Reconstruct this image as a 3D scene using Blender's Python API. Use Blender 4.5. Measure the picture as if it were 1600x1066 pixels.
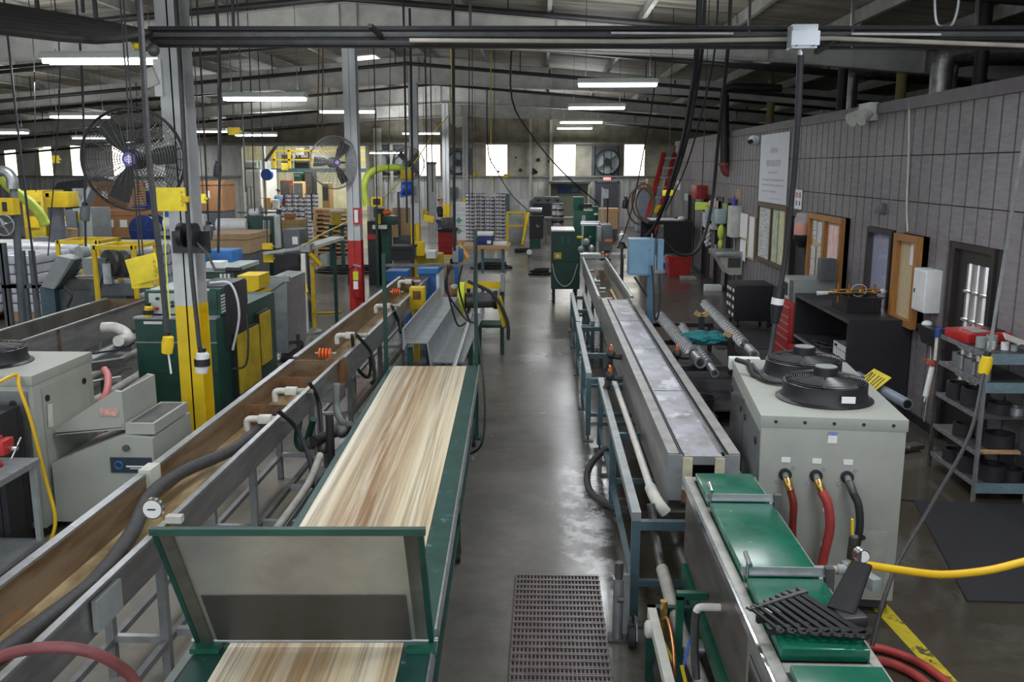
import bpy, bmesh, math, random
from mathutils import Vector, Matrix, Euler, noise
random.seed(7)
for _o in list(bpy.data.objects): bpy.data.objects.remove(_o)
SC = bpy.context.scene
COL = SC.collection
# ------------------------------------------------------------ camera
FPX, EYE, HOR, VPX = 1420.0, 3.0, 260.0, 851.0
PITCH = math.atan((533 - HOR) / FPX)
YAW = math.atan((VPX - 800) / FPX * math.cos(PITCH))
cd = bpy.data.cameras.new('camera'); cam = bpy.data.objects.new('camera', cd); COL.objects.link(cam)
cd.sensor_width = 36.0; cd.lens = 36.0 * FPX / 1600; cd.clip_start = .05; cd.clip_end = 300
cam.location = (0, 0, EYE); cam.rotation_euler = (math.pi / 2 - PITCH, 0, YAW)
SC.camera = cam
# ------------------------------------------------------------ colour management, world
SC.view_settings.view_transform = 'Standard'; SC.view_settings.look = 'None'
SC.view_settings.gamma = 1; SC.view_settings.exposure = 0.45; SC.view_settings.use_curve_mapping = False
SC.cycles.use_denoising = True
SC.cycles.max_bounces = 7; SC.cycles.diffuse_bounces = 4; SC.cycles.glossy_bounces = 3
SC.cycles.sample_clamp_indirect = 4
wd = bpy.data.worlds.new('world'); SC.world = wd; wd.use_nodes = True
wd.node_tree.nodes['Background'].inputs[0].default_value = (.86, .93, 1, 1)
wd.node_tree.nodes['Background'].inputs[1].default_value = 1.15
LAMP_W = 38.0      # one fluorescent strip
TUBE_E = 10.0
WINDOW_E = 2.6
def area(name, loc, sx, sy, w, color=(1, 1, 1), rot=(0, 0, 0)):
    l = bpy.data.lights.new(name, 'AREA'); l.shape = 'RECTANGLE'; l.size = sx; l.size_y = sy; l.energy = w; l.color = color
    o = bpy.data.objects.new(name, l); COL.objects.link(o); o.location = loc; o.rotation_euler = rot; o.visible_camera = False
    return o
# ------------------------------------------------------------ picture point -> world point
def _ray(px, py):
    return cam.rotation_euler.to_matrix() @ Vector(((px - 800) / FPX, -(py - 533) / FPX, -1))
def G(px, py, z=0.0):
    d = _ray(px, py); return Vector((0, 0, EYE)) + d * ((z - EYE) / d.z)
def A(px, py, Y):
    d = _ray(px, py); return Vector((0, 0, EYE)) + d * (Y / d.y)
def W(px, py, X):
    d = _ray(px, py); return Vector((0, 0, EYE)) + d * (X / d.x)
# ------------------------------------------------------------ materials
MATS = {}
def mat(name, c, rough=.5, metal=0., var=.25, scale=6., bump=0., spec=.5, c2=None, streak=None, alpha=1., wear=None):
    """painted / metal surface with grime: noise mixes c with a darker (or given) tone; streak stretches the noise"""
    if name in MATS: return MATS[name]
    m = bpy.data.materials.new(name); m.use_nodes = True; MATS[name] = m
    nt = m.node_tree; N = nt.nodes; L = nt.links; b = N['Principled BSDF']
    b.inputs['Roughness'].default_value = rough; b.inputs['Metallic'].default_value = metal
    b.inputs['Specular IOR Level'].default_value = spec
    tc = N.new('ShaderNodeTexCoord'); mp = N.new('ShaderNodeMapping'); L.new(tc.outputs['Object'], mp.inputs[0])
    if streak: mp.inputs['Scale'].default_value = streak
    n = N.new('ShaderNodeTexNoise'); n.inputs['Scale'].default_value = scale; n.inputs['Detail'].default_value = 6; n.inputs['Roughness'].default_value = .65
    L.new(mp.outputs[0], n.inputs['Vector'])
    r = N.new('ShaderNodeValToRGB'); L.new(n.outputs[0], r.inputs[0])
    d = c2 or tuple(x * (1 - var) for x in c)
    r.color_ramp.elements[0].position = .32; r.color_ramp.elements[0].color = (*d, 1)
    r.color_ramp.elements[1].position = .62; r.color_ramp.elements[1].color = (*c, 1)
    out = r.outputs[0]
    if wear:  # sparse chips / stains of their own colour
        n2 = N.new('ShaderNodeTexNoise'); n2.inputs['Scale'].default_value = wear[1]; n2.inputs['Detail'].default_value = 8; n2.inputs['Roughness'].default_value = .7
        L.new(mp.outputs[0], n2.inputs['Vector'])
        r2 = N.new('ShaderNodeValToRGB'); L.new(n2.outputs[0], r2.inputs[0])
        r2.color_ramp.elements[0].position = wear[2]; r2.color_ramp.elements[0].color = (0, 0, 0, 1)
        r2.color_ramp.elements[1].position = wear[2] + .06; r2.color_ramp.elements[1].color = (1, 1, 1, 1)
        mx = N.new('ShaderNodeMix'); mx.data_type = 'RGBA'; L.new(r2.outputs[0], mx.inputs[0]); L.new(out, mx.inputs[6])
        mx.inputs[7].default_value = (*wear[0], 1); out = mx.outputs[2]
    L.new(out, b.inputs['Base Color'])
    if bump:
        bp = N.new('ShaderNodeBump'); bp.inputs['Strength'].default_value = bump; bp.inputs['Distance'].default_value = .02
        L.new(n.outputs[0], bp.inputs['Height']); L.new(bp.outputs[0], b.inputs['Normal'])
    if alpha < 1: b.inputs['Alpha'].default_value = alpha
    return m
def emit(name, c, s):
    if name in MATS: return MATS[name]
    m = bpy.data.materials.new(name); m.use_nodes = True; MATS[name] = m
    b = m.node_tree.nodes['Principled BSDF']; b.inputs['Base Color'].default_value = (*c, 1)
    b.inputs['Emission Color'].default_value = (*c, 1); b.inputs['Emission Strength'].default_value = s
    return m
def glass(name, c=(.9, .95, 1), rough=.05, alpha=.25):
    m = mat(name, c, rough, 0, .05, alpha=alpha); return m
GREEN = mat('green_paint', (.01, .10, .062), .38, 0, .35, 5, .05, wear=((.2, .25, .2), 9, .7))
DGREEN = mat('dark_green_paint', (.008, .062, .045), .45, 0, .4, 4, .05, wear=((.1, .13, .1), 11, .72))
BRGREEN = mat('glossy_green_lid', (.008, .14, .085), .22, 0, .3, 7, .06, wear=((.55, .62, .5), 12, .66))
TEAL = mat('blue_grey_paint', (.07, .13, .155), .45, 0, .35, 6, .05, wear=((.35, .36, .34), 9, .66))
LBLUE = mat('light_blue_paint', (.22, .40, .58), .45, 0, .2, 5)
YEL = mat('yellow_paint', (.80, .56, .012), .5, 0, .2, 4, .04, wear=((.16, .12, .03), 11, .7))
YBAG = mat('yellow_vinyl', (.85, .68, .03), .6, 0, .22, 9, .1)
YLOW = mat('dirty_yellow_panel', (.62, .45, .02), .5, 0, .35, 5, .05, wear=((.2, .14, .03), 7, .66))
LIME = mat('lime_hose', (.62, .78, .10), .5, 0, .2, 6)
RED = mat('red_paint', (.48, .022, .022), .4, 0, .3, 5)
REDH = mat('red_rubber_hose', (.42, .055, .05), .5, 0, .35, 7, .06)
BRH = mat('brown_rubber_hose', (.20, .03, .022), .32, 0, .4, 7, .05)
MAROON = mat('maroon_hose', (.20, .055, .06), .55, 0, .35, 7, .08)
ORANGE = mat('orange_plastic', (.85, .17, .03), .45, 0, .2, 6)
BLK = mat('black_plastic', (.018, .018, .022), .42, 0, .3, 8)
BLKM = mat('matte_black_paint', (.022, .021, .026), .6, 0, .3, 5, .05)
RUB = mat('black_rubber', (.025, .026, .03), .6, 0, .3, 10, .05)
DHOSE = mat('dark_grey_hose', (.05, .05, .054), .55, 0, .35, 20, .25)
GREY = mat('machine_grey', (.30, .33, .33), .5, 0, .2, 5)
DGREY = mat('slate_grey_paint', (.12, .135, .15), .5, 0, .3, 5)
BEIGE = mat('putty_grey_cabinet', (.36, .38, .345), .5, 0, .12, 4, .02, wear=((.3, .3, .26), 13, .74))
CREAM = mat('off_white_paint', (.62, .63, .57), .5, 0, .25, 5, wear=((.3, .3, .28), 8, .7))
WHITE = mat('white_paint', (.78, .80, .80), .5, 0, .12, 5)
PAPER = mat('white_paper', (.85, .86, .86), .8, 0, .06, 3)
PVC = mat('white_pvc_pipe', (.72, .71, .66), .42, 0, .25, 8, wear=((.4, .25, .1), 9, .7))
PVCD = mat('dirty_pvc_pipe', (.42, .41, .37), .5, 0, .35, 8)
STEEL = mat('brushed_stainless', (.47, .465, .455), .34, .75, .35, 4, .03, streak=(1, .5, 3))
GALV = mat('galvanised_steel', (.46, .48, .50), .38, .75, .3, 9, .04)
SHEET = mat('grey_sheet_steel', (.36, .39, .41), .42, .55, .25, 7, .03)
IRON = mat('dull_iron', (.13, .13, .13), .5, .6, .4, 8, .08)
DPIPE = mat('dark_pipe', (.035, .034, .036), .55, .2, .35, 7)
CHROME = mat('polished_steel', (.62, .63, .65), .18, .95, .25, 14, .03)
BRASS = mat('brass', (.62, .40, .14), .3, .9, .3, 9)
RUST = mat('rusty_steel', (.25, .13, .06), .7, .3, .5, 6, .12, c2=(.11, .055, .03))
TROUGH_IN = mat('rust_stained_trough', (.27, .20, .135), .42, .3, .4, 3.2, .05, c2=(.13, .065, .025), streak=(1, .35, 2.5), wear=((.42, .2, .06), 2.5, .62))
TROUGH_BED = mat('tan_trough_bed', (.50, .39, .22), .5, 0, .45, 4, .08, c2=(.17, .10, .04), streak=(2.2, .6, 1), wear=((.12, .07, .03), 6, .66))
WOOD = mat('raw_timber', (.55, .36, .17), .7, 0, .35, 7, .06, streak=(6, 1, 6))
OAK = mat('honey_oak', (.42, .19, .055), .42, 0, .35, 6, .05, streak=(7, 7, 1))
CORK = mat('cork_board', (.60, .48, .30), .85, 0, .2, 40)
CARD = mat('brown_cardboard', (.40, .20, .085), .75, 0, .2, 4)
CARDL = mat('tan_cardboard', (.48, .33, .19), .8, 0, .22, 4)
CARDO = mat('bright_cardboard', (.78, .50, .25), .8, 0, .1, 4)
BLUE = mat('blue_plastic', (.015, .09, .50), .4, 0, .25, 5)
DBLUE = mat('deep_blue_paint', (.012, .035, .20), .42, 0, .3, 5)
BLUEM = mat('machine_blue', (.02, .14, .42), .42, 0, .3, 5)
NAVY = mat('navy_cloth', (.02, .022, .05), .85, 0, .3, 14)
DENIM = mat('blue_denim', (.03, .06, .16), .85, 0, .3, 14)
SHIRT = mat('light_blue_cloth', (.16, .36, .72), .85, 0, .2, 12)
SKIN = mat('skin', (.50, .27, .18), .55, 0, .1, 6)
PURPLE = mat('purple_badge', (.11, .07, .42), .4, 0, .15, 6)
CLOTH = mat('teal_rag', (.02, .22, .24), .85, 0, .3, 9, .15)
SHRINK = mat('white_shrink_wrap', (.66, .68, .76), .35, 0, .28, 5, .08)
FROST = mat('hazy_window_plastic', (.62, .66, .70), .3, 0, .2, 4)
# ------------------------------------------------------------ mesh builder
def _perp(d):
    d = d.normalized(); u = d.cross(Vector((0, 0, 1)))
    if u.length < 1e-3: u = d.cross(Vector((0, 1, 0)))
    u.normalize(); return u, d.cross(u).normalized()
def smooth_path(pts, k=6):
    P = [Vector(p) for p in pts]; P = [P[0] * 2 - P[1]] + P + [P[-1] * 2 - P[-2]]; out = []
    for i in range(1, len(P) - 2):
        a, b, c, d = P[i - 1:i + 3]
        for j in range(k):
            t = j / k
            out.append(.5 * ((2 * b) + (c - a) * t + (2 * a - 5 * b + 4 * c - d) * t * t + (3 * b - a - 3 * c + d) * t ** 3))
    out.append(P[-2]); return out
class MB:
    def __init__(s): s.bm = bmesh.new()
    def _faces(s, vs, fs):
        V = [s.bm.verts.new(v) for v in vs]
        for f in fs:
            try: s.bm.faces.new([V[i] for i in f])
            except ValueError: pass
        return V
    def box(s, c, d, rot=None, bev=0.):
        m = Matrix.Translation(Vector(c))
        if rot: m = m @ Euler([math.radians(a) for a in rot]).to_matrix().to_4x4()
        x, y, z = (k / 2 for k in d)
        b = MB() if bev else s
        V = b._faces([m @ Vector(p) for p in ((-x, -y, -z), (x, -y, -z), (x, y, -z), (-x, y, -z), (-x, -y, z), (x, -y, z), (x, y, z), (-x, y, z))],
                 ((0, 3, 2, 1), (4, 5, 6, 7), (0, 1, 5, 4), (1, 2, 6, 5), (2, 3, 7, 6), (3, 0, 4, 7)))
        if bev:
            bmesh.ops.bevel(b.bm, geom=b.bm.edges[:], offset=bev, segments=2, profile=.6, affect='EDGES')
            s.merge(b)
        return s
    def bx(s, x0, x1, y0, y1, z0, z1, bev=0.):
        return s.box(((x0 + x1) / 2, (y0 + y1) / 2, (z0 + z1) / 2), (abs(x1 - x0), abs(y1 - y0), abs(z1 - z0)), None, bev)
    def merge(s, b):
        me = bpy.data.meshes.new('tmp'); b.bm.to_mesh(me); s.bm.from_mesh(me); bpy.data.meshes.remove(me); b.bm.free()
    def bar(s, a, b, w, h=None):
        """rectangular bar from a to b; w across (level), h the other way"""
        a, b = Vector(a), Vector(b); u, v = _perp(b - a); h = h or w; u = u * w / 2; v = v * h / 2
        s._faces([a - u - v, a + u - v, a + u + v, a - u + v, b - u - v, b + u - v, b + u + v, b - u + v],
                 ((0, 1, 2, 3), (7, 6, 5, 4), (0, 4, 5, 1), (1, 5, 6, 2), (2, 6, 7, 3), (3, 7, 4, 0)))
        return s
    def cyl(s, a, b, r, r2=None, n=14, cap=True):
        a, b = Vector(a), Vector(b); u, v = _perp(b - a); r2 = r if r2 is None else r2
        c = [(math.cos(2 * math.pi * i / n), math.sin(2 * math.pi * i / n)) for i in range(n)]
        vs = [a + (u * x + v * y) * r for x, y in c] + [b + (u * x + v * y) * r2 for x, y in c]
        fs = [(i, (i + 1) % n, n + (i + 1) % n, n + i) for i in range(n)]
        if cap: fs += [tuple(range(n - 1, -1, -1)), tuple(range(n, 2 * n))]
        s._faces(vs, fs); return s
    def tube(s, pts, r, n=8, k=0, closed=False):
        P = smooth_path(pts, k) if k else [Vector(p) for p in pts]
        m = len(P); rings = []; u = None
        for i, p in enumerate(P):
            d = (P[(i + 1) % m] - P[i - 1]) if closed else (P[min(i + 1, m - 1)] - P[max(i - 1, 0)])
            d = d.normalized()
            if u is None: u, _ = _perp(d)
            u = (u - d * u.dot(d)).normalized(); v = d.cross(u)
            rr = r(i / max(1, m - 1)) if callable(r) else r
            rings.append([s.bm.verts.new(p + (u * math.cos(2 * math.pi * j / n) + v * math.sin(2 * math.pi * j / n)) * rr) for j in range(n)])
        for i in range(m if closed else m - 1):
            a, b = rings[i], rings[(i + 1) % m]
            for j in range(n): s.bm.faces.new((a[j], a[(j + 1) % n], b[(j + 1) % n], b[j]))
        if not closed:
            s.bm.faces.new(rings[0][::-1]); s.bm.faces.new(rings[-1])
        return s
    def ring(s, c, R, r, axis=(0, 0, 1), n=28, m=6, flat=1.):
        u, v = _perp(Vector(axis)); c = Vector(c)
        return s.tube([c + (u * math.cos(2 * math.pi * i / n) + v * math.sin(2 * math.pi * i / n) * flat) * R for i in range(n)], r, m, 0, True)
    def lathe(s, prof, c=(0, 0, 0), axis=(0, 0, 1), n=24):
        c = Vector(c); ax = Vector(axis).normalized(); u, v = _perp(ax); R = []
        for r, h in prof:
            R.append([s.bm.verts.new(c + ax * h + (u * math.cos(2 * math.pi * i / n) + v * math.sin(2 * math.pi * i / n)) * max(r, 1e-4)) for i in range(n)])
        for a, b in zip(R, R[1:]):
            for i in range(n): s.bm.faces.new((a[i], a[(i + 1) % n], b[(i + 1) % n], b[i]))
        if prof[0] == prof[-1]: return s
        if prof[0][0] > 0: s.bm.faces.new(R[0][::-1])
        if prof[-1][0] > 0: s.bm.faces.new(R[-1])
        return s
    def prism(s, poly, axis, a, b):
        """polygon in the two other axes (x,y order kept), pushed along axis from a to b"""
        def p(q, t):
            return {'x': (t, q[0], q[1]), 'y': (q[0], t, q[1]), 'z': (q[0], q[1], t)}[axis]
        n = len(poly)
        s._faces([p(q, a) for q in poly] + [p(q, b) for q in poly],
                 [tuple(range(n)), tuple(range(2 * n - 1, n - 1, -1))] + [(i, n + i, n + (i + 1) % n, (i + 1) % n) for i in range(n)])
        return s
    def plate(s, pts, t):
        """flat plate through the given corner points with thickness t"""
        P = [Vector(p) for p in pts]; nn = (P[1] - P[0]).cross(P[2] - P[0]).normalized() * t; n = len(P)
        s._faces(P + [q + nn for q in P], [tuple(range(n - 1, -1, -1)), tuple(range(n, 2 * n))] + [(i, (i + 1) % n, n + (i + 1) % n, n + i) for i in range(n)])
        return s
    def ball(s, c, r, n=12, sc=(1, 1, 1)):
        b = MB(); bmesh.ops.create_uvsphere(b.bm, u_segments=n, v_segments=max(6, n * 2 // 3), radius=r)
        for v in b.bm.verts: v.co = Vector((v.co.x * sc[0], v.co.y * sc[1], v.co.z * sc[2])) + Vector(c)
        s.merge(b); return s
    def build(s, name, m, parent=None, world=True, angle=38, **kw):
        bmesh.ops.recalc_face_normals(s.bm, faces=s.bm.faces[:])
        if parent is not None and world: s.bm.transform(world_matrix(parent).inverted())
        me = bpy.data.meshes.new(name); s.bm.to_mesh(me); s.bm.free()
        me.polygons.foreach_set('use_smooth', [True] * len(me.polygons))
        me.set_sharp_from_angle(angle=math.radians(angle))
        me.materials.append(m)
        o = bpy.data.objects.new(name, me); COL.objects.link(o)
        if parent is not None: o.parent = parent
        for k, v in kw.items(): o[k] = v
        return o
def world_matrix(o):
    m = Matrix.Translation(o.location) @ o.rotation_euler.to_matrix().to_4x4()
    return world_matrix(o.parent) @ m if o.parent else m
def thing(name, label, cat, loc=(0, 0, 0), rz=0., group=None):
    o = bpy.data.objects.new(name, None); COL.objects.link(o); o.empty_display_size = .1
    o.location = loc; o.rotation_euler = (0, 0, math.radians(rz)); o['label'] = label; o['category'] = cat
    if group: o['group'] = group
    return o
def tag(o, label, cat, group=None, kind=None):
    o['label'] = label; o['category'] = cat
    if group: o['group'] = group
    if kind: o['kind'] = kind
    return o
def struct(name, mb, m, label=None):
    o = mb.build(name, m); o['kind'] = 'structure'
    if label: o['label'] = label
    return o
def one(name, mb, m, label, cat, group=None, base=None):
    """a thing that is a single mesh; its origin sits at base (default: middle of its lowest level)"""
    V = mb.bm.verts
    if base is None:
        xs = [v.co.x for v in V]; ys = [v.co.y for v in V]; zs = [v.co.z for v in V]
        base = Vector(((min(xs) + max(xs)) / 2, (min(ys) + max(ys)) / 2, min(zs)))
    base = Vector(base); mb.bm.transform(Matrix.Translation(-base))
    o = mb.build(name, m); o.location = base
    return tag(o, label, cat, group)
def dup(root, loc, rz=0., label=None, group=None):
    r = root.copy(); COL.objects.link(r); r.location = loc; r.rotation_euler = (0, 0, math.radians(rz))
    if label: r['label'] = label
    if group: r['group'] = group
    for ch in list(root.children):
        c = ch.copy(); COL.objects.link(c); c.parent = r
        for g in list(ch.children):
            d = g.copy(); COL.objects.link(d); d.parent = c
    return r
def text(s, size, name, m, loc, rot, parent=None, ext=.001, align='CENTER'):
    c = bpy.data.curves.new(name, 'FONT'); c.body = s; c.size = size; c.extrude = ext; c.align_x = align; c.align_y = 'CENTER'
    t = bpy.data.objects.new(name, c); COL.objects.link(t); me = bpy.data.meshes.new_from_object(t.evaluated_get(bpy.context.evaluated_depsgraph_get()))
    bpy.data.objects.remove(t); bpy.data.curves.remove(c)
    M = Matrix.Translation(Vector(loc)) @ Euler([math.radians(a) for a in rot]).to_matrix().to_4x4()
    if parent is not None: M = world_matrix(parent).inverted() @ M
    me.transform(M); me.materials.clear(); me.materials.append(m)
    o = bpy.data.objects.new(name, me); COL.objects.link(o)
    if parent is not None: o.parent = parent
    return o
def cable(name, pts, r, m, label, cat='cable', group=None, n=7, k=7):
    return one(name, MB().tube(pts, r, n, k), m, label, cat, group)
# ============================================================ the building
RX, RZ, SL = -3.33, 5.95, .085          # ridge line, its height, roof slope
YF = 46.4                                # far gable wall
XW = 4.43                                # office partition on the right
def roof(x): return RZ - SL * abs(x - RX)
# ---- floor
def floor_material():
    m = bpy.data.materials.new('polished_concrete'); m.use_nodes = True
    nt = m.node_tree; N = nt.nodes; L = nt.links; b = N['Principled BSDF']
    tc = N.new('ShaderNodeTexCoord')
    def noise_ramp(scale, p0, p1, c0, c1, detail=8, rough=.65, off=0, sc=(1, 1, 1)):
        mp = N.new('ShaderNodeMapping'); mp.inputs['Location'].default_value = (off, off * .7, 0); mp.inputs['Scale'].default_value = sc
        L.new(tc.outputs['Object'], mp.inputs[0])
        n = N.new('ShaderNodeTexNoise'); n.inputs['Scale'].default_value = scale; n.inputs['Detail'].default_value = detail; n.inputs['Roughness'].default_value = rough
        L.new(mp.outputs[0], n.inputs['Vector'])
        r = N.new('ShaderNodeValToRGB'); L.new(n.outputs[0], r.inputs[0])
        r.color_ramp.elements[0].position = p0; r.color_ramp.elements[0].color = (*c0, 1)
        r.color_ramp.elements[1].position = p1; r.color_ramp.elements[1].color = (*c1, 1)
        return r.outputs[0]
    def mix(f, a, bb, mode='MIX'):
        x = N.new('ShaderNodeMix'); x.data_type = 'RGBA'; x.blend_type = mode
        if hasattr(f, 'links'): L.new(f, x.inputs[0])
        else: x.inputs[0].default_value = f
        for v, k in ((a, 6), (bb, 7)):
            if hasattr(v, 'links'): L.new(v, x.inputs[k])
            else: x.inputs[k].default_value = (*v, 1)
        return x.outputs[2]
    g = (0, 0, 0); w = (1, 1, 1)
    base = noise_ramp(.55, .3, .72, (.105, .10, .092), (.235, .225, .205))
    fine = noise_ramp(7, .3, .7, (.75, .75, .75), (1, 1, 1), 10, .75, 4)
    c = mix(1., base, fine, 'MULTIPLY')
    scratch = noise_ramp(5, .66, .70, g, w, 6, .7, 11, (1, .3, 1))
    c = mix(scratch, c, (.30, .29, .27))
    # dirt under the machines at the side of the aisle, darker and wet
    sp = N.new('ShaderNodeSeparateXYZ'); L.new(tc.outputs['Object'], sp.inputs[0])
    def band(sock, a, b2, soft):
        r = N.new('ShaderNodeMapRange'); r.interpolation_type = 'SMOOTHSTEP'; L.new(sock, r.inputs[0])
        r.inputs[1].default_value = a; r.inputs[2].default_value = a + soft
        q = N.new('ShaderNodeMapRange'); q.interpolation_type = 'SMOOTHSTEP'; L.new(sock, q.inputs[0])
        q.inputs[1].default_value = b2; q.inputs[2].default_value = b2 - soft
        t = N.new('ShaderNodeMath'); t.operation = 'MULTIPLY'; L.new(r.outputs[0], t.inputs[0]); L.new(q.outputs[0], t.inputs[1]); return t.outputs[0]
    def mul(a, b2):
        t = N.new('ShaderNodeMath'); t.operation = 'MULTIPLY'; L.new(a, t.inputs[0]); L.new(b2, t.inputs[1]); return t.outputs[0]
    nz = N.new('ShaderNodeSeparateColor'); L.new(noise_ramp(1.1, .30, .50, g, w, 9, .7, 21), nz.inputs[0])
    side = mul(band(sp.outputs[0], .25, 12, .5), band(sp.outputs[1], -2, 11, 3))
    wet = mul(side, nz.outputs[0])
    c = mix(wet, c, (.05, .043, .03))
    rt = mul(mul(band(sp.outputs[0], 1.3, 12, .6), band(sp.outputs[1], -3, 60, 2)), band(sp.outputs[0], -20, 40, 1)); hf = N.new('ShaderNodeMath'); hf.operation = 'MULTIPLY'; hf.inputs[1].default_value = .6; L.new(rt, hf.inputs[0]); c = mix(hf.outputs[0], c, (.062, .052, .038))
    left = mul(band(sp.outputs[0], -6, -1.2, .5), band(sp.outputs[1], 0, 9.5, 1.5))
    nz2 = N.new('ShaderNodeSeparateColor'); L.new(noise_ramp(2.5, .33, .6, g, w, 9, .75, 31), nz2.inputs[0])
    c = mix(mul(left, nz2.outputs[0]), c, (.30, .275, .225))
    # white froth and lamp glints on the wet aisle edge, painted as pale colour
    foam_glint = mul(mul(band(sp.outputs[0], .08, .62, .14), band(sp.outputs[1], 5.9, 9.6, .9)), band(sp.outputs[0], .02, .8, .3))
    nz3 = N.new('ShaderNodeSeparateColor'); L.new(noise_ramp(3.2, .47, .56, g, w, 10, .78, 41), nz3.inputs[0])
    c = mix(mul(foam_glint, nz3.outputs[0]), c, (.62, .63, .66))
    L.new(c, b.inputs['Base Color'])
    ro = noise_ramp(.6, .3, .7, (.17, .17, .17), (.30, .30, .30), 4, .5, 7)
    ro = mix(mul(left, nz2.outputs[0]), ro, (.75, .75, .75)); ro = mix(wet, ro, (.12, .12, .12))
    L.new(ro, b.inputs['Roughness'])
    bp = N.new('ShaderNodeBump'); bp.inputs['Strength'].default_value = .04; bp.inputs['Distance'].default_value = .01
    L.new(fine, bp.inputs['Height']); L.new(bp.outputs[0], b.inputs['Normal'])
    return m
struct('floor', MB().bx(-34, 13, -4, 70, -.2, 0), floor_material())
# ---- roof deck with quilted insulation, in two slopes
ROOFM = mat('roof_insulation', (.40, .375, .30), .6, 0, .5, 1.6, .5, c2=(.13, .12, .095), streak=(.5, 3, 1))
mb = MB()
for xe in (-33.5, 12.5):
    n = 40; k = 24
    mb._faces([Vector((RX + (xe - RX) * i / n, -4 + 51 * j / k, roof(RX + (xe - RX) * i / n))) for i in range(n + 1) for j in range(k + 1)],
              [(i * (k + 1) + j, i * (k + 1) + j + 1, (i + 1) * (k + 1) + j + 1, (i + 1) * (k + 1) + j) for i in range(n) for j in range(k)])
mb.prism([(-33.5, roof(-33.5) + .03), (RX, RZ + .03), (12.5, roof(12.5) + .03), (12.5, roof(12.5) + .1), (RX, RZ + .1), (-33.5, roof(-33.5) + .1)], 'y', -4, 47)
struct('ceiling', mb, ROOFM)
# skylight strips by the ridge (daylight through translucent roof panels)
SKYM = emit('skylight_panel', (.86, .94, 1.0), 1.6)
for i, (x, y0, y1) in enumerate(((-2.4, 9.5, 12.4), (-2.4, 17.2, 20.2), (-4.9, 24.5, 27.5), (3.2, 17.2, 20.5), (3.2, 9.6, 12.6))):
    mb = MB(); mb.prism([(x - .45, roof(x - .45) - .02), (x + .45, roof(x + .45) - .02), (x + .45, roof(x + .45) - .01), (x - .45, roof(x - .45) - .01)], 'y', y0, y1)
    o = struct('window_%d' % (20 + i), mb, SKYM, 'translucent skylight panel in the roof')
# purlins
PURL = mat('purlin_grey', (.50, .50, .46), .5, .2, .35, 4)
for i, x in enumerate([RX + s * d for d in (.35, 1.9, 3.4, 4.9, 6.4, 7.9, 9.4, 11., 12.6, 14.2) for s in (-1, 1)] + [-19.5, -21.5, -23.5, -25.5]):
    mb = MB(); z = roof(x)
    mb.bx(x - .005, x + .005, -4, YF, z - .22, z - .02).bx(x - .04, x + .03, -4, YF, z - .225, z - .215)
    o = struct('ceiling_purlin', mb, PURL)
# roof frames
FRM = mat('frame_primer', (.62, .62, .575), .55, 0, .32, 2.2, .04, wear=((.22, .2, .17), 5, .66))
def frame_bottom(x):
    d = abs(x - RX); return roof(x) - .25 - (.63 - min(d, 7.) / 7. * .28)
for Y in (.8, 8.4, 16, 23.6, 31.2, 38.8):
    mb = MB(); xs = [-33, -24, -17, -10.4, RX, 3.7, 8, 12.4]
    top = [(x, roof(x) - .24) for x in xs]; bot = [(x, frame_bottom(x)) for x in xs]
    mb.prism(top + bot[::-1], 'y', Y - .006, Y + .006)
    for r in (top, bot):
        for a, b in zip(r, r[1:]): mb.prism([(a[0], a[1]), (b[0], b[1]), (b[0], b[1] - .014), (a[0], a[1] - .014)], 'y', Y - .1, Y + .1)
    for x in (-24, -17, -10.4, -7, RX - .15, RX + .15, .2, 3.7, 6.3): mb.bx(x - .006, x + .006, Y - .09, Y + .09, frame_bottom(x), roof(x) - .25)
    struct('ceiling_beam', mb, FRM)
# centre columns, each with the colour painted on its foot
COLM = mat('column_grey_white', (.55, .57, .58), .5, 0, .3, 3, .04, streak=(1, 1, .3), wear=((.28, .27, .25), 7, .68))
def hsec(mb, x, y, z0, z1, w=.22, d=.24, t=.016):
    mb.bx(x - w / 2, x + w / 2, y - d / 2, y - d / 2 + t, z0, z1).bx(x - w / 2, x + w / 2, y + d / 2 - t, y + d / 2, z0, z1).bx(x - .007, x + .007, y - d / 2, y + d / 2, z0, z1)
for Y, zp, pm in ((.8, 1.8, YEL), (8.4, 1.72, YEL), (16, 1.72, RED), (23.6, 1.55, YEL), (31.2, 1.75, YEL), (38.8, 1.7, YEL)):
    mb = MB(); hsec(mb, RX, Y, zp, frame_bottom(RX)); c = mb.build('column', COLM); c['kind'] = 'structure'
    mb = MB(); hsec(mb, RX, Y, .02, zp, .224, .244, .02); mb.bx(RX - .2, RX + .2, Y - .2, Y + .2, 0, .025)
    mb.build('painted_foot', pm, c, label={YEL: 'yellow painted column foot', RED: 'red painted column foot'}[pm])
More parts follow.
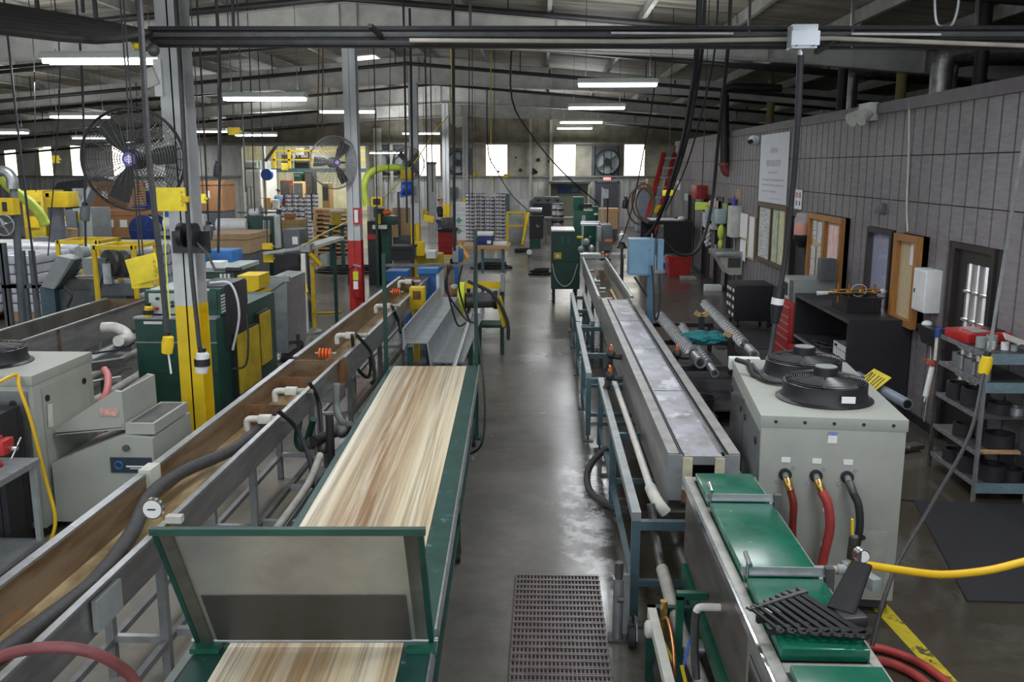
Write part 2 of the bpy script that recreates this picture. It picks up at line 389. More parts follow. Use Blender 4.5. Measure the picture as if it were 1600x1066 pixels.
# ---- far gable wall
FARM = mat('far_wall_panel', (.62, .625, .60), .55, 0, .35, 2.2, .05, streak=(1, 1, .25), wear=((.2, .19, .17), 3.5, .66))
FARU = mat('far_wall_insulation', (.36, .335, .26), .7, 0, .45, 1.5, .1, c2=(.19, .17, .125))
TANW = mat('far_wall_tan', (.50, .47, .38), .6, 0, .4, 1.6, .05, wear=((.1, .09, .07), 2.6, .66))
OP0, OP1 = -15.3, -9.0                       # big opening into the next hall
WIN = [(-6.45, -5.2), (-2.98, -1.83), (.42, 1.58), (3.92, 5.02), (-25.8, -25.05), (-24.15, -23.45), (-27.6, -26.9), (-22.0, -21.3)]
def wall_cells(x0, x1, z0, z1, holes):
    mb = MB(); xs = sorted({x0, x1, *[h[0] for h in holes if x0 < h[0] < x1], *[h[1] for h in holes if x0 < h[1] < x1]})
    for a, b in zip(xs, xs[1:]):
        if not any(h[0] <= a + .01 and h[1] >= b - .01 for h in holes): mb.bx(a, b, YF, YF + .06, z0, z1)
    return mb
mb = wall_cells(-33, OP0, 0, 2.5, []); 
for x in [OP1 + .0 + .3 * i for i in range(60)]:
    if x < 8: mb.bx(x, x + .05, YF - .035, YF, 0, 2.5)
for x in [-33 + .3 * i for i in range(59)]: mb.bx(x, x + .05, YF - .035, YF, 0, 2.5)
mb.bx(OP1, 12.5, YF, YF + .06, 0, 2.5)
struct('wall_far', mb, FARM)
mb = wall_cells(-33, OP0, 2.5, 4.1, WIN); struct('wall_far_left', mb, FARM)
mb = wall_cells(OP1, 12.5, 2.5, 4.1, WIN)
for x in [OP1 + 1.15 * i for i in range(15)]:
    if not any(a - .1 < x < b + .1 for a, b in WIN): mb.bx(x, x + .04, YF - .03, YF, 2.5, 4.1)
struct('wall_far_middle', mb, TANW)
mb = MB().prism([(-33, 4.1), (12.5, 4.1), (12.5, roof(12.5) + .02), (RX, RZ + .02), (-33, max(4.12, roof(-33)))], 'y', YF, YF + .06)
for x in [-32 + 1.13 * i for i in range(39)]:
    if 4.3 < roof(x) - .1: mb.bx(x, x + .03, YF - .025, YF, 4.1, roof(x) - .1)
struct('wall_far_upper', mb, FARU)
GIRT = mat('girt_steel', (.34, .33, .29), .5, .2, .4, 3)
struct('trim_1', MB().bx(-33, 12.5, YF - .2, YF - .003, 4.06, 4.16), GIRT)
struct('trim_2', MB().bx(OP1, 12.5, YF - .16, YF - .003, 2.46, 2.54).bx(-33, OP0, YF - .16, YF - .003, 2.46, 2.54), GIRT)
struct('trim_3', MB().bx(OP0 - .14, OP0, YF - .06, YF + .2, 0, 4.1).bx(OP1, OP1 + .14, YF - .06, YF + .2, 0, 4.1).bx(OP0, OP1, YF - .06, YF + .2, 4.0, 4.1), mat('opening_trim', (.5, .5, .46), .5))
def window_material():
    m = bpy.data.materials.new('backlit_fibreglass'); m.use_nodes = True; nt = m.node_tree; N = nt.nodes; L = nt.links; b = N['Principled BSDF']
    tc = N.new('ShaderNodeTexCoord'); w = N.new('ShaderNodeTexWave'); w.inputs['Scale'].default_value = 2.2; w.inputs['Distortion'].default_value = .6; w.bands_direction = 'X'
    L.new(tc.outputs['Object'], w.inputs[0]); r = N.new('ShaderNodeValToRGB'); L.new(w.outputs[0], r.inputs[0])
    r.color_ramp.elements[0].color = (1, .93, .70, 1); r.color_ramp.elements[1].color = (1, 1, .93, 1); r.color_ramp.elements[1].position = .35
    L.new(r.outputs[0], b.inputs['Emission Color']); b.inputs['Base Color'].default_value = (.8, .78, .6, 1); b.inputs['Emission Strength'].default_value = WINDOW_E
    return m
WM = window_material()
for i, (a, b) in enumerate(WIN):
    mb = MB().bx(a, b, YF + .02, YF + .04, 2.52, 4.06); o = struct('window_%d' % (i + 1), mb, WM, 'bright translucent window panel in the far wall')
    mb = MB(); t = .05
    for x in (a, b - t): mb.bx(x, x + t, YF - .03, YF + .05, 2.5, 4.1)
    mb.build('window_frame', mat('yellowed_frame', (.52, .43, .2), .6), o)
# the hall beyond the opening
HALL = mat('cream_hall_panel', (.66, .64, .47), .6, 0, .2, 2)
mb = MB().bx(OP0 - 6, OP1 + 7, 63, 63.1, 0, 7).bx(OP0 - 6.1, OP0 - 6, YF + .1, 63, 0, 7).bx(OP1 + 7, OP1 + 7.1, YF + .1, 63, 0, 7)
for x in [OP0 - 6 + .5 * i for i in range(38)]: mb.bx(x, x + .06, 62.95, 63, 0, 7)
struct('wall_hall', mb, HALL)
struct('ceiling_hall', MB().bx(OP0 - 6, OP1 + 7, YF + .1, 63, 7, 7.1), HALL)
for x, y in ((-13, 50), (-10.6, 50), (-12, 55), (-9, 56), (-14, 58)): area('hall_lamp', (x, y, 6.6), 2.4, .6, 260, (1, .97, .86))
# outer walls
OUT = mat('outer_wall_panel', (.28, .28, .26), .6, 0, .3, 2)
struct('wall_right_outer', MB().bx(12.4, 12.5, -4, YF, 0, 5), OUT)
struct('wall_left', MB().bx(-33.1, -33, -4, YF, 0, 4.2), OUT)
# ---- office partition on the right: grooved plywood siding, two courses
def siding():
    m = bpy.data.materials.new('mauve_grey_siding'); m.use_nodes = True; nt = m.node_tree; N = nt.nodes; L = nt.links; b = N['Principled BSDF']
    tc = N.new('ShaderNodeTexCoord'); mp = N.new('ShaderNodeMapping'); mp.inputs['Scale'].default_value = (1, 1.6, 9); L.new(tc.outputs['Object'], mp.inputs[0])
    n = N.new('ShaderNodeTexNoise'); n.inputs['Scale'].default_value = 3; n.inputs['Detail'].default_value = 9; n.inputs['Roughness'].default_value = .7; L.new(mp.outputs[0], n.inputs[0])
    r = N.new('ShaderNodeValToRGB'); L.new(n.outputs[0], r.inputs[0])
    r.color_ramp.elements[0].position = .25; r.color_ramp.elements[0].color = (.165, .152, .162, 1); r.color_ramp.elements[1].position = .75; r.color_ramp.elements[1].color = (.285, .267, .28, 1)
    n2 = N.new('ShaderNodeTexNoise'); n2.inputs['Scale'].default_value = .7; n2.inputs['Detail'].default_value = 5; L.new(tc.outputs['Object'], n2.inputs[0])
    r2 = N.new('ShaderNodeValToRGB'); L.new(n2.outputs[0], r2.inputs[0]); r2.color_ramp.elements[0].position = .35; r2.color_ramp.elements[0].color = (.75, .75, .75, 1); r2.color_ramp.elements[1].position = .65
    x = N.new('ShaderNodeMix'); x.data_type = 'RGBA'; x.blend_type = 'MULTIPLY'; x.inputs[0].default_value = 1; L.new(r.outputs[0], x.inputs[6]); L.new(r2.outputs[0], x.inputs[7])
    L.new(x.outputs[2], b.inputs['Base Color']); b.inputs['Roughness'].default_value = .55
    bp = N.new('ShaderNodeBump'); bp.inputs['Strength'].default_value = .25; bp.inputs['Distance'].default_value = .01; L.new(n.outputs[0], bp.inputs['Height']); L.new(bp.outputs[0], b.inputs['Normal'])
    return m
SIDING = siding()
WTOP, YW0, YW1 = 3.80, 1.0, 31.6
DOORS = [(9.06, 10.0, 2.2), (15.35, 16.55, 2.2), (21.3, 22.3, 2.2), (22.9, 23.8, 2.2), (24.5, 25.7, 2.2), (27.2, 28.4, 2.2)]
GLAZ = (11.7, 12.6, .85, 2.2)
mb = MB(); groove = .034; y = YW0; i = 0
while y < YW1:
    y2 = min(y + .305, YW1); segs = [(0, 2.58), (2.58, 3.13), (3.13, WTOP)]
    hz = [(a, b, 0, t) for a, b, t in DOORS] + [GLAZ]
    for z0, z1 in segs:
        cuts = [(max(z0, h[2]), min(z1, h[3])) for h in hz if h[0] < (y + y2) / 2 < h[1] and h[3] > z0 and h[2] < z1]
        zz = z0
        for c0, c1 in sorted(cuts):
            if c0 > zz + .01: mb.bx(XW, XW + .03, y + groove / 2, y2 - groove / 2, zz + .006, c0)
            zz = c1
        if zz < z1 - .01: mb.bx(XW, XW + .03, y + groove / 2, y2 - groove / 2, zz + .006, z1 - .006)
    y = y2
struct('wall_right', mb, SIDING)
mb = MB(); hz = sorted([(a, b, 0, t) for a, b, t in DOORS] + [GLAZ]); y = YW0
for a, b, z0, z1 in hz:
    mb.bx(XW + .022, XW + .1, y, a, 0, WTOP).bx(XW + .022, XW + .1, a, b, z1, WTOP)
    if z0 > 0: mb.bx(XW + .022, XW + .1, a, b, 0, z0)
    y = b
mb.bx(XW + .022, XW + .1, y, YW1, 0, WTOP)
struct('wall_right_backing', mb, mat('groove_shadow_brown', (.045, .038, .04), .8))
struct('trim_4', MB().bx(XW - .03, XW + .12, YW0, YW1, WTOP - .12, WTOP + .02), mat('mauve_trim', (.135, .118, .128), .55, 0, .3, 5, .05))
mb = MB(); y = YW0
for a, b, t in sorted(DOORS): mb.bx(XW - .02, XW, y, a, 0, .1); y = b
mb.bx(XW - .02, XW, y, YW1, 0, .1); struct('baseboard_right', mb, mat('dark_base', (.035, .03, .033), .6))
struct('wall_office_end', MB().bx(XW, 12.4, YW1 - .1, YW1, 0, WTOP), SIDING)
struct('ceiling_office', MB().bx(XW + .1, 12.4, YW0, YW1 - .1, WTOP - .3, WTOP - .05), BLKM)
struct('wall_office_inner', MB().bx(7.4, 7.5, YW0, YW1 - .1, 0, WTOP - .3), mat('office_wall', (.55, .56, .60), .7))
for y in (10, 12.5, 16): area('office_lamp', (5.9, y, 3.35), 1.2, .6, 130, (1, .98, .95))
# ============================================================ the left line: flat conveyor, its guard, water troughs
def belt_material():
    m = bpy.data.materials.new('stained_belt'); m.use_nodes = True; nt = m.node_tree; N = nt.nodes; L = nt.links; b = N['Principled BSDF']
    tc = N.new('ShaderNodeTexCoord')
    def nz(scale, sc, detail=8, off=0, rough=.65):
        mp = N.new('ShaderNodeMapping'); mp.inputs['Scale'].default_value = sc; mp.inputs['Location'].default_value = (off, 0, 0); L.new(tc.outputs['Object'], mp.inputs[0])
        n = N.new('ShaderNodeTexNoise'); n.inputs['Scale'].default_value = scale; n.inputs['Detail'].default_value = detail; n.inputs['Roughness'].default_value = rough; L.new(mp.outputs[0], n.inputs[0]); return n.outputs[0]
    def ramp(s, *e):
        r = N.new('ShaderNodeValToRGB'); L.new(s, r.inputs[0]); el = r.color_ramp.elements
        while len(el) < len(e): el.new(.5)
        for k, (p, c) in zip(el, e): k.position = p; k.color = (*c, 1)
        return r.outputs[0]
    def mix(f, a, c, mode='MIX'):
        x = N.new('ShaderNodeMix'); x.data_type = 'RGBA'; x.blend_type = mode
        if hasattr(f, 'links'): L.new(f, x.inputs[0])
        else: x.inputs[0].default_value = f
        L.new(a, x.inputs[6])
        if hasattr(c, 'links'): L.new(c, x.inputs[7])
        else: x.inputs[7].default_value = (*c, 1)
        return x.outputs[2]
    c = ramp(nz(6, (1, .012, 1), 5, 3.1), (.30, (.52, .40, .22)), (.42, (.66, .57, .39)), (.54, (.73, .67, .52)), (.68, (.82, .78, .67)))
    # the rusty middle of the belt
    sp = N.new('ShaderNodeSeparateXYZ'); L.new(tc.outputs['Object'], sp.inputs[0])
    mr = N.new('ShaderNodeMapRange'); mr.interpolation_type = 'SMOOTHERSTEP'; ab = N.new('ShaderNodeMath'); ab.operation = 'ADD'; ab.inputs[1].default_value = .07; L.new(sp.outputs[0], ab.inputs[0])
    ab2 = N.new('ShaderNodeMath'); ab2.operation = 'ABSOLUTE'; L.new(ab.outputs[0], ab2.inputs[0]); L.new(ab2.outputs[0], mr.inputs[0])
    mr.inputs[1].default_value = .33; mr.inputs[2].default_value = .03
    st = ramp(nz(13, (1, .018, 1), 8, 9, .75), (.34, (0, 0, 0)), (.55, (1, 1, 1)))
    t = N.new('ShaderNodeMath'); t.operation = 'MULTIPLY'; L.new(mr.outputs[0], t.inputs[0]); s2 = N.new('ShaderNodeSeparateColor'); L.new(st, s2.inputs[0]); L.new(s2.outputs[0], t.inputs[1])
    c = mix(t.outputs[0], c, ramp(nz(6, (1, .03, 1), 5, 2), (.35, (.20, .10, .035)), (.6, (.45, .29, .14))))
    c = mix(ramp(nz(30, (1, .008, 1), 6, 5), (.38, (.8,) * 3), (.52, (0, 0, 0))), c, (.30, .22, .13))
    c = mix(ramp(nz(2.5, (.35, 3.5, 1), 9, 17, .75), (.63, (0, 0, 0)), (.70, (.6,) * 3)), c, (.42, .22, .09))
    L.new(c, b.inputs['Base Color']); b.inputs['Roughness'].default_value = .5
    return m
cv = thing('belt_conveyor', 'long green-railed conveyor table with a cream and rust streaked belt', 'conveyor', (-1.24, 9.7, 0), 2.03)
Lc = -7.4
MB().bx(-.4, .4, Lc, 0, .795, .85, .006).build('belt', belt_material(), cv, world=False, label='cream belt with brown lengthwise streaks')
for s in (-1, 1):
    for e, u0, u1 in ((.53, Lc, .02),) if s > 0 else ((.53, Lc, -5.72), (.445, -5.72, .02)): MB().bx(s * .403, s * e, u0, u1, .835, .848).bx(s * (e - .012), s * e, u0, u1, .70, .835).bx(s * .403, s * .415, u0, u1, .70, .835).build('side_rail', mat('worn_teal_green', (.018, .08, .068), .42, .2, .4, 5, .04, wear=((.13, .19, .17), 7, .6)), cv, world=False)
    if s > 0: MB().bx(s * .53, s * .540, Lc, .02, .74, .856).build('edge_strip', GALV, cv, world=False)
    for yy in (-.24, -3.2, -6.3):
        lx = s * .48 if s > 0 else -.42; lg = MB().bx(lx - .025, lx + .025, yy - .025, yy + .025, .13, .70).build('leg', DGREEN, cv, world=False)
        mb = MB().cyl((lx - .02, yy + .03, .06), (lx + .02, yy + .03, .06), .06, n=16).bx(lx - .028, lx + .028, yy - .03, yy + .03, .09, .135)
        mb.build('caster', RUB, lg, world=False)
        if s > 0:
            MB().bx(-.42, .48, yy - .02, yy + .02, .34, .38).build('cross_brace', DGREEN, cv, world=False)
    MB().bx(lx - .02, lx + .02, Lc + .8, 0, .30, .34).build('lower_rail', DGREEN, cv, world=False)
for yy in (-.6, -2.2, -3.9): MB().bx(.53, .545, yy - .05, yy + .05, .705, .775).build('splice_plate', IRON, cv, world=False)
# hinged guard tipped up towards the near end
hy, hz, ty, tz = -5.93, .88, -6.31, 1.56
def gp(x, t, off=0.): # point on the guard, t = 0 hinge .. 1 top edge
    n = Vector((0, -(tz - hz), (ty - hy))).normalized()
    return Vector((x, hy + (ty - hy) * t, hz + (tz - hz) * t)) + n * off
gd = MB().plate([gp(-.515, .02), gp(.515, .02), gp(.515, 1), gp(-.515, 1)], .004).build('guard_panel', mat('smoky_guard_sheet', (.43, .425, .39), .36, .5, .3, 2.6, .05, wear=((.74, .74, .72), 3.4, .64)), cv, world=False, label='tipped-up stainless guard panel')
MB().plate([gp(-.44, .02, .006), gp(.44, .02, .006), gp(.44, .46, .006), gp(-.44, .46, .006)], .003).build('rubber_strip', mat('grey_black_rubber_sheet', (.052, .05, .046), .45, 0, .2, 5), gd, world=False)
fr = MB()
for s in (-1, 1): MB().bar(gp(s * .53, -.22), gp(s * .53, 1.02), .022, .03).build('guard_arm', DGREEN, gd, world=False)
for s in (-1, 1): MB().plate([gp(s * .515, 0, .004), gp(s * .46, 0, .004), gp(s * .46, 1, .004), gp(s * .515, 1, .004)], .012).build('guard_stile', mat('worn_guard_edge', (.16, .155, .13), .5, .5, .4, 7, .05, wear=((.15, .07, .03), 8, .62)), gd, world=False)
MB().bar(gp(-.55, 1.01), gp(.55, 1.01), .03, .028).build('guard_top_rail', DGREEN, gd, world=False)
for s in (-1, 1): MB().bx(s * .42, s * .55, -6.0, -5.82, .85, .875).build('hinge_plate', GREEN, cv, world=False)
MB().cyl((-.56, hy, .88), (.56, hy, .88), .012).build('hinge_rod', GALV, cv, world=False)
# stepped sheet-metal guides standing beyond the belt
g = thing('sheet_metal_guide', 'grey folded sheet-metal guide with a tall fin, beyond the streaked belt', 'metal guide', (-1.3, 10.2, 0))
for y0, y1 in ((10.2, 11.9), (11.92, 13.9)):
    MB().prism([(-1.62, .93), (-1.60, .92), (-1.57, 1.0), (-1.34, 1.0), (-1.30, .70), (-1.28, .70), (-1.325, 1.015), (-1.58, 1.015), (-1.60, 1.17), (-1.62, 1.17)], 'y', y0, y1).build('upper_trough_section', SHEET, g)
MB().bx(-1.30, -.93, 10.35, 13.9, .74, .76).build('lower_shelf', SHEET, g)
for y in (10.3, 12, 13.7):
    for x in (-1.55, -.98): MB().bx(x - .03, x + .03, y - .03, y + .03, 0, .93 if x < -1.2 else .74).build('leg', DGREEN, g)
    MB().bx(-1.58, -.95, y - .03, y + .03, .66, .72).build('cross_brace', DGREEN, g)
one('round_rail', MB().tube([G(705, 590, .78), G(737, 487, .78)], .03, 10), GALV, 'pale round rail beside the lower step of the sheet-metal guide', 'rail')
# pipe gantry over the far end of the belt
g = thing('pipe_gantry', 'dark green pipe gantry standing across the far end of the streaked belt', 'gantry', (-1.24, 9.8, 0))
MB().bx(-1.76, -1.72, 9.78, 9.82, 0, 2.07).build('post', DGREEN, g)
MB().bx(-.76, -.72, 9.78, 9.82, 0, 2.33).build('post', DGREEN, g)
MB().bx(-1.76, -.72, 9.785, 9.815, 1.93, 1.96).build('crossbar', IRON, g)
for s in (-1.74, -.74): MB().bx(s - .05, s + .05, 9.72, 9.92, 0, .03).build('foot_plate', DGREEN, g)
cable('black_cable', [A(745, 372, 9.45), A(741, 470, 9.45), A(752, 560, 9.3), A(758, 640, 8.9), A(752, 695, 8.6), G(728, 713, .02)], .012, RUB, 'black cable looping from the gantry post down to the aisle floor')
for i, (a, b) in enumerate(((705, 735), (722, 742), (700, 728))):
    cable('black_cable', [A(a, 415, 9.45), A(a - 9 + 4 * i, 450, 9.6), A((a + b) / 2, 490 + 8 * i, 9.9), A(b, 505, 9.9)], .011, RUB, ('black cable hanging nearest the yellow wheel guard', 'black cable hanging nearest the tall gantry post', 'black cable hanging in the widest loop under the gantry bar')[i])
# ---------------------------------------------------------------- water troughs
def trough(name, label, xl, xr, y0, y1, zb, zt, ends, legs, inner=None):
    t = thing(name, label, 'water trough', ((xl + xr) / 2, y0, 0))
    for x, s in ((xl, -1), (xr, 1)):
        MB().bx(x - .008, x + .008, y0, y1, zb - .01, zt).build('side_panel', (inner or TROUGH_IN) if s < 0 else STEEL, t)
        MB().bx(min(x + .01, x - s * -.045), max(x - .01 * s, x + s * .045), y0, y1, zt - .004, zt + .012).build('lip', GALV, t)
    MB().bx(xl, xr, y0, y1, zb - .012, zb).build('trough_bed', inner or TROUGH_BED, t)
    if ends & 1: MB().bx(xl, xr, y0, y0 + .012, zb, zt).build('end_panel', RUST, t)
    if ends & 2: MB().bx(xl, xr, y1 - .012, y1, zb, zt).build('end_panel', TROUGH_IN, t)
    for y in legs:
        for x in (xl + .06, xr - .06): MB().bx(x - .025, x + .025, y - .025, y + .025, 0, zb - .01).build('leg', mat('grey_tube_frame', (.25, .26, .27), .45, .3, .3, 6), t)
        MB().bx(xl + .06, xr - .06, y - .02, y + .02, .22, .26).build('cross_brace', GALV, t)
    for x in (xl + .06, xr - .06): MB().bx(x - .02, x + .02, legs[0], legs[-1], .20, .24).build('lower_rail', MATS['grey_tube_frame'], t)
    return t
tr = trough('water_trough', 'long rusty water trough running out of the picture beside the conveyor guard', -2.62, -2.17, 2.2, 9.25, .77, 1.0, 2, (2.9, 4.9, 6.6, 8.4))
MB().bx(-2.66, -2.58, 5.62, 5.78, .9, 1.035).build('lip_clamp', CREAM, tr)
MB().bx(-2.15, -2.12, 3.95, 4.2, .80, .96).build('joint_plate', GREY, tr)
for yb, rz_ in ((7.55, 0), (8.6, 0)):
    MB().prism([(-2.60, .78), (-2.46, .78), (-2.44, .85), (-2.37, .85), (-2.35, .78), (-2.19, .78), (-2.19, .97), (-2.60, .97)], 'y', yb, yb + .008).build('baffle_plate', RUST, tr)
tf = trough('water_trough', 'farther water trough continuing to the blue machine, with orange rollers at its mouth', -2.60, -2.12, 9.3, 16.4, .74, 1.02, 2, (9.9, 11.8, 13.8, 15.8))
for x0, x1 in ((-2.58, -2.38), (-2.26, -2.06)): MB().bx(x0, x1, 9.28, 9.295, .72, 1.0).build('end_plate', RUST, tf)
MB().bx(-2.66, -2.08, 8.95, 9.26, .62, .76).build('catch_box', STEEL, tf)
def rollers(p, label):
    t = thing('guide_rollers', label, 'rollers', p); x, y, z = p; mb = MB()
    for i in range(4): MB().lathe([(.03, -.014), (.055, -.006), (.055, .006), (.03, .014)], (x + .036 * i, y, z), (1, 0, 0), 16).build('roller', ORANGE, t)
    MB().cyl((x - .05, y, z), (x + .17, y, z), .012).build('axle', GALV, t)
rollers(A(500, 552, 9.25), 'orange grooved guide rollers at the joint between the two troughs')
rollers(A(614, 456, 14.6), 'orange grooved guide rollers at the far end of the farther trough')
# hose lying in the near trough, gauge, fittings
cable('suction_hose', [(-2.36, 7.6, .86), (-2.37, 6.7, .86), G(285, 738, .9), G(235, 775, .93), G(205, 835, .9), G(160, 895, .88), G(105, 945, .86), (-2.5, 3.2, .83), (-2.45, 2.5, .83)], .045, DHOSE, 'thick dark grey ribbed hose lying in the near trough', 'hose', n=12)
gz = thing('dial_thermometer', 'round white-faced dial gauge on the lip of the near trough', 'gauge', A(239, 795, 4.75)); p = gz.location
MB().cyl(p + Vector((0, -.012, 0)), p + Vector((0, .02, 0)), .060, n=24).build('dial_case', CHROME, gz)
MB().cyl(p + Vector((0, -.014, 0)), p + Vector((0, -.012, 0)), .052, n=24).build('dial_face', PAPER, gz)
MB().bx(p.x - .025, p.x + .02, p.y - .018, p.y - .014, p.z - .004, p.z + .004).build('dial_needle', BLK, gz)
MB().cyl(p + Vector((0, .02, 0)), (p.x + .1, p.y + .08, .93), .008).build('dial_stem', BRASS, gz)
MB().bx(p.x + .05, p.x + .14, p.y + .03, p.y + .08, p.z - .1, p.z - .06).build('mounting_bracket', CREAM, gz)
def fitting(px, py, X, label, elbow=True):
    p = W(px, py, X); t = thing('pipe_fitting', label, 'pipe fitting', p, 0, 'white pipe fittings along the troughs')
    x, y, z = p
    MB().box((x, y, z), (.11, .07, .07), None, .01).build('coupling', PVC, t)
    MB().cyl((x + .05, y, z), (x + .2, y, z), .026).build('spigot', PVCD, t)
    if elbow: MB().tube([(x - .05, y, z), (x - .12, y, z), (x - .15, y, z - .02), (x - .15, y, z - .1)], .028, 10, 3).build('elbow', PVC, t)
    return p
fitting(414, 655, -2.30, 'white pipe elbow and coupling on the near trough wall, nearest of the two there')
fitting(455, 611, -2.30, 'white pipe elbow and coupling on the near trough wall, second along')
fitting(547, 524, -2.2, 'dirty white pipe tee crossing the farther trough where black hoses loop')
fitting(604, 478, -2.2, 'white pipe fitting across the farther trough behind the green gantry post')
fitting(638, 440, -2.2, 'white pipe fitting at the far mouth of the farther trough')
one('pvc_plug', MB().ball((-2.27, 5.75, .83), .055, 12, (1.2, 1, .9)).cyl((-2.36, 5.9, .79), (-2.28, 5.8, .80), .012), PVC, 'stained white pipe cap lying beside the hose in the near trough', 'pipe cap')
for a, lab in (((W(432, 640, -2.1), A(462, 668, 7.2), A(484, 720, 7.1), A(488, 760, 6.8)), 'black hose drooping from the nearest white trough fitting'),
          ((W(482, 596, -2.1), A(497, 625, 8.2), A(503, 680, 8), A(500, 700, 7.6)), 'black hose drooping from the second white trough fitting'),
          ((W(556, 522, -2.1), A(580, 552, 10.3), A(585, 590, 10), A(580, 600, 10)), 'black hose falling from the dirty white tee, nearest the conveyor'),
          ((W(550, 524, -2.1), A(556, 570, 10.6), A(575, 590, 10.6), A(578, 560, 10.8), A(560, 522, 11)), 'black hose looped over the dirty white tee'),
          ((W(612, 478, -2.1), A(622, 500, 12.8), A(626, 520, 12.6)), 'short black hose by the green gantry post'),
          ((W(645, 440, -2.1), A(650, 465, 15), A(655, 480, 14.8)), 'short black hose under the far white fitting')):
    cable('water_hose', a, .02, RUB, lab, 'hose', n=9)
# pipework and frame between trough and conveyor
g = thing('pipe_manifold', 'cluster of dark pipes, clamps and valves low between trough and conveyor', 'pipework', (-1.85, 7.6, 0))
MB().cyl((-1.95, 7.9, .05), (-1.95, 7.9, .62), .05).build('riser', IRON, g)
MB().cyl((-1.80, 7.35, .05), (-1.80, 7.35, .95), .035).build('riser', DPIPE, g)
MB().tube([A(490, 690, 7.3), A(512, 680, 7.5), A(530, 674, 7.6), A(546, 672, 7.7)], .045, 10, 5).build('elbow_hose', DPIPE, g)
for px, py in ((486, 693), (505, 700), (534, 675)): MB().ball(A(px, py, 7.4), .055, 10).build('clamp', IRON, g)
MB().tube([A(526, 600, 8.9), A(526, 640, 8.9), A(535, 660, 8.7), A(548, 664, 8.5)], .035, 10, 5).build('bent_pipe', GREY, g)
MB().tube([A(468, 655, 7.9), A(464, 690, 7.8), A(475, 700, 7.6), A(490, 655, 7.4)], .03, 10, 5).build('bent_pipe', DGREEN, g)
MB().tube([A(500, 712, 7.0), A(480, 760, 6.4), A(430, 830, 5.6)], .03, 10, 4).build('drain_pipe', PVCD, g)
g = thing('floor_frame', 'low grey tube frame lying along the floor beside the conveyor', 'steel frame', (-1.8, 5, 0))
for x0, x1 in ((-1.99, -1.99), (-1.84, -1.80)): MB().bar((x0, 2.4, .27), (x1, 8.6, .27), .05, .05).build('long_rail', GREY, g)
for y in (3.3, 5.0, 6.7, 7.5, 8.3): MB().bar((-2.2, y, .24), (-1.78, y, .24), .045, .045).build('cross_rail', GREY, g)
for y in (3.2, 5.7, 8.2): MB().bx(-2.01, -1.96, y - .02, y + .02, 0, .25).build('leg', GREY, g)
cable('maroon_hose', [G(-60, 1052, 1.25), G(20, 1020, 1.38), G(90, 1012, 1.42), G(150, 1022, 1.38), G(200, 1052, 1.25), G(225, 1090, 1.1)], .02, MAROON, 'thick maroon hose arching over the near corner of the trough', 'hose', n=10)
# ============================================================ the right line: sizing box, long tank, frames, chiller
def residue():
    m = mat('lid_with_white_residue', (.46, .47, .53), .38, .2, .3, 2.6, .05, c2=(.24, .23, .23), streak=(1.4, 1, 1), wear=((.66, .67, .72), 2.1, .53)); return m
t = thing('cooling_tank', 'long stainless cooling tank with a hazy white-stained lid', 'tank', (1.08, 5.88, 0))
x0, x1, y0, y1 = .84, 1.32, 5.88, 13.2
MB().bx(x0, x0 + .012, y0, y1, .70, 1.1).build('side_panel', STEEL, t); MB().bx(x1 - .012, x1, y0, y1, .70, 1.1).build('side_panel', STEEL, t)
MB().bx(x0, x0 + .075, y0, y1, 1.098, 1.112).build('flange', mat('worn_flange', (.36, .355, .345), .45, .4, .35, 6, .05), t); MB().bx(x1 - .075, x1, y0, y1, 1.098, 1.112).build('flange', MATS['worn_flange'], t)
MB().bx(x0, x1, y0, y1, .69, .70).build('tank_bottom', STEEL, t)
for i in range(4): MB().bx(x0 + .115, x1 - .115, y0 + .01 + i * 1.83, y0 + .01 + i * 1.83 + 1.8, 1.075, 1.088).build('lid', residue(), t)
for s in (x0 + .085, x1 - .098): MB().bx(s, s + .013, y0, y1, 1.07, 1.10).build('gasket', RUB, t)
MB().bx(x1 - .118, x1 - .102, y0 + .05, y1, 1.088, 1.108).build('clear_strip', CHROME, t); MB().bx(x0 + .103, x0 + .112, y0 + .05, y1, 1.088, 1.104).build('clear_strip', GALV, t)
for a, b in ((x0, x0 + .10), (x1 - .10, x1)): MB().bx(a, b, y0 - .008, y0 + .003, .78, 1.10).build('end_panel', SHEET, t)
for a, b in ((x0 + .10, x0 + .165), (x1 - .165, x1 - .10)): MB().bx(a, b, y0 - .014, y0 + .002, .86, 1.08).build('end_clamp', mat('stained_cream_plate', (.62, .58, .42), .5, 0, .3, 9, wear=((.25, .14, .05), 8, .6)), t)
MB().bx(x0 + .10, x1 - .10, y0, y0 + .006, 1.03, 1.09).build('end_header', SHEET, t); MB().bx(x0 + .10, x1 - .10, y0 - .04, y0 + .003, .78, .86).build('drip_lip', RUST, t)
MB().bx(x0 + .03, x1 - .03, y0 + .5, y0 + .51, .71, 1.07).build('inner_baffle', BLKM, t)
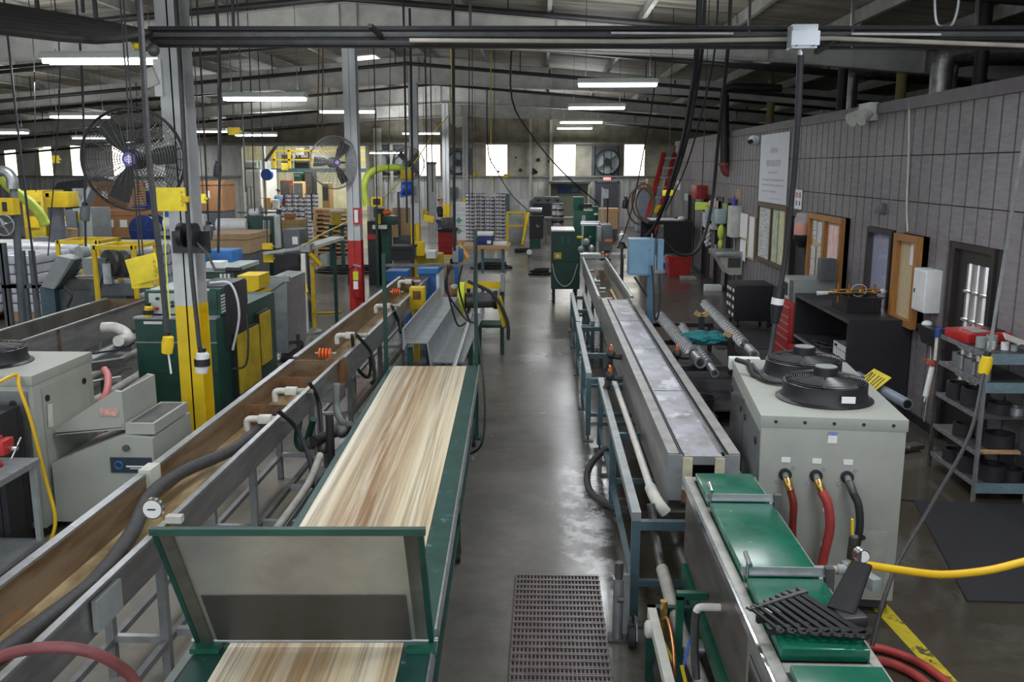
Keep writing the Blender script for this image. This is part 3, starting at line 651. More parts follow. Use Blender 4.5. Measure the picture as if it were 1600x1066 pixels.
# open bath beyond it
t = thing('open_water_bath', 'open narrow bath of brown water between pipe rails, past the stainless tank', 'water bath', (1.06, 13.25, 0))
MB().bx(.82, .84, 13.25, 19.2, .75, 1.08).build('side_panel', STEEL, t); MB().bx(1.27, 1.29, 13.25, 19.2, .75, 1.08).build('side_panel', STEEL, t)
MB().bx(.84, 1.27, 13.25, 19.2, .74, .76).build('bath_floor', RUST, t); MB().bx(.84, 1.27, 13.25, 13.27, .76, 1.05).build('end_panel', STEEL, t); MB().bx(.84, 1.27, 19.18, 19.2, .76, 1.05).build('end_panel', STEEL, t)
MB().bx(.842, 1.268, 13.28, 19.17, .90, .95).build('water', mat('brown_water', (.075, .055, .018), .06, 0, .2, 4), t)
for x in (.82, 1.3): MB().tube([(x, 13.3, 1.1), (x, 15, 1.1), (x, 17, 1.1), (x, 19.2, 1.1)], .028, 9).build('pipe_rail', GALV, t)
for i, y in enumerate((14.1, 15.3, 16.3, 18)): MB().lathe([(.02, -.05), (.02, .05)], (1.02 - .03 * i, y, .97), (1, 0, 0), 10).build('float', WHITE, t)
MB().bx(1.1, 1.14, 13.6, 15.2, .955, .975).build('guide_board', CARDL, t)
for y in (13.6, 16.2, 18.9):
    for x in (.88, 1.24): MB().bx(x - .025, x + .025, y - .025, y + .025, 0, .74).build('leg', TEAL, t)
# blue-grey stands
def stand(name, label, xa, xb, ys, z, extra=True):
    t = thing(name, label, 'steel stand', (xa, ys[0], 0))
    for x in (xa, xb):
        MB().bx(x - .03, x + .03, ys[0] - .03, ys[-1] + .03, z - .06, z).build('top_rail', mat('rail_with_worn_top', (.30, .33, .34), .45, .3, .3, 6), t)
        for y in ys:
            lg = MB().bx(x - .028, x + .028, y - .028, y + .028, .07, z - .06).build('leg', TEAL, t)
            MB().cyl((x, y, .012), (x, y, .08), .012).bx(x - .06, x + .06, y - .05, y + .05, 0, .014).build('levelling_foot', IRON, lg)
        MB().bx(x - .02, x + .02, ys[0], ys[-1], .24, .28).build('lower_rail', TEAL, t)
    for y in ys:
        MB().bx(xa, xb, y - .025, y + .025, z - .125, z - .065).build('cross_beam', TEAL, t); MB().bx(xa, xb, y - .02, y + .02, .28, .32).build('cross_brace', TEAL, t)
    return t
stand('steel_stand', 'blue-grey steel stand under the near end of the stainless tank', .61, 1.42, (5.62, 7.6, 9.4), .80)
stand('steel_stand', 'blue-grey steel stand with a lower rail, under the middle of the stainless tank', .50, 1.42, (9.75, 11.1, 13.0), .78)
stand('steel_stand', 'blue-grey steel stand beside the dark green wheeled cabinet', .52, .74, (13.5, 15.0, 16.6), .72)
t = thing('pvc_pipe', 'cream pipe with an elbow running under the left flange of the stainless tank', 'pipe', (.74, 5.75, .62))
MB().tube([(.74, 9.3, .80), (.75, 7.6, .80), (.745, 6.0, .82)], .028, 10).build('pipe_run', PVC, t)
MB().tube([(.745, 6.0, .82), (.75, 5.86, .82), (.77, 5.76, .80), (.82, 5.74, .74)], .04, 12, 3).build('elbow', CREAM, t)
def valve(px, py, Y, label):
    p = A(px, py, Y); x, y, z = p; t = thing('ball_valve', label, 'valve', p, 0, 'orange-handled ball valves on the tank')
    MB().ball((x, y, z - .04), .05, 12).tube([(x + .02, y, z - .06), (x + .08, y, z - .07), (x + .13, y, z - .07)], .03, 9).build('valve_body', DPIPE, t)
    MB().tube([(x - .01, y, z - .08), (x - .02, y + .04, z - .16), (x - .04, y + .15, z - .22)], .035, 9, 3).build('pipe_stub', IRON, t)
    MB().cyl((x, y, z), (x, y, z + .03), .02).box((x, y, z + .05), (.022, .07, .03), None, .006).build('handle', ORANGE, t)
valve(955, 548, 9.6, 'orange-handled ball valve left of the stainless tank, farther of the two'); valve(953, 581, 8.9, 'orange-handled ball valve left of the stainless tank, nearer of the two'); valve(1058, 548, 9.7, 'orange-handled ball valve on the screw-rack side of the stainless tank')
cable('drain_hose', [G(948, 700, .30), G(927, 720, .2), G(917, 745, .08), G(925, 772, .05), G(958, 792, .08), G(985, 800, .2)], .033, DHOSE, 'thick dark hose looping out from under the blue-grey stand', 'hose', n=10)
# jack post and castor by the near leg
t = thing('jack_post', 'weathered steel jack post standing beside the end of the ribbed mat', 'jack', (.49, 5.42, 0))
MB().cyl((.49, 5.42, .02), (.49, 5.42, .42), .035).build('outer_tube', GALV, t); MB().cyl((.49, 5.42, .42), (.49, 5.42, .53), .026).build('inner_tube', IRON, t)
MB().bx(.43, .55, 5.36, 5.48, 0, .02).build('foot_plate', IRON, t); MB().bx(.52, .56, 5.40, 5.44, .05, .45).build('rack_bar', GALV, t); MB().cyl((.48, 5.37, .3), (.52, 5.37, .3), .02).build('crank_pin', IRON, t)
t = thing('swivel_castor', 'dark castor wheel under the near leg of the blue-grey stand', 'castor', (.57, 5.35, 0))
MB().cyl((.55, 5.33, .07), (.59, 5.33, .07), .07, n=20).build('wheel', RUB, t); MB().prism([(5.27, .07), (5.39, .07), (5.42, .17), (5.3, .17)], 'x', .595, .603).build('fork', GALV, t)
# ---- sizing box with glossy green lids
t = thing('sizing_box', 'stainless sizing box with glossy green lids in the near corner', 'sizing box', (1.12, 3.0, 0))
bx0, bx1, by0, by1 = .905, 1.325, 2.55, 5.48
MB().bx(bx0, bx1, by0, by1, .56, 1.06).build('body', mat('scuffed_stainless', (.19, .165, .145), .36, .6, .4, 3, .05, streak=(1, 1, 4)), t)
for a, b in ((bx0 - .012, bx0 + .04), (bx1 - .03, bx1 + .012)): MB().bx(a, b, by0, by1 + .03, 1.058, 1.078, .004).build('rim', mat('worn_rim', (.40, .40, .37), .42, .2, .35, 7), t)
for y in (5.465, 3.28, 4.955, 3.995): MB().bx(bx0 + .041, bx1 - .031, y - .035, y + .035, 1.058, 1.077).build('rim', MATS['worn_rim'], t)
MB().bx(bx0 - .025, bx0 - .013, by0, by1, 1.03, 1.075).build('trim_strip', CHROME, t)
for a, b in ((4.98, 5.44), (4.02, 4.93), (3.34, 3.97), (2.6, 3.22)): MB().bx(.95, 1.30, a, b, 1.07, 1.125, .008).build('lid', BRGREEN, t, label='glossy green lid')
for y in (4.955, 3.995):
    MB().bx(.93, 1.34, y - .012, y + .012, 1.128, 1.135).bx(.93, 1.34, y + .006, y + .012, 1.135, 1.165).build('clamp_bar', GALV, t)
    MB().bx(1.315, 1.355, y - .02, y + .02, 1.03, 1.17).build('clamp_post', IRON, t)
    MB().cyl((.955, y - .01, 1.12), (.955, y - .01, 1.2), .008).cyl((.955, y - .06, 1.2), (.955, y + .05, 1.215), .011).build('tee_handle', CHROME, t)
MB().bx(bx0 - .02, bx0 - .005, 2.6, 3.62, .62, 1.02).build('window_frame', GALV, t); MB().bx(bx0 - .026, bx0 - .018, 2.66, 3.56, .68, .97).build('window_pane', mat('dark_glass', (.02, .025, .022), .08), t)
MB().bx(.88, .94, 2.5, 5.4, .44, .54).build('base_rail', GREEN, t); MB().bx(1.28, 1.34, 2.5, 5.4, .44, .54).build('base_rail', GREEN, t)
for x in (.91, 1.31):
    for y in (2.8, 5.2): MB().bx(x - .03, x + .03, y - .03, y + .03, 0, .44).build('leg', GREEN, t)
MB().tube([(bx0 - .12, 4.3, .78), (bx0 - .11, 4.3, .80), (bx0 - .08, 4.3, .805), (bx0, 4.3, .805)], .02, 9, 3).build('water_spout', PVC, t)
MB().tube([(bx0 - .12, 4.3, .78), (bx0 - .125, 4.3, .7), (bx0 - .12, 4.3, .55), (bx0 - .11, 4.28, .42)], .022, 9, 3).build('spout_hose', IRON, t)
MB().bx(.735, .775, 4.62, 4.66, .1, .70).build('pipe_post', GREEN, t); MB().bx(.735, .9, 4.62, 4.66, .68, .72).build('post_arm', GREEN, t)
MB().tube([(.76, 5.4, .50), (.79, 4.9, .40), (.86, 4.3, .30)], .04, 10, 4).build('drain_pipe', PVCD, t); MB().tube([(.72, 5.75, .80), (.74, 5.7, .68), (.75, 5.5, .55), (.76, 5.4, .5)], .03, 10, 4).build('drain_pipe', IRON, t)
# pump skid below it
t = thing('pump_skid', 'small green pump skid with brass valves beside the sizing box', 'pump', (.72, 4.5, 0))
MB().bx(.57, .62, 3.2, 4.32, .40, .46).build('side_rail', CREAM, t); MB().bx(.57, .9, 4.28, 4.32, .40, .46).build('end_rail', DGREEN, t)
for x, y in ((.59, 4.28), (.59, 3.3)): MB().bx(x - .025, x + .025, y - .025, y + .025, 0, .40).build('leg', DGREEN, t)
MB().bx(.6, .9, 3.2, 4.3, .1, .13).build('drip_tray', BLKM, t)
MB().lathe([(.035, 0), (.05, .012), (.05, .035), (.02, .04), (.02, .08)], (.535, 4.1, .42), (1, 0, 0), 16).build('hand_wheel', CREAM, t)
MB().cyl((.68, 4.05, .34), (.86, 4.05, .34), .045).build('pump_body', GALV, t); MB().cyl((.66, 4.25, .13), (.66, 4.25, .52), .022).build('standpipe', BRASS, t)
MB().tube([(.64, 4.15, .45), (.665, 4.1, .48), (.67, 3.9, .42), (.65, 3.7, .36)], .01, 8, 4).build('copper_tube', mat('copper', (.55, .22, .09), .35, .8), t)
MB().bar((.70, 3.75, .38), (.75, 3.86, .50), .014, .006).build('lever', BLUE, t); MB().bar((.62, 3.95, .43), (.66, 3.82, .38), .018, .006).build('lever', YEL, t); MB().bar((.70, 3.6, .36), (.69, 3.74, .41), .018, .006).build('lever', YEL, t)
MB().tube([(.78, 4.4, .5), (.77, 4.2, .40), (.79, 3.9, .25), (.82, 3.5, .1)], .018, 9, 4).build('drain_hose', DGREEN, t)
for o in t.children: o.location += Vector((.05, .68, 0))
# ---- chiller
def chiller(name, label, loc, rz, w, L, h, fans, front=True):
    t = thing(name, label, 'chiller', loc, rz); B = lambda nm, mb, m, **k: mb.build(nm, m, t, world=False, **k)
    B('cabinet', MB().bx(0, w, 0, L, .10, h, .006), BEIGE); B('top_cover', MB().bx(-.008, w + .008, -.008, L + .008, h - .075, h + .004, .004), BEIGE)
    for x in (.08, w - .08):
        for y in (.1, L - .1): B('caster', MB().cyl((x - .02, y, .05), (x + .02, y, .05), .05, n=14), RUB)
    B('kick_panel', MB().bx(.03, w - .03, .02, .03, .04, .1), BLKM)
    for y0, y1 in ((.04, L * .48), (L * .5, L - .04)):
        for x, s in ((-.006, -1), (w + .006, 1)):
            d = B('side_door', MB().bx(x - .005, x + .005, y0, y1, .16, h - .12), mat('grey_door', (.36, .365, .35), .35, .25, .15, 4) if s > 0 else mat('shiny_side_panel', (.30, .31, .31), .25, .6, .3, 2))
            for yk in (y0 + .12, y1 - .1): MB().cyl((x, yk, h - .22), (x + s * .012, yk, h - .22), .028, n=16).build('latch', BLK, d, world=False)
    for fx, fy in fans:
        r = .30; f = B('fan', MB().lathe([(r + .035, h), (r + .035, h + .012), (r + .005, h + .025), (r - .01, h + .06), (r - .01, h + .13), (r - .02, h + .135), (r - .03, h + .13), (r - .03, h + .02)], (fx, fy, 0), (0, 0, 1), 40), BLK)
        MB().cyl((fx, fy, h + .12), (fx, fy, h + .235), .085, n=24).build('motor', BLK, f, world=False); MB().cyl((fx, fy, h + .235), (fx, fy, h + .24), .075, n=24).build('motor_cap', GREY, f, world=False)
        mb = MB()
        for k in range(0, 13): mb.ring((fx, fy, h + .143 + .03 * (1 - k / 12) ** .5), .09 + k * .0155, .0035, n=36, m=4)
        mb.build('wire_guard', mat('guard_wire', (.10, .10, .105), .35, .3), f, world=False)
        for k in range(6):
            a = k * math.pi / 3 + .3; MB().bar((fx + .08 * math.cos(a), fy + .08 * math.sin(a), h + .178), (fx + r * math.cos(a), fy + r * math.sin(a), h + .145), .014, .008).build('guard_arm', BLK, f, world=False)
        for k in range(5):
            a = k * math.pi * .4; MB().plate([(fx + .05 * math.cos(a), fy + .05 * math.sin(a), h + .06), (fx + .25 * math.cos(a - .15), fy + .25 * math.sin(a - .15), h + .05), (fx + .25 * math.cos(a + .35), fy + .25 * math.sin(a + .35), h + .09), (fx + .05 * math.cos(a + .7), fy + .05 * math.sin(a + .7), h + .08)], .004).build('fan_blade', DGREY, f, world=False)
    return t, B
CH = (1.457, 5.90, 0); ch, B = chiller('chiller', 'large putty-grey chiller cabinet with two black top fans and three hoses', CH, -5.5, .925, 1.80, 1.37, ((.50, .52), (.48, 1.25)))
for i in range(5): B('screw', MB().cyl((.09 + i * .187, -.014, 1.335), (.09 + i * .187, -.006, 1.335), .011), BLK)
tagp = B('notice_label', MB().bx(.43, .49, -.0075, -.004, 1.20, 1.275), PAPER); MB().bx(.43, .49, -.009, -.006, 1.255, 1.275).build('blue_band', BLUE, tagp, world=False)
MB().bx(.55, .64, .205, .212, 1.42, 1.465).build('fan_label', PAPER, ch, world=False)
text('NOTICE', .016, 'lettering', PAPER, (CH[0] + .46 * .9954 - .01 * .0958, CH[1] - .46 * .0958 - .0095, 1.265), (90, 0, -5.5), ch)
for i, (x, m_) in enumerate(((.17, BRH), (.37, REDH), (.57, BLK))):
    B('label_plate', MB().bx(x - .03, x + .03, -.007, -.003, 1.055, 1.09), PAPER)
    B('bulkhead', MB().cyl((x, -.02, .97), (x, 0, .97), .042, n=20), BLK); B('nipple', MB().cyl((x, -.07, .955), (x, -.01, .97), .022), GALV); B('hose_tail', MB().tube([(x, -.07, .955), (x + .01, -.10, .93), (x + .02, -.11, .90)], .027, 10, 3), BRASS if i < 2 else IRON)
    for dx, dz in ((.05, .05), (-.05, -.05)): B('bolt', MB().cyl((x + dx, -.012, .97 + dz), (x + dx, 0, .97 + dz), .011), CHROME)
B('hatch', MB().bx(.64, .86, -.006, -.002, .12, .60, .002), mat('hatch_grey', (.32, .335, .30), .5)); B('hatch_latch', MB().cyl((.70, -.012, .55), (.70, -.004, .55), .018), BLK)
for z in (.72, .47): B('label_plate', MB().bx(.43, .475, -.006, -.002, z, z + .025), PAPER)
R55 = lambda x, y, z: world_matrix(ch) @ Vector((x, y, z))
cable('coolant_hose', [R55(.19, -.11, .90), R55(.215, -.12, .8), R55(.22, -.11, .62), R55(.24, -.10, .45), R55(.27, -.08, .30)], .026, BRH, 'dark brown hose hanging from the chiller, beside the bright red hose', 'hose', n=12)
cable('coolant_hose', [R55(.39, -.11, .90), R55(.43, -.14, .82), R55(.45, -.15, .66), R55(.425, -.14, .45), R55(.40, -.13, .2), R55(.39, -.13, .08)], .031, REDH, 'bright red hose hanging from the middle port of the chiller', 'hose', n=12)
cable('coolant_hose', [R55(.59, -.11, .90), R55(.625, -.13, .82), R55(.64, -.14, .68), R55(.625, -.14, .52)], .026, RUB, 'black hose hanging from the chiller port closest to the yellow valve handle', 'hose', n=12)
cable('red_hose', [(1.30, 4.95, .98), (1.36, 5.0, .9), (1.46, 5.05, .7), (1.56, 5.1, .45), (1.60, 5.1, .2)], .024, REDH, 'red hose slanting down behind the green lids', 'hose', n=10)
one('chiller_cable', MB().tube([R55(.10, 1.62, 1.40), R55(.08, 1.3, 1.395), R55(.14, .95, 1.395), R55(.3, .86, 1.40), R55(.5, .87, 1.42)], .018, 8, 5).tube([R55(.12, 1.5, 1.40), R55(.12, 1.1, 1.42), R55(.22, .86, 1.40), R55(.75, .87, 1.40), R55(.86, 1.1, 1.4)], .014, 8, 5), RUB, 'black cables lying between the two fans on top of the big chiller', 'cable')
one('white_junction_box', MB().box(R55(.10, 1.86, 1.33), (.26, .10, .10), (0, 0, -5.5), .006), WHITE, 'white box at the far top corner of the big chiller', 'junction box')
# service manifold with gauge behind the wrenches
t = thing('gauge_manifold', 'grey pipe manifold with round gauge and yellow valve handle beside the chiller', 'manifold', (1.70, 4.6, .0))
P0, P1 = G(1262, 890, .80), G(1322, 890, .80)
MB().cyl(P0, P1, .022).build('pipe_run', PVCD, t); MB().cyl(P1 - Vector((.05, 0, 0)), P1 + Vector((.06, 0, 0)), .03).build('pipe_tee', GREY, t)
MB().cyl(P1 + Vector((.01, .01, -.03)), P1 + Vector((.01, .02, -.80)), .022).build('downpipe', GREY, t)
PB = G(1352, 902, .80); MB().box(PB + Vector((-.02, .02, 0)), (.06, .26, .07), (0, 0, 22), .006).build('manifold_block', GREY, t)
PG = A(1347, 868, 4.75); MB().cyl(PG + Vector((.0, -.02, 0)), PG + Vector((-.01, .03, 0)), .04, n=24).build('gauge', CHROME, t); MB().cyl(PG + Vector((0, -.022, 0)), PG + Vector((0, -.019, 0)), .033, n=24).build('gauge_face', PAPER, t)
PV = A(1334, 838, 4.85); MB().cyl(PV, PV + Vector((0, .02, -.14)), .024).build('valve_body', IRON, t); MB().bar(PV + Vector((-.01, 0, .01)), PV + Vector((-.015, 0, .10)), .022, .01).build('valve_handle', YEL, t)
cable('yellow_hose', [G(1328, 885, .83), G(1345, 882, .84), G(1400, 890, .80), G(1470, 898, .76), G(1540, 892, .78), G(1600, 878, .84), G(1680, 858, .92)], .022, mat('yellow_hose_rubber', (.85, .52, .01), .45, 0, .12, 7), 'bright yellow hose sagging from the gauge manifold across the dark floor', 'hose', n=12)
cable('yellow_hose', [G(1323, 955, .62), (1.66, 4.32, .4), (1.67, 4.3, .1), (1.66, 4.25, .03)], .016, MATS['yellow_hose_rubber'], 'short yellow hose dropping behind the wrench rack', 'hose', n=9)
for i, pts in enumerate(([G(1340, 1008, .03), G(1385, 1016, .03), G(1440, 1038, .03), G(1490, 1075, .03)], [G(1345, 1028, .03), G(1390, 1036, .03), G(1430, 1055, .03), G(1460, 1080, .03)])):
    cable('floor_hose', pts, .027, REDH, ('outer of two red hoses curving over the floor to the yellow line', 'inner of two red hoses curving over the floor near the green lids')[i], 'hose', n=10)
# ---- wrenches in their rack on the green lid
RK = G(1250, 978, 1.125); u = (G(1300, 962, 1.125) - G(1205, 972, 1.125)).normalized(); v = Vector((-u.y, u.x, 0))
t = thing('wrench_rack', 'black plastic wrench rack with a tall hinged flap lying on the green lid', 'tool rack', RK)
for k in (-.05, .05): MB().bar(RK + v * k - u * .17 + Vector((0, 0, .02)), RK + v * k + u * .16 + Vector((0, 0, .03)), .02, .03).build('rack_bar', BLK, t)
E0 = RK + u * .16; MB().box(E0 + Vector((.05, .0, .03)), (.11, .14, .05), (0, 0, 10), .01).build('rack_base', BLK, t)
MB().plate([E0 + Vector((-.02, .03, .05)), E0 + Vector((.06, -.03, .05)), E0 + Vector((.165, .10, .21)), E0 + Vector((.11, .14, .21))], .012).build('flap', BLK, t)
for a, b in (((-.02, .03, .05), (.11, .14, .21)), ((.06, -.03, .05), (.165, .10, .21))): MB().bar(E0 + Vector(a), E0 + Vector(b), .014, .02).build('flap_edge', BLK, t)
names = ['smallest wrench at the outer end of the black rack', 'second smallest wrench in the black rack', 'third wrench counted from the outer end of the black rack', 'fourth wrench counted from the outer end of the black rack', 'middle-sized wrench, fifth from the outer end of the rack', 'third largest wrench in the black rack', 'second largest wrench in the black rack', 'largest wrench, beside the flap of the black rack']
for i in range(8):
    ln = .085 + .012 * i; c = RK + u * (-.155 + .041 * i) + Vector((0, 0, .05)); d = (v * -1 + u * .25).normalized(); a = c - d * ln; b = c + d * ln - Vector((0, 0, .015)); w = .009 + .0015 * i
    t = thing('combination_wrench', names[i], 'wrench', c, 0, 'black wrenches in the rack')
    MB().bar(a, b, w * 1.6, w).build('shank', mat('black_oxide', (.03, .03, .034), .35, .6, .3, 9), t)
    MB().ring(b, w * 1.5, w * .65, (0, 0, 1), 16, 6).build('box_end', MATS['black_oxide'], t)
    s = d.cross(Vector((0, 0, 1))); MB().bar(a + s * w, a + s * w * 1.5 - d * w * 2.6, w, w).bar(a - s * w, a - s * w * 1.5 - d * w * 2.6, w, w).bar(a - s * w * 1.6, a + s * w * 1.6, w, w * 1.4).build('open_end', IRON, t)
# ---- control box on a mast, screw rack
t = thing('control_box', 'light blue control cabinet on a mast standing behind the stainless tank', 'control cabinet', (1.47, 12.6, 0))
MB().bx(1.16, 1.50, 12.45, 12.75, 1.53, 2.03, .01).build('cabinet', LBLUE, t); MB().bx(1.18, 1.43, 12.44, 12.452, 1.555, 2.01).build('door', LBLUE, t); MB().bx(1.43, 1.52, 12.5, 12.62, 0, 2.03).build('mast', mat('mast_blue', (.12, .24, .36), .45), t)
for z in (1.65, 1.9): MB().cyl((1.435, 12.43, z - .02), (1.435, 12.43, z + .02), .008).build('hinge', GALV, t)
for k in range(4): MB().bx(1.55, 1.63, 12.46 + .05 * k, 12.475 + .05 * k, 1.6, 2.02).build('cooling_fin', LBLUE, t)
MB().cyl((1.47, 12.5, 2.03), (1.47, 12.5, 2.10), .012).build('conduit_stub', GALV, t); MB().bar((1.45, 12.55, 1.2), (1.25, 12.55, 1.5), .03).build('brace', DPIPE, t); MB().bx(1.3, 1.62, 12.4, 12.75, 0, .02).build('base_plate', TEAL, t)
cable('black_cable', [A(1018, 415, 12.3), A(1021, 450, 12.2), A(1022, 490, 12.1), A(1027, 498, 12.1), A(1031, 470, 12.2), A(1030, 430, 12.4)], .014, RUB, 'black cable loop hanging beside the light blue cabinet mast')
t = thing('screw_rack', 'black steel rack carrying long feed screws', 'rack', (2.1, 12, 0))
for x in (1.6, 2.55):
    for y in (10.3, 12.2, 13.8): MB().bx(x - .03, x + .03, y - .03, y + .03, 0, .62).build('leg', BLKM, t)
    MB().bx(x - .03, x + .03, 10.2, 13.9, .56, .62).build('side_rail', BLKM, t); MB().bx(x - .03, x + .03, 10.2, 13.9, .15, .2).build('lower_rail', BLKM, t)
for y in (10.6, 12.2, 13.6): MB().bx(1.6, 2.55, y - .04, y + .04, .62, .68).build('cross_beam', BLKM, t)
MB().bx(1.62, 2.53, 10.3, 13.8, .2, .22).build('lower_shelf', BLKM, t)
for y, h in ((12.4, .98), (11.3, .90)):
    x = 2.17 if y > 12 else 2.36
    MB().bx(x - .035, x + .035, y - .035, y + .035, .62, h).build('upright', BLKM, t); MB().bar((x - .09, y, h + .05), (x, y, h), .05, .06).bar((x + .09, y, h + .05), (x, y, h), .05, .06).build('timber_vee', WOOD, t)
def feed_screw(label, a, b, r):
    a, b = Vector(a), Vector(b); d = (b - a); Ls = d.length; d.normalize(); u_, v_ = _perp(d)
    t = thing('feed_screw', label, 'extruder screw', a, 0, 'long feed screws on the rack')
    MB().cyl(a, b, r * .55, n=14).build('shaft', DPIPE, t); n = int(Ls * .82 / .125) * 12; mb = MB(); inner = []; outer = []
    for i in range(n + 1):
        f = i / n; an = f * (n / 12) * 2 * math.pi; q = u_ * math.cos(an) + v_ * math.sin(an); c = a + d * (Ls * (.04 + f * .80))
        inner.append((c + q * r * .5 - d * .026, c + q * r * .5 + d * .026)); outer.append((c + q * r - d * .02, c + q * r + d * .02))
    V = [mb.bm.verts.new(p) for k in range(n + 1) for p in (inner[k][0], outer[k][0], outer[k][1], inner[k][1])]
    for k in range(n):
        for j in range(3): mb.bm.faces.new((V[k * 4 + j], V[k * 4 + j + 1], V[k * 4 + 4 + j + 1], V[k * 4 + 4 + j]))
    mb.build('flight', mat('machined_flight', (.42, .43, .45), .42, .6, .2, 9), t)
    MB().cyl(b - d * .34, b, r * .8, n=16).build('drive_shank', GALV, t)
feed_screw('thick feed screw lying closest to the stainless tank', (1.74, 13.7, .79), (1.80, 10.25, .79), .085)
feed_screw('thin feed screw half under the teal rag', (1.98, 13.0, .76), (1.92, 10.0, .72), .06)
feed_screw('bright feed screw lying farthest from the tank, on timber blocks', (2.44, 13.9, .96), (2.42, 10.3, .88), .07)
mb = MB(); bmesh.ops.create_uvsphere(mb.bm, u_segments=28, v_segments=18, radius=1)
for w_ in mb.bm.verts:
    n_ = noise.noise(w_.co * 2.3); w_.co = Vector((w_.co.x * .26, w_.co.y * .2, max(-.05, w_.co.z * .09))) * (1 + .5 * n_) + Vector((2.05, 11.5, .84))
one('rag', mb, CLOTH, 'crumpled teal rag draped over the feed screws', 'rag')
t = thing('parts_cart', 'black wire cart holding a pail and coils, between tank and chiller', 'cart', (1.55, 8.7, 0))
for x in (1.36, 1.62):
    for y in (8.3, 9.2): MB().bx(x - .015, x + .015, y - .015, y + .015, 0, .7).build('leg', BLKM, t)
for z in (.3, .66): MB().bx(1.34, 1.64, 8.28, 9.22, z, z + .02).build('shelf', BLKM, t)
one('pail', MB().lathe([(.09, 0), (.11, .16), (.115, .16), (.1, .01)], (1.52, 8.45, .69), n=24), BLK, 'small black pail on the cart behind the chiller corner', 'pail')
one('wire_coil', MB().ring((1.47, 8.85, .71), .12, .012).ring((1.46, 8.84, .73), .10, .012).ring((1.48, 8.86, .75), .115, .012), PVCD, 'pale wire coil on the black cart', 'coil')
# floor things in front
t = thing('drain_mat', 'long brown-black ribbed rubber mat on the aisle floor', 'floor mat', (.1, 5, 0))
mb = MB()
for i in range(25): mb.bx(-.19 + i * .0249, -.181 + i * .0249, 2.6, 6.32, .002, .026)
mb.build('lengthwise_ribs', mat('mauve_rubber', (.15, .122, .122), .32, 0, .4, 9, .05), t); mb = MB()
for i in range(94): mb.bx(-.19, .42, 2.6 + i * .0395, 2.614 + i * .0395, .004, .018 + .012 * (i % 2))
mb.build('cross_ribs', MATS['mauve_rubber'], t)
one('rubber_mat', MB().plate([G(1428, 784, 0), G(1560, 876, 0), (3.9, 5.6, 0), (4.38, 8.2, 0), (4.0, 8.4, 0)][0:1] + [(2.98, 6.02, 0), (4.35, 6.0, 0), (4.38, 7.9, 0), (3.2, 8.02, 0)], .012), mat('charcoal_mat', (.022, .022, .03), .7, 0, .3, 60, .3), 'wide charcoal rubber mat on the floor before the steel shelving', 'floor mat')
mb = MB(); a, b = G(1372, 945, 0), G(1500, 1085, 0); mb.plate([a - Vector((.06, 0, 0)), b - Vector((.05, 0, 0)), b + Vector((.05, 0, 0)), a + Vector((.06, 0, 0))], .003)
o = one('floor_line', mb, mat('worn_yellow_line', (.62, .50, .02), .5, 0, .3, 6, wear=((.06, .05, .03), 5, .535)), 'worn yellow line painted on the floor beside the chiller', 'floor marking')
o['kind'] = 'structure'; del o['category']; o.name = 'trim_5'
# ============================================================ along the office partition
def wrect(x0, y0, x1, y1, X=XW):
    """picture corners on the partition -> near/far Y and z range"""
    a, b, c, d = W(x0, y0, X), W(x1, y0, X), W(x0, y1, X), W(x1, y1, X)
    return min(b.y, d.y), max(a.y, c.y), (c.z + d.z) / 2, (a.z + b.z) / 2
def wbox(mb, Y0, Y1, Z0, Z1, d, X=XW, bev=0.): return mb.bx(X - d, X, Y0, Y1, Z0, Z1, bev)
DK = mat('brown_black_door_paint', (.028, .022, .022), .45, 0, .25, 5)
WHITE_ROOM = None
for i, (a, b, h) in enumerate(DOORS):
    mb = MB(); d = .06
    mb.bx(XW - .02, XW + .12, a, a + d, 0, h).bx(XW - .02, XW + .12, b - d, b, 0, h).bx(XW - .02, XW + .12, a + d, b - d, h - d, h)
    if i: mb.bx(XW - .015, XW, a - .05, a, 0, h + .05).bx(XW - .015, XW, b, b + .05, 0, h + .05).bx(XW - .015, XW, a - .05, b + .05, h, h + .05)
    o = struct('door_%d' % (i + 1), mb, DK, 'dark painted door frame in the partition')
    if i == 0:   # glazed door: stiles, rails and nine lights
        mb = MB(); g0, g1, z0, z1 = a + .19, b - .24, .50, 2.0
        mb.bx(XW + .03, XW + .07, a + d, g0, 0, h - d).bx(XW + .03, XW + .07, g1, b - d, 0, h - d).bx(XW + .03, XW + .07, g0, g1, 0, z0).bx(XW + .03, XW + .07, g0, g1, z1, h - d)
        mb.build('door_leaf', DK, o)
        for k in (1, 2): MB().bx(XW + .025, XW + .075, g0 + (g1 - g0) * k / 3 - .012, g0 + (g1 - g0) * k / 3 + .012, z0, z1).build('glazing_bar', mat('glazing_bar_grey', (.3, .29, .28), .5), o)
        for k in (1, 2, 3, 4): MB().bx(XW + .025, XW + .075, g0, g1, z0 + (z1 - z0) * k / 5 - .012, z0 + (z1 - z0) * k / 5 + .012).build('glazing_bar', MATS['glazing_bar_grey'], o)
        MB().bx(XW + .048, XW + .052, g0, g1, z0, z1).build('door_glass', glass('door_pane', alpha=.12), o)
    else:
        MB().bx(XW + .05, XW + .09, a + d, b - d, .01, h - d).build('door_leaf', mat('dark_door_leaf', (.022, .018, .02), .5), o)
        MB().cyl((XW + .02, a + .12, 1.0), (XW + .05, a + .12, 1.0), .03).build('door_knob', BRASS, o)
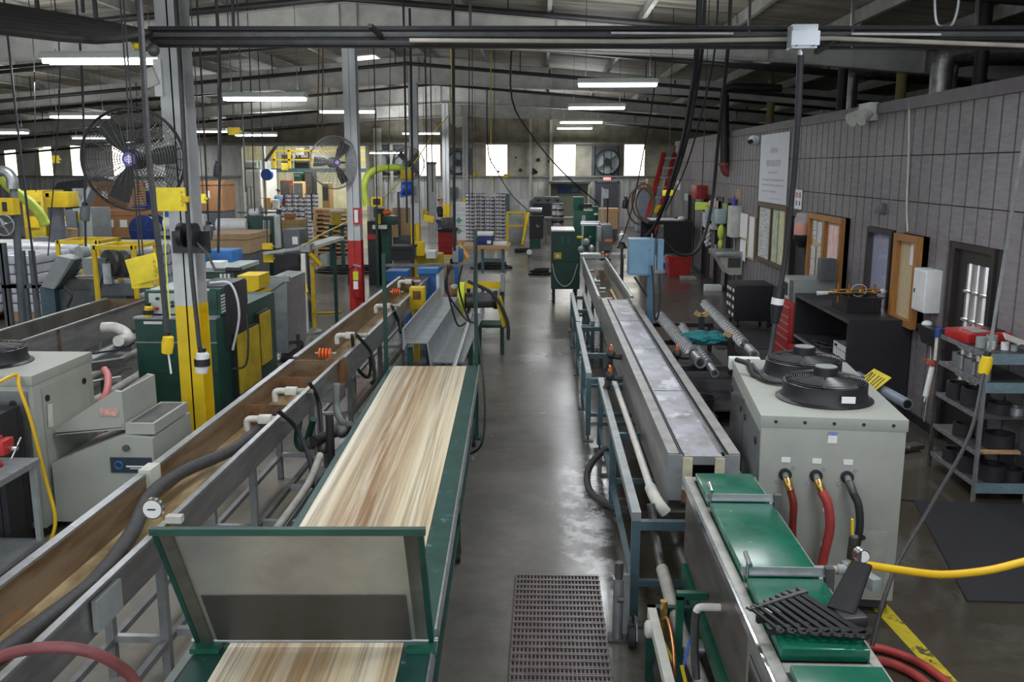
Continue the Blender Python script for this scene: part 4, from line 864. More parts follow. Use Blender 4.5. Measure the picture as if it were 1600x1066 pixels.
# office window
a, b, z0, z1 = GLAZ; mb = MB(); d = .07
mb.bx(XW - .04, XW + .1, a, a + d, z0, z1).bx(XW - .04, XW + .1, b - d, b, z0, z1).bx(XW - .04, XW + .1, a + d, b - d, z1 - d, z1).bx(XW - .04, XW + .1, a + d, b - d, z0, z0 + d)
o = struct('window_30', mb, DK, 'dark-framed office window'); MB().bx(XW + .03, XW + .036, a + d, b - d, z0 + d, z1 - d).build('window_pane', glass('office_pane', (.35, .38, .5), .02, .45), o)
# what stands in the offices behind the glass
one('office_shelf', MB().bx(6.6, 7.3, 11.2, 13.6, .02, .9).bx(6.9, 7.3, 11.2, 13.6, 1.2, 1.25).bx(6.9, 7.3, 11.2, 13.6, 1.7, 1.75), mat('pale_office_laminate', (.62, .64, .74), .5), 'pale shelving seen dimly through the dark-framed office window', 'shelf')
one('office_counter', MB().bx(6.5, 7.3, 8.4, 10.8, .02, .95), mat('white_laminate', (.75, .77, .8), .5), 'white counter seen through the glazed office door', 'counter')
# notice boards
def board(name, label, r, d, fw, frame_m, mid=False, face=CORK):
    Y0, Y1, Z0, Z1 = r; t = thing(name, label, 'notice board', (XW, (Y0 + Y1) / 2, Z0))
    wbox(MB(), Y0, Y1, Z0, Z1, d * .5).build('board_face', face, t)
    mb = MB(); wbox(mb, Y0, Y0 + fw, Z0, Z1, d); wbox(mb, Y1 - fw, Y1, Z0, Z1, d); wbox(mb, Y0 + fw, Y1 - fw, Z0, Z0 + fw, d); wbox(mb, Y0 + fw, Y1 - fw, Z1 - fw, Z1, d)
    if mid: wbox(mb, (Y0 + Y1) / 2 - fw * .6, (Y0 + Y1) / 2 + fw * .6, Z0 + fw, Z1 - fw, d)
    mb.build('frame', frame_m, t); return t
def sheet(t, Y0, Y1, Z0, Z1, x, m, name='paper_sheet'): return MB().bx(x - .002, x, Y0, Y1, Z0, Z1).build(name, m, t)
r = (13.42, 15.1, 1.10, 2.26); t = board('notice_board', 'double oak-framed notice board pinned with notices, before the black bench', r, .13, .085, OAK, True)
PB_ = mat('pale_blue_notice', (.45, .55, .72), .8, 0, .5, 9, c2=(.75, .78, .8)); PP = mat('pink_notice', (.75, .42, .42), .8, 0, .4, 8, c2=(.8, .74, .72)); PY = mat('yellow_notice', (.75, .72, .45), .8, 0, .3, 8); PT = mat('printed_notice', (.72, .73, .73), .8, 0, .5, 16, streak=(1, .3, 2.5))
for i, (a, b, z0, z1, m_) in enumerate(((14.78, 15.0, 1.85, 2.15, PT), (14.38, 14.7, 1.8, 2.14, PB_), (14.4, 14.65, 1.45, 1.75, PT), (14.75, 15.0, 1.22, 1.75, PT), (13.52, 14.1, 1.5, 2.12, PP), (13.75, 13.95, 1.42, 1.6, mat('red_leaflet', (.6, .06, .08), .8)))): sheet(t, a, b, z0, z1, XW - .07 - .003 * i, m_)
r = (10.64, 11.36, 1.12, 2.2); t = board('notice_board', 'single oak-framed cork board, empty but for one sheet in its corner', r, .14, .08, OAK)
sheet(t, 10.75, 10.97, 1.85, 2.1, XW - .075, PAPER)
r = wrect(1203, 326, 1239, 405); r = (16.75, 19.0, 1.12, 2.28); t = board('notice_board', 'dark-framed notice board with tall posters beyond the oak boards', r, .06, .07, mat('dark_oak', (.13, .085, .045), .5, 0, .3, 5), True, FARU)
for i, (a, b, m_) in enumerate(((17.98, 18.85, PT), (16.86, 17.3, PY), (17.35, 17.75, mat('green_poster', (.35, .5, .3), .8, 0, .5, 9, c2=(.7, .72, .6))))): sheet(t, a, b, 1.2, 2.18, XW - .034 - .002 * i, m_)
t = board('notice_board', 'small cork strip with white papers overlapping its edges', (19.25, 20.6, 1.05, 1.95), .03, .03, CORK)
sheet(t, 19.3, 19.75, 1.1, 1.95, XW - .034, PAPER); sheet(t, 19.95, 20.7, 1.45, 1.98, XW - .034, PAPER); sheet(t, 20.0, 20.6, .95, 1.4, XW - .036, PAPER)
# big hanging banner sheet
Y0, Y1, Z0, Z1 = 16.95, 19.15, 2.30, 3.62
t = thing('wall_poster', 'large white poster with faint blurred print high on the partition', 'poster', (XW, 18, Z0))
MB().bx(XW - .018, XW - .012, Y0, Y1, Z0, Z1).build('poster_sheet', mat('poster_white', (.70, .72, .76), .6, 0, .05, 2), t)
faint = mat('faint_grey_print', (.56, .58, .62), .7)
for z, y0, y1, h in ((3.25, 17.75, 18.3, .10), (3.0, 17.5, 18.6, .12), (2.86, 17.7, 18.4, .04), (2.72, 17.2, 18.9, .04), (2.62, 17.2, 18.9, .04), (2.50, 17.7, 18.9, .035), (2.38, 17.3, 18.4, .012)): MB().bx(XW - .0195, XW - .0175, y0, y1, z, z + h).build('printed_line', faint, t)
t = thing('wall_sign', 'small white sign with black and red symbols above the dark doorway', 'sign', (XW, 16.15, 2.25)); Y0, Y1 = 15.95, 16.4
MB().bx(XW - .014, XW - .008, Y0, Y1, 2.27, 2.60).build('sign_plate', PAPER, t)
for y in (16.07, 16.27):
    MB().ring((XW - .016, y, 2.51), .045, .008, (1, 0, 0), 18).build('ring_symbol', RED, t); MB().bx(XW - .017, XW - .013, y - .03, y + .03, 2.33, 2.41).build('black_symbol', BLK, t)
# fittings on the wall
t = thing('first_aid_cabinet', 'white lockable wall cabinet mounted beside the single cork board', 'wall cabinet', (XW, 10.35, 1.33))
MB().bx(XW - .17, XW, 10.22, 10.58, 1.38, 1.86, .006).build('cabinet', WHITE, t); MB().bx(XW - .178, XW - .17, 10.24, 10.56, 1.40, 1.84).build('door', WHITE, t); MB().bx(XW - .185, XW - .178, 10.5, 10.52, 1.58, 1.63).build('latch', BLK, t)
one('wall_socket', MB().bx(XW - .06, XW, 12.05, 12.33, 2.40, 2.53, .008), DGREY, 'small dark junction box high on the partition above the office window', 'junction box')
t = thing('emergency_light', 'cream twin-head emergency light at the top edge of the partition', 'emergency light', (XW, 12.85, 3.64))
MB().bx(XW - .12, XW, 12.6, 13.05, 3.60, 3.84, .01).build('housing', CREAM, t)
for y in (12.66, 13.02): MB().cyl((XW - .10, y, 3.70), (XW - .24, y - .06, 3.62), .075, .10, 14).build('lamp_head', CREAM, t)
t = thing('security_camera', 'white dome camera on the partition left of the large poster', 'camera', (XW, 19.9, 3.4)); p = W(1177, 219, XW - .1)
MB().ball(p, .10, 16).cyl(p, (XW, p.y, p.z), .09).build('dome_housing', WHITE, t); MB().cyl(p + Vector((-.04, -.05, -.02)), p + Vector((-.1, -.1, -.04)), .045).build('lens', BLK, t)
t = thing('goggle_dispenser', 'clear-topped dispenser full of orange contents, at the dark doorway edge', 'dispenser', (XW, 15.3, 1.9))
MB().lathe([(.13, 1.88), (.14, 1.9), (.14, 2.15), (.1, 2.24), (.02, 2.27)], (XW - .16, 15.28, 0), (0, 0, 1), 18).build('clear_jar', glass('jar', alpha=.3), t); MB().cyl((XW - .16, 15.28, 1.89), (XW - .16, 15.28, 2.08), .125, n=18).build('contents', ORANGE, t)
MB().lathe([(.06, 1.68), (.14, 1.82), (.145, 1.885)], (XW - .16, 15.28, 0), (0, 0, 1), 18).build('holder', BLK, t); MB().bx(XW - .12, XW, 15.2, 15.36, 1.55, 1.72).build('wall_bracket', BLKM, t)
t = thing('drinking_fountain', 'grey wall-hung drinking fountain between dark doorways', 'drinking fountain', (XW, 20.9, .6)); Y0, Y1 = 20.3, 21.25
MB().prism([(XW - .02, .62), (XW - .30, .62), (XW - .52, .98), (XW - .52, 1.02), (XW - .02, 1.02)], 'y', Y0 + .05, Y1 - .05).build('body', CREAM, t); MB().bx(XW - .62, XW - .02, Y0, Y1, 1.02, 1.14, .02).build('basin', GALV, t)
MB().cyl((XW - .5, Y1 - .2, 1.14), (XW - .5, Y1 - .2, 1.24), .03).build('spout', CHROME, t); MB().bx(XW - .34, XW - .06, Y0 + .045, Y0 + .049, .78, 1.0).build('grille', IRON, t)
t = thing('electrical_cabinet', 'tall cream electrical box mounted between two dark doorways', 'electrical box', (XW, 21.5, 1.15)); p0, p1 = W(1139, 335, XW - .2), W(1156, 378, XW - .2)
MB().bx(XW - .22, XW, 20.75, 21.2, 1.42, 2.12, .008).build('box', CREAM, t); MB().bx(XW - .228, XW - .22, 20.78, 21.17, 1.45, 2.09).build('cover', CREAM, t); MB().cyl((XW - .08, 21, 1.42), (XW - .08, 21, .4), .02).build('conduit', GALV, t)
for i, (y, m_, lab) in enumerate(((22.55, mat('pale_aqua_plastic', (.5, .62, .66), .4), 'pale aqua towel dispenser between the dark doorways, nearest'), (23.9, MATS['pale_aqua_plastic'], 'pale aqua towel dispenser between the dark doorways, farther'))):
    t = thing('towel_dispenser', lab, 'dispenser', (XW, y, 1.5)); MB().bx(XW - .26, XW, y - .16, y + .16, 1.62, 1.98, .05).build('cover', m_, t); MB().bx(XW - .2, XW, y - .13, y + .13, 1.55, 1.62).build('outlet', BLK, t)
one('hi_vis_vest', MB().ball((XW - .12, 22.4, 1.42), .2, 14, (.45, .7, 1.0)).ball((XW - .13, 22.35, 1.12), .15, 12, (.5, .8, .9)), LIME, 'yellow-green high-visibility vest hung below the aqua dispenser', 'vest')
t = thing('fire_alarm_horn', 'red fire-alarm cabinet high on the partition over the yellow tag', 'fire alarm', (XW, 24.5, 2.3)); p = W(1095, 302, XW - .1)
MB().bx(XW - .3, XW, p.y - .45, p.y + .35, p.z - .15, p.z + .22, .02).build('cabinet', RED, t); MB().cyl((XW - .15, p.y + .7, p.z - .1), (XW - .15, p.y + .7, p.z + .1), .09).build('bell', RED, t)
for i, (px, py, w, h, m_, lab) in enumerate(((1117, 320, 10, 22, PP, 'small red and white notice above the white leaflet rack'), (1133, 325, 7, 16, mat('green_yellow_sign', (.35, .55, .2), .7), 'small green and yellow sign beside the aqua dispensers'), (1113, 345, 16, 28, PT, 'white leaflet rack with photos between dark doorways'), (1061, 290, 4, 14, PAPER, 'small white notice near the far end of the partition'), (1073, 308, 5, 12, mat('blue_white_sign', (.5, .6, .7), .7), 'small pale notice between the far doorways'), (1155, 303, 6, 14, CARDL, 'little tilted wooden box high on the partition'))):
    a, b = W(px - w / 2, py - h / 2, XW), W(px + w / 2, py + h / 2, XW); one('wall_notice', MB().bx(XW - (.02 if i != 2 else .12), XW, min(a.y, b.y), max(a.y, b.y), min(a.z, b.z), max(a.z, b.z)), m_, lab, 'notice')
p = W(1160, 338, XW - .2); one('purple_bottle', MB().lathe([(.05, 0), (.05, .12), (.02, .15), (.02, .2)], (XW - .14, 20.95, 2.13), n=12), PURPLE, 'purple bottle standing on top of the cream electrical box', 'bottle')
# sprinkler riser and valve
t = thing('sprinkler_riser', 'dark vertical sprinkler pipe with red elbow and valve at the partition', 'pipe', (4.0, 22, 2.6)); Yr = 22.5; a = A(1132, 148, Yr); b = A(1132, 258, Yr)
MB().cyl(a, b, .11, n=12).build('pipe_run', DPIPE, t); MB().cyl(b + Vector((0, 0, .06)), b - Vector((0, 0, .02)), .17).build('flange', mat('red_brown_fitting', (.26, .05, .045), .5), t)
MB().tube([b, b + Vector((.05, 0, -.14)), b + Vector((.22, 0, -.2))], .12, 12, 3).build('elbow', MATS['red_brown_fitting'], t); MB().tube([b + Vector((.2, 0, -.18)), (XW, Yr, b.z - .2)], .07).build('branch', DPIPE, t)
MB().cyl((b.x + .28, Yr, b.z - .3), (b.x + .28, Yr, b.z - .6), .035).bx(b.x + .16, b.x + .4, Yr - .04, Yr + .04, b.z - .48, b.z - .44).build('drain_valve', DPIPE, t); MB().tube([a, a + Vector((0, 0, .1)), a + Vector((.2, 0, .18)), (5.6, Yr, a.z + .14)], .09, 10, 2).build('feed_pipe', DPIPE, t)
# ---- black bench with its load, red tool chest, microwave
t = thing('work_bench', 'large black open-fronted bench with middle shelf, under the office window', 'bench', (4.05, 12, 0)); bx0, bx1, by0, by1, bz = 3.66, 4.40, 10.88, 13.25, 1.19
MB().bx(bx0, bx1, by0, by1, bz - .05, bz).build('bench_top', BLKM, t)
for y in (by0, by1 - .05): MB().bx(bx0, bx1, y, y + .05, 0, bz - .05).build('end_panel', BLKM, t)
MB().bx(bx1 - .03, bx1, by0 + .05, by1 - .05, 0, bz - .05).build('back_panel', BLKM, t)
for z in (.60, .12): MB().bx(bx0 + .01, bx1 - .03, by0 + .05, by1 - .05, z - .04, z).build('shelf', mat('worn_black_shelf', (.05, .05, .055), .4, 0, .35, 6), t)
MB().bx(bx0 - .012, bx0, by0, by1, bz - .045, bz - .005).build('front_edge', IRON, t); MB().bx(bx0 - .006, bx0 + .01, by0 + .05, by1 - .05, .565, .598).build('shelf_edge', GALV, t)
t = thing('parts_crate', 'black ribbed plastic crate full of brass fittings on the black bench', 'crate', (4.05, 12.0, bz)); cx0, cx1, cy0, cy1 = 3.80, 4.22, 11.4, 12.0
for x0, x1, y0, y1 in ((cx0, cx1, cy0, cy0 + .012), (cx0, cx1, cy1 - .012, cy1), (cx0, cx0 + .012, cy0, cy1), (cx1 - .012, cx1, cy0, cy1)): MB().bx(x0, x1, y0, y1, bz, bz + .2).build('side_wall', BLK, t)
MB().bx(cx0, cx1, cy0, cy1, bz, bz + .012).build('crate_floor', BLK, t); mb = MB()
for i in range(9): mb.bx(cx0 + .02 + i * .046, cx0 + .035 + i * .046, cy0 - .012, cy0, bz, bz + .2)
mb.build('ribs', BLK, t); MB().bx(cx0 - .02, cx1 + .02, cy0 - .02, cy0 + .01, bz + .185, bz + .205).build('front_rim', BLK, t)
t = thing('fittings_bundle', 'bundle of brass and copper pipe fittings piled in the black crate', 'pipe fittings', (4.0, 11.7, bz + .12))
MB().cyl((3.6, 11.55, bz + .23), (4.36, 11.6, bz + .25), .016).build('brass_rod', BRASS, t); MB().cyl((3.7, 11.8, bz + .24), (4.3, 11.72, bz + .26), .014).build('brass_rod', BRASS, t)
for x in (3.72, 3.86, 4.02, 4.18): MB().lathe([(.02, -.03), (.034, -.02), (.034, .02), (.02, .03)], (x, 11.56, bz + .24), (1, 0, 0), 10).build('brass_union', BRASS, t); MB().cyl((x + .03, 11.62, bz + .1), (x + .02, 11.62, bz + .34), .014).build('copper_stub', mat('copper', (.55, .22, .09), .35, .8), t)
MB().ring((3.98, 11.55, bz + .27), .09, .006, (.2, 1, .5)).build('clear_tube_loop', FROST, t); MB().cyl((3.5, 11.7, bz + .21), (3.72, 11.62, bz + .23), .03, .02).build('white_nozzle', PVC, t); MB().ball((4.30, 11.6, bz + .25), .04).build('white_cap', PVC, t)
t = thing('drive_unit', 'white-fronted electronic unit lying on the middle shelf of the black bench', 'electronics', (3.85, 11.8, .6)); MB().bx(3.78, 4.1, 11.1, 11.75, .61, .78, .004).build('case', mat('olive_grey_case', (.17, .19, .17), .5), t); MB().bx(3.772, 3.78, 11.1, 11.75, .61, .78).build('front_panel', WHITE, t)
for k in range(6): MB().cyl((3.765, 11.2 + .08 * k, .71), (3.773, 11.2 + .08 * k, .71), .012).build('terminal', GREY, t)
MB().bx(3.76, 3.773, 11.6, 11.68, .73, .76).build('connector', BLK, t); one('gauge_block', MB().box((3.74, 11.0, .64), (.09, .07, .08), None, .01).cyl((3.74, 11.0, .68), (3.74, 11.0, .71), .03), GALV, 'small metal gauge block at the near end of the bench shelf', 'gauge')
one('black_leads', MB().tube([(3.75, 12.6, .61), (3.85, 12.3, .62), (3.72, 12.1, .61), (3.9, 11.95, .63), (3.75, 11.85, .62)], .014, 6, 6).tube([(3.8, 12.5, .61), (3.7, 12.2, .63), (3.88, 12.0, .61)], .014, 6, 6), RUB, 'tangle of black leads beside the electronic unit on the bench shelf', 'leads')
one('papers', MB().box((3.75, 11.2, .125), (.14, .25, .006), (0, 0, 14)), PAPER, 'loose white papers on the lowest shelf of the black bench', 'papers')
t = thing('tool_chest', 'red tool chest with pale drawer lips beside the far end of the black bench', 'tool chest', (4.05, 13.7, 0)); tx0, ty0, ty1, th = 3.62, 13.3, 14.1, 1.02
MB().bx(tx0, 4.38, ty0, ty1, .08, th, .008).build('carcass', RED, t)
zs = [.14, .34, .50, .62, .73, .83, .97]
for a, b in zip(zs, zs[1:]):
    d = MB().bx(tx0 - .015, tx0, ty0 + .03, ty1 - .03, a + .01, b - .01).build('drawer', RED, t); MB().bx(tx0 - .03, tx0 - .012, ty0 + .03, ty1 - .03, b - .03, b - .014).build('drawer_lip', mat('pale_red_lip', (.62, .35, .33), .35, .5), d)
MB().bx(tx0 + .05, 4.33, ty0 + .05, ty1 - .05, 0, .08).build('plinth', BLKM, t)
one('tool_roll', MB().bx(3.5, 3.64, 12.5, 12.9, .0, .5), RED, 'red panel leaning under the shelf of the black bench', 'panel')
t = thing('microwave', 'grey microwave oven standing on the red tool chest', 'microwave', (4.05, 13.9, th)); MB().bx(3.68, 4.3, 13.45, 14.05, th, th + .34, .008).build('case', GREY, t)
MB().bx(3.66, 3.682, 13.62, 14.03, th + .02, th + .32).build('door', CREAM, t); MB().bx(3.655, 3.662, 13.68, 13.96, th + .07, th + .26).build('door_window', BLK, t); MB().bx(3.66, 3.682, 13.46, 13.6, th + .02, th + .32).build('control_panel', DGREY, t)
one('speaker_box', MB().bx(4.02, 4.24, 13.3, 13.5, th + .345, th + .66, .01), DGREY, 'slim dark box standing on the microwave', 'box')
# ---- black drawer cart farther along
t = thing('drawer_cart', 'black wheeled cart with white-labelled drawers on the open floor', 'cart', (4.1, 17.6, 0))
MB().bx(3.62, 4.33, 17.1, 17.95, .12, .80, .01).build('body', BLKM, t)
for x in (3.68, 4.26):
    for y in (17.18, 17.86): MB().cyl((x - .02, y, .06), (x + .02, y, .06), .06).build('caster', RUB, t)
for k in range(4):
    d = MB().bx(3.605, 3.62, 17.14, 17.92, .15 + .155 * k, .29 + .155 * k).build('drawer', BLKM, t)
    for y in (17.3, 17.6, 17.82)[:2 + (k > 0)]: MB().bx(3.60, 3.606, y - .09, y + .05, .19 + .155 * k, .25 + .155 * k).build('drawer_label', PAPER, d)
one('rubber_mat', MB().bx(2.9, 4.2, 15.0, 16.9, 0, .012), MATS['charcoal_mat'], 'dark rubber mat on the floor before the drawer cart', 'floor mat')
one('small_white_box', MB().bx(3.95, 4.35, 22.2, 22.5, 0, .14, .01), WHITE, 'small white box on the floor at the foot of a dark doorway', 'box')
one('small_tray', MB().bx(3.7, 4.1, 24.4, 24.9, 0, .07, .01), PVCD, 'flat pale tray on the floor by the red bin', 'tray')
one('red_bin', MB().prism([(3.45, 0), (3.99, 0), (4.04, .55), (3.4, .55)], 'y', 25.0, 25.5), RED, 'square red bin on the floor beside a white pail', 'bin')
t = thing('white_pail', 'white pail with a blue label next to the red bin', 'pail', (3.35, 26.2, 0)); MB().lathe([(.22, 0), (.26, .5), (.275, .5), (.25, .02)], (3.3, 26, 0), n=24).build('body', WHITE, t); MB().bx(3.2, 3.42, 25.74, 25.76, .16, .32).build('blue_label', BLUE, t)
t = thing('black_desk', 'tall black desk with papers on its sloping top near the ladder', 'desk', (3.6, 26.6, 0))
MB().bx(2.95, 4.2, 26.1, 28.4, 1.38, 1.46).build('desk_top', BLKM, t); MB().bx(3.4, 4.2, 26.1, 26.2, .55, 1.38).build('end_panel', BLKM, t); MB().bx(2.97, 3.4, 28.2, 28.3, .5, 1.38).build('end_panel', BLKM, t)
for x, y in ((3.42, 26.15), (4.16, 26.15), (3.0, 28.3)): MB().bx(x - .03, x + .03, y - .03, y + .03, 0, .6).build('leg', BLKM, t)
MB().bx(3.42, 4.16, 26.13, 26.17, .02, .07).build('stretcher', BLKM, t); one('desk_papers', MB().bx(3.1, 3.9, 26.6, 27.8, 1.462, 1.475), PAPER, 'white papers spread over the tall black desk', 'papers'); one('cap', MB().ball((3.95, 26.5, 1.52), .12, 12, (1, 1, .6)), PAPER, 'pale crumpled bundle on the corner of the tall black desk', 'bundle')
mb = MB()
for k in range(26): mb.ball((XW - .12 + .07 * math.sin(k * 2.1), 24.2 + .08 * math.cos(k * 1.7), .95 + k * .045), .05, 6, (1, 1, .9))
mb.tube([(XW - .005, 24.2, 2.16), (XW - .12, 24.2, 2.1), (XW - .12, 24.2, .95)], .02, 5); one('tag_string', mb, PAPER, 'hanging string of small white tags below the yellow tag', 'tags')
# ---- steel shelving in the near right corner
t = thing('steel_shelving', 'grey steel shelving with pierced edges and five shelves beside the glazed door', 'shelving', (4.2, 8.5, 0)); sx0, sx1, sy0, sy1 = 3.93, 4.39, 8.02, 8.98
for x in (sx0, sx1):
    for y in (sy0, sy1): MB().bx(x - .018, x + .018, y - .004, y + .004, 0, 1.42).bx(x - .018 if x < 4.1 else x + .012, x - .012 if x < 4.1 else x + .018, y - .018, y + .018, 0, 1.42).build('post', GALV if y < 8.5 else IRON, t)
SHZ = (.16, .45, .78, 1.10, 1.36)
edge = mat('pierced_edge', (.42, .43, .46), .4, .5, .75, 60, c2=(.05, .05, .06))
for k, z in enumerate(SHZ):
    s = MB().bx(sx0, sx1, sy0, sy1, z - .012, z).build('shelf', mat('shelf_dark_steel', (.09, .085, .09), .5, .3), t)
    MB().bx(sx0 - .008, sx0, sy0, sy1, z - .03, z + .012).build('side_edge', edge, s)
    if k in (0, 3, 4):
        MB().bx(sx0, sx1 + .5, sy0 - .012, sy0 - .002, z - .085, z + .01).build('front_plate', mat('blue_grey_plate', (.22, .32, .37), .45, .2, .25, 7), s)
        text('EQUIPTO', .055, 'lettering', mat('embossed_plate', (.30, .40, .45), .4, .2), (sx0 + .20, sy0 - .0135, z - .038), (90, 0, 0), s, .003)
def rolled(name, lab, x, y, z, r, h, m, cat='part', grp=None): return one(name, MB().lathe([(r, 0), (r, h), (r * .75, h), (r * .7, h * .2)], (x, y, z), n=18), m, lab, cat, grp)
t = thing('red_organiser', 'red plastic organiser with grey recess on the top shelf of the steel shelving', 'organiser', (4.15, 8.75, 1.36)); rz_ = 1.362
MB().box((4.16, 8.72, rz_ + .05), (.44, .40, .10), (0, 0, 8), .02).build('tray', RED, t); MB().box((4.10, 8.64, rz_ + .103), (.16, .2, .012), (0, 0, 8)).build('recess', DGREY, t); MB().box((4.30, 8.72, rz_ + .103), (.12, .2, .012), (0, 0, 8)).build('recess', BLK, t)
for i, (x, y, r, h, m_) in enumerate(((4.02, 8.35, .045, .10, GREY), (4.08, 8.28, .035, .07, CREAM), (4.13, 8.38, .05, .11, GREY), (4.19, 8.25, .035, .07, WHITE), (4.25, 8.2, .03, .06, GREY))):
    rolled('metal_sleeve', ('grey sleeve on the top shelf, closest to the pierced edge', 'small cream sleeve on the top shelf', 'tallest grey sleeve on the top shelf by the red organiser', 'short white sleeve on the top shelf', 'smallest grey sleeve on the top shelf')[i], x, y, 1.362, r, h, m_, 'sleeve', 'sleeves on the top shelf')
one('caulk_trough', MB().box((4.28, 8.2, 1.45), (.26, .14, .012), (14, 20, -10)).box((4.34, 8.1, 1.42), (.2, .12, .012), (-20, 10, -10)), CREAM, 'bent pale metal scrap lying on top of the steel shelving', 'scrap metal')
for i in range(9): rolled('pipe_sizing_ring', 'grey cylinder %s on the second shelf' % ('first from the near post', 'second from the near post', 'third from the near post', 'fourth from the near post', 'in the middle of the row', 'fourth from the far post', 'third from the far post', 'second from the far post', 'beside the far post')[i] if True else '', 3.99 + .012 * (i % 3), 8.12 + .085 * i, 1.102, .036, .13 - .01 * (i % 2), GALV, 'sleeve', 'grey cylinders on the second shelf')
for i, (x, y, z, r, h, m_, lab) in enumerate(((4.03, 8.75, .782, .10, .16, BLKM, 'black pot at the far end of the third shelf'), (4.06, 8.48, .782, .11, .17, BLKM, 'black pot in the middle of the third shelf'), (4.17, 8.2, .782, .10, .10, BLKM, 'low black ring on the third shelf, near end'), (4.30, 8.15, .782, .07, .07, GALV, 'bright ring on the third shelf, near end'), (4.04, 8.7, .162, .11, .12, BLKM, 'black die ring on the bottom shelf, far end'), (4.05, 8.4, .162, .12, .16, BLKM, 'tall black die ring on the bottom shelf'), (4.14, 8.15, .162, .12, .15, BLKM, 'wide black die ring on the bottom shelf, near end'), (4.32, 8.14, .162, .10, .11, BLKM, 'small black die ring on the bottom shelf, near end'), (4.2, 8.2, .452, .13, .14, BLKM, 'black die ring on the fourth shelf, near end'), (4.06, 8.6, .452, .10, .12, BLKM, 'black die ring on the fourth shelf, far end'))): rolled('die_ring', lab, x, y, z, r, h, m_, 'die ring', 'die rings on the steel shelving')
one('timber_offcut', MB().bx(3.97, 4.3, 8.0, 8.06, .452, .475), WOOD, 'pale timber strip along the fourth shelf', 'timber')
t = thing('spray_tube', 'white tube with a blue cap hanging on the shelving corner', 'tube', (3.95, 9.02, 1.1)); MB().cyl((3.93, 9.03, 1.10), (3.93, 9.03, 1.33), .032).build('tube', mat('tube_label', (.7, .66, .58), .5, 0, .4, 12), t); MB().cyl((3.93, 9.03, 1.33), (3.93, 9.03, 1.42), .035).build('cap', BLUE, t); MB().bx(3.95, 4.2, 9.0, 9.03, 1.34, 1.42).build('blue_flag', BLUE, t)
t = thing('caulking_gun', 'red caulking gun with white cartridge hung on the shelving post', 'caulking gun', (3.88, 9.05, .7)); MB().cyl((3.90, 9.05, 1.02), (3.86, 9.05, .72), .028).build('cartridge', WHITE, t); MB().cyl((3.86, 9.05, .72), (3.85, 9.05, .66), .012, .004).build('nozzle', PAPER, t); MB().box((3.90, 9.05, 1.06), (.12, .03, .06), (0, 20, 0), .008).build('handle', mat('rust_red_paint', (.42, .1, .05), .5), t); MB().bar((3.80, 9.05, 1.10), (3.92, 9.05, 1.08), .014).build('trigger', MATS['rust_red_paint'], t); MB().bar((3.93, 9.05, 1.02), (3.89, 9.05, .72), .008, .02).build('cradle', MATS['rust_red_paint'], t)
t = thing('file_holder', 'dark wall pocket holding a white cloth below the wall cabinet', 'wall pocket', (XW, 10.2, 1.1)); MB().prism([(XW - .02, 1.02), (XW - .1, 1.02), (XW - .17, 1.24), (XW - .02, 1.24)], 'y', 9.95, 10.4).build('pocket', mat('smoky_plastic', (.05, .055, .055), .3), t); MB().ball((XW - .1, 10.28, 1.25), .06, 10, (1, 1, .7)).build('white_cloth', PAPER, t)
cable('white_string', [(XW - .03, 10.3, 1.05), (XW - .02, 10.28, .6), (XW - .03, 10.3, .1)], .005, PAPER, 'white string hanging down the partition from the dark pocket', 'string', n=5)
cable('white_string', [(XW - .03, 10.05, 1.05), (XW - .03, 10.02, .6), (XW - .02, 10.04, .12)], .005, PAPER, 'second white string hanging close to the glazed door', 'string', n=5)
cable('white_wire', [W(1421, 160, XW - .02), W(1420, 240, XW - .02), W(1417, 320, XW - .02), W(1418, 362, XW - .02)], .012, CREAM, 'white wire running down the partition to the single cork board', 'wire', n=5)
# grey pipe with a yellow sign against the bench end
t = thing('grey_pipe', 'thick blue-grey pipe lying beside the bench end with a yellow sign on it', 'pipe', (3.5, 9.8, .3)); a, b = A(1340, 588, 10.4), A(1418, 632, 9.2); MB().tube([a, b], .058, 16).build('pipe_run', mat('grey_blue_pipe', (.22, .26, .33), .35), t); d = (b - a).normalized(); MB().cyl(b - d * .002, b + d * .003, .044, n=16).build('pipe_bore', BLK, t)
for f in (.15, .85): q = a + (b - a) * f; MB().bx(q.x - .05, q.x + .05, q.y - .03, q.y + .03, 0, q.z - .045).build('support_block', BLKM, t)
t = thing('hanging_sign', 'yellow vinyl sign with black slanting marks lying over the grey pipe', 'sign', a + d * .45); n_ = Vector((-.62, -.25, .75)).normalized(); c0 = a + d * .28 + Vector((-.05, -.03, .075)); s_ = d; up = n_.cross(s_).normalized()
MB().plate([c0 - up * .12, c0 + s_ * .42 - up * .12, c0 + s_ * .42 + up * .13, c0 + up * .13], .006).build('sign_sheet', YBAG, t)
for i, k in enumerate((.04, .10, .16, .22, .29, .35)):
    q = c0 + s_ * k + n_ * .008; MB().bar(q - up * .07 + s_ * (.02 if i % 2 else 0), q + up * .08 - s_ * (.03 if i in (1, 2) else 0), .012, .006).build('black_mark', BLK, t)
one('floor_scrap', MB().box((3.95, 8.6 + .9, .05), (.25, .12, .05), (0, 0, 20), .008).cyl((3.8, 9.45, .06), (3.9, 9.4, .06), .03), IRON, 'dull metal clamp lying on the floor at the wall foot', 'clamp')
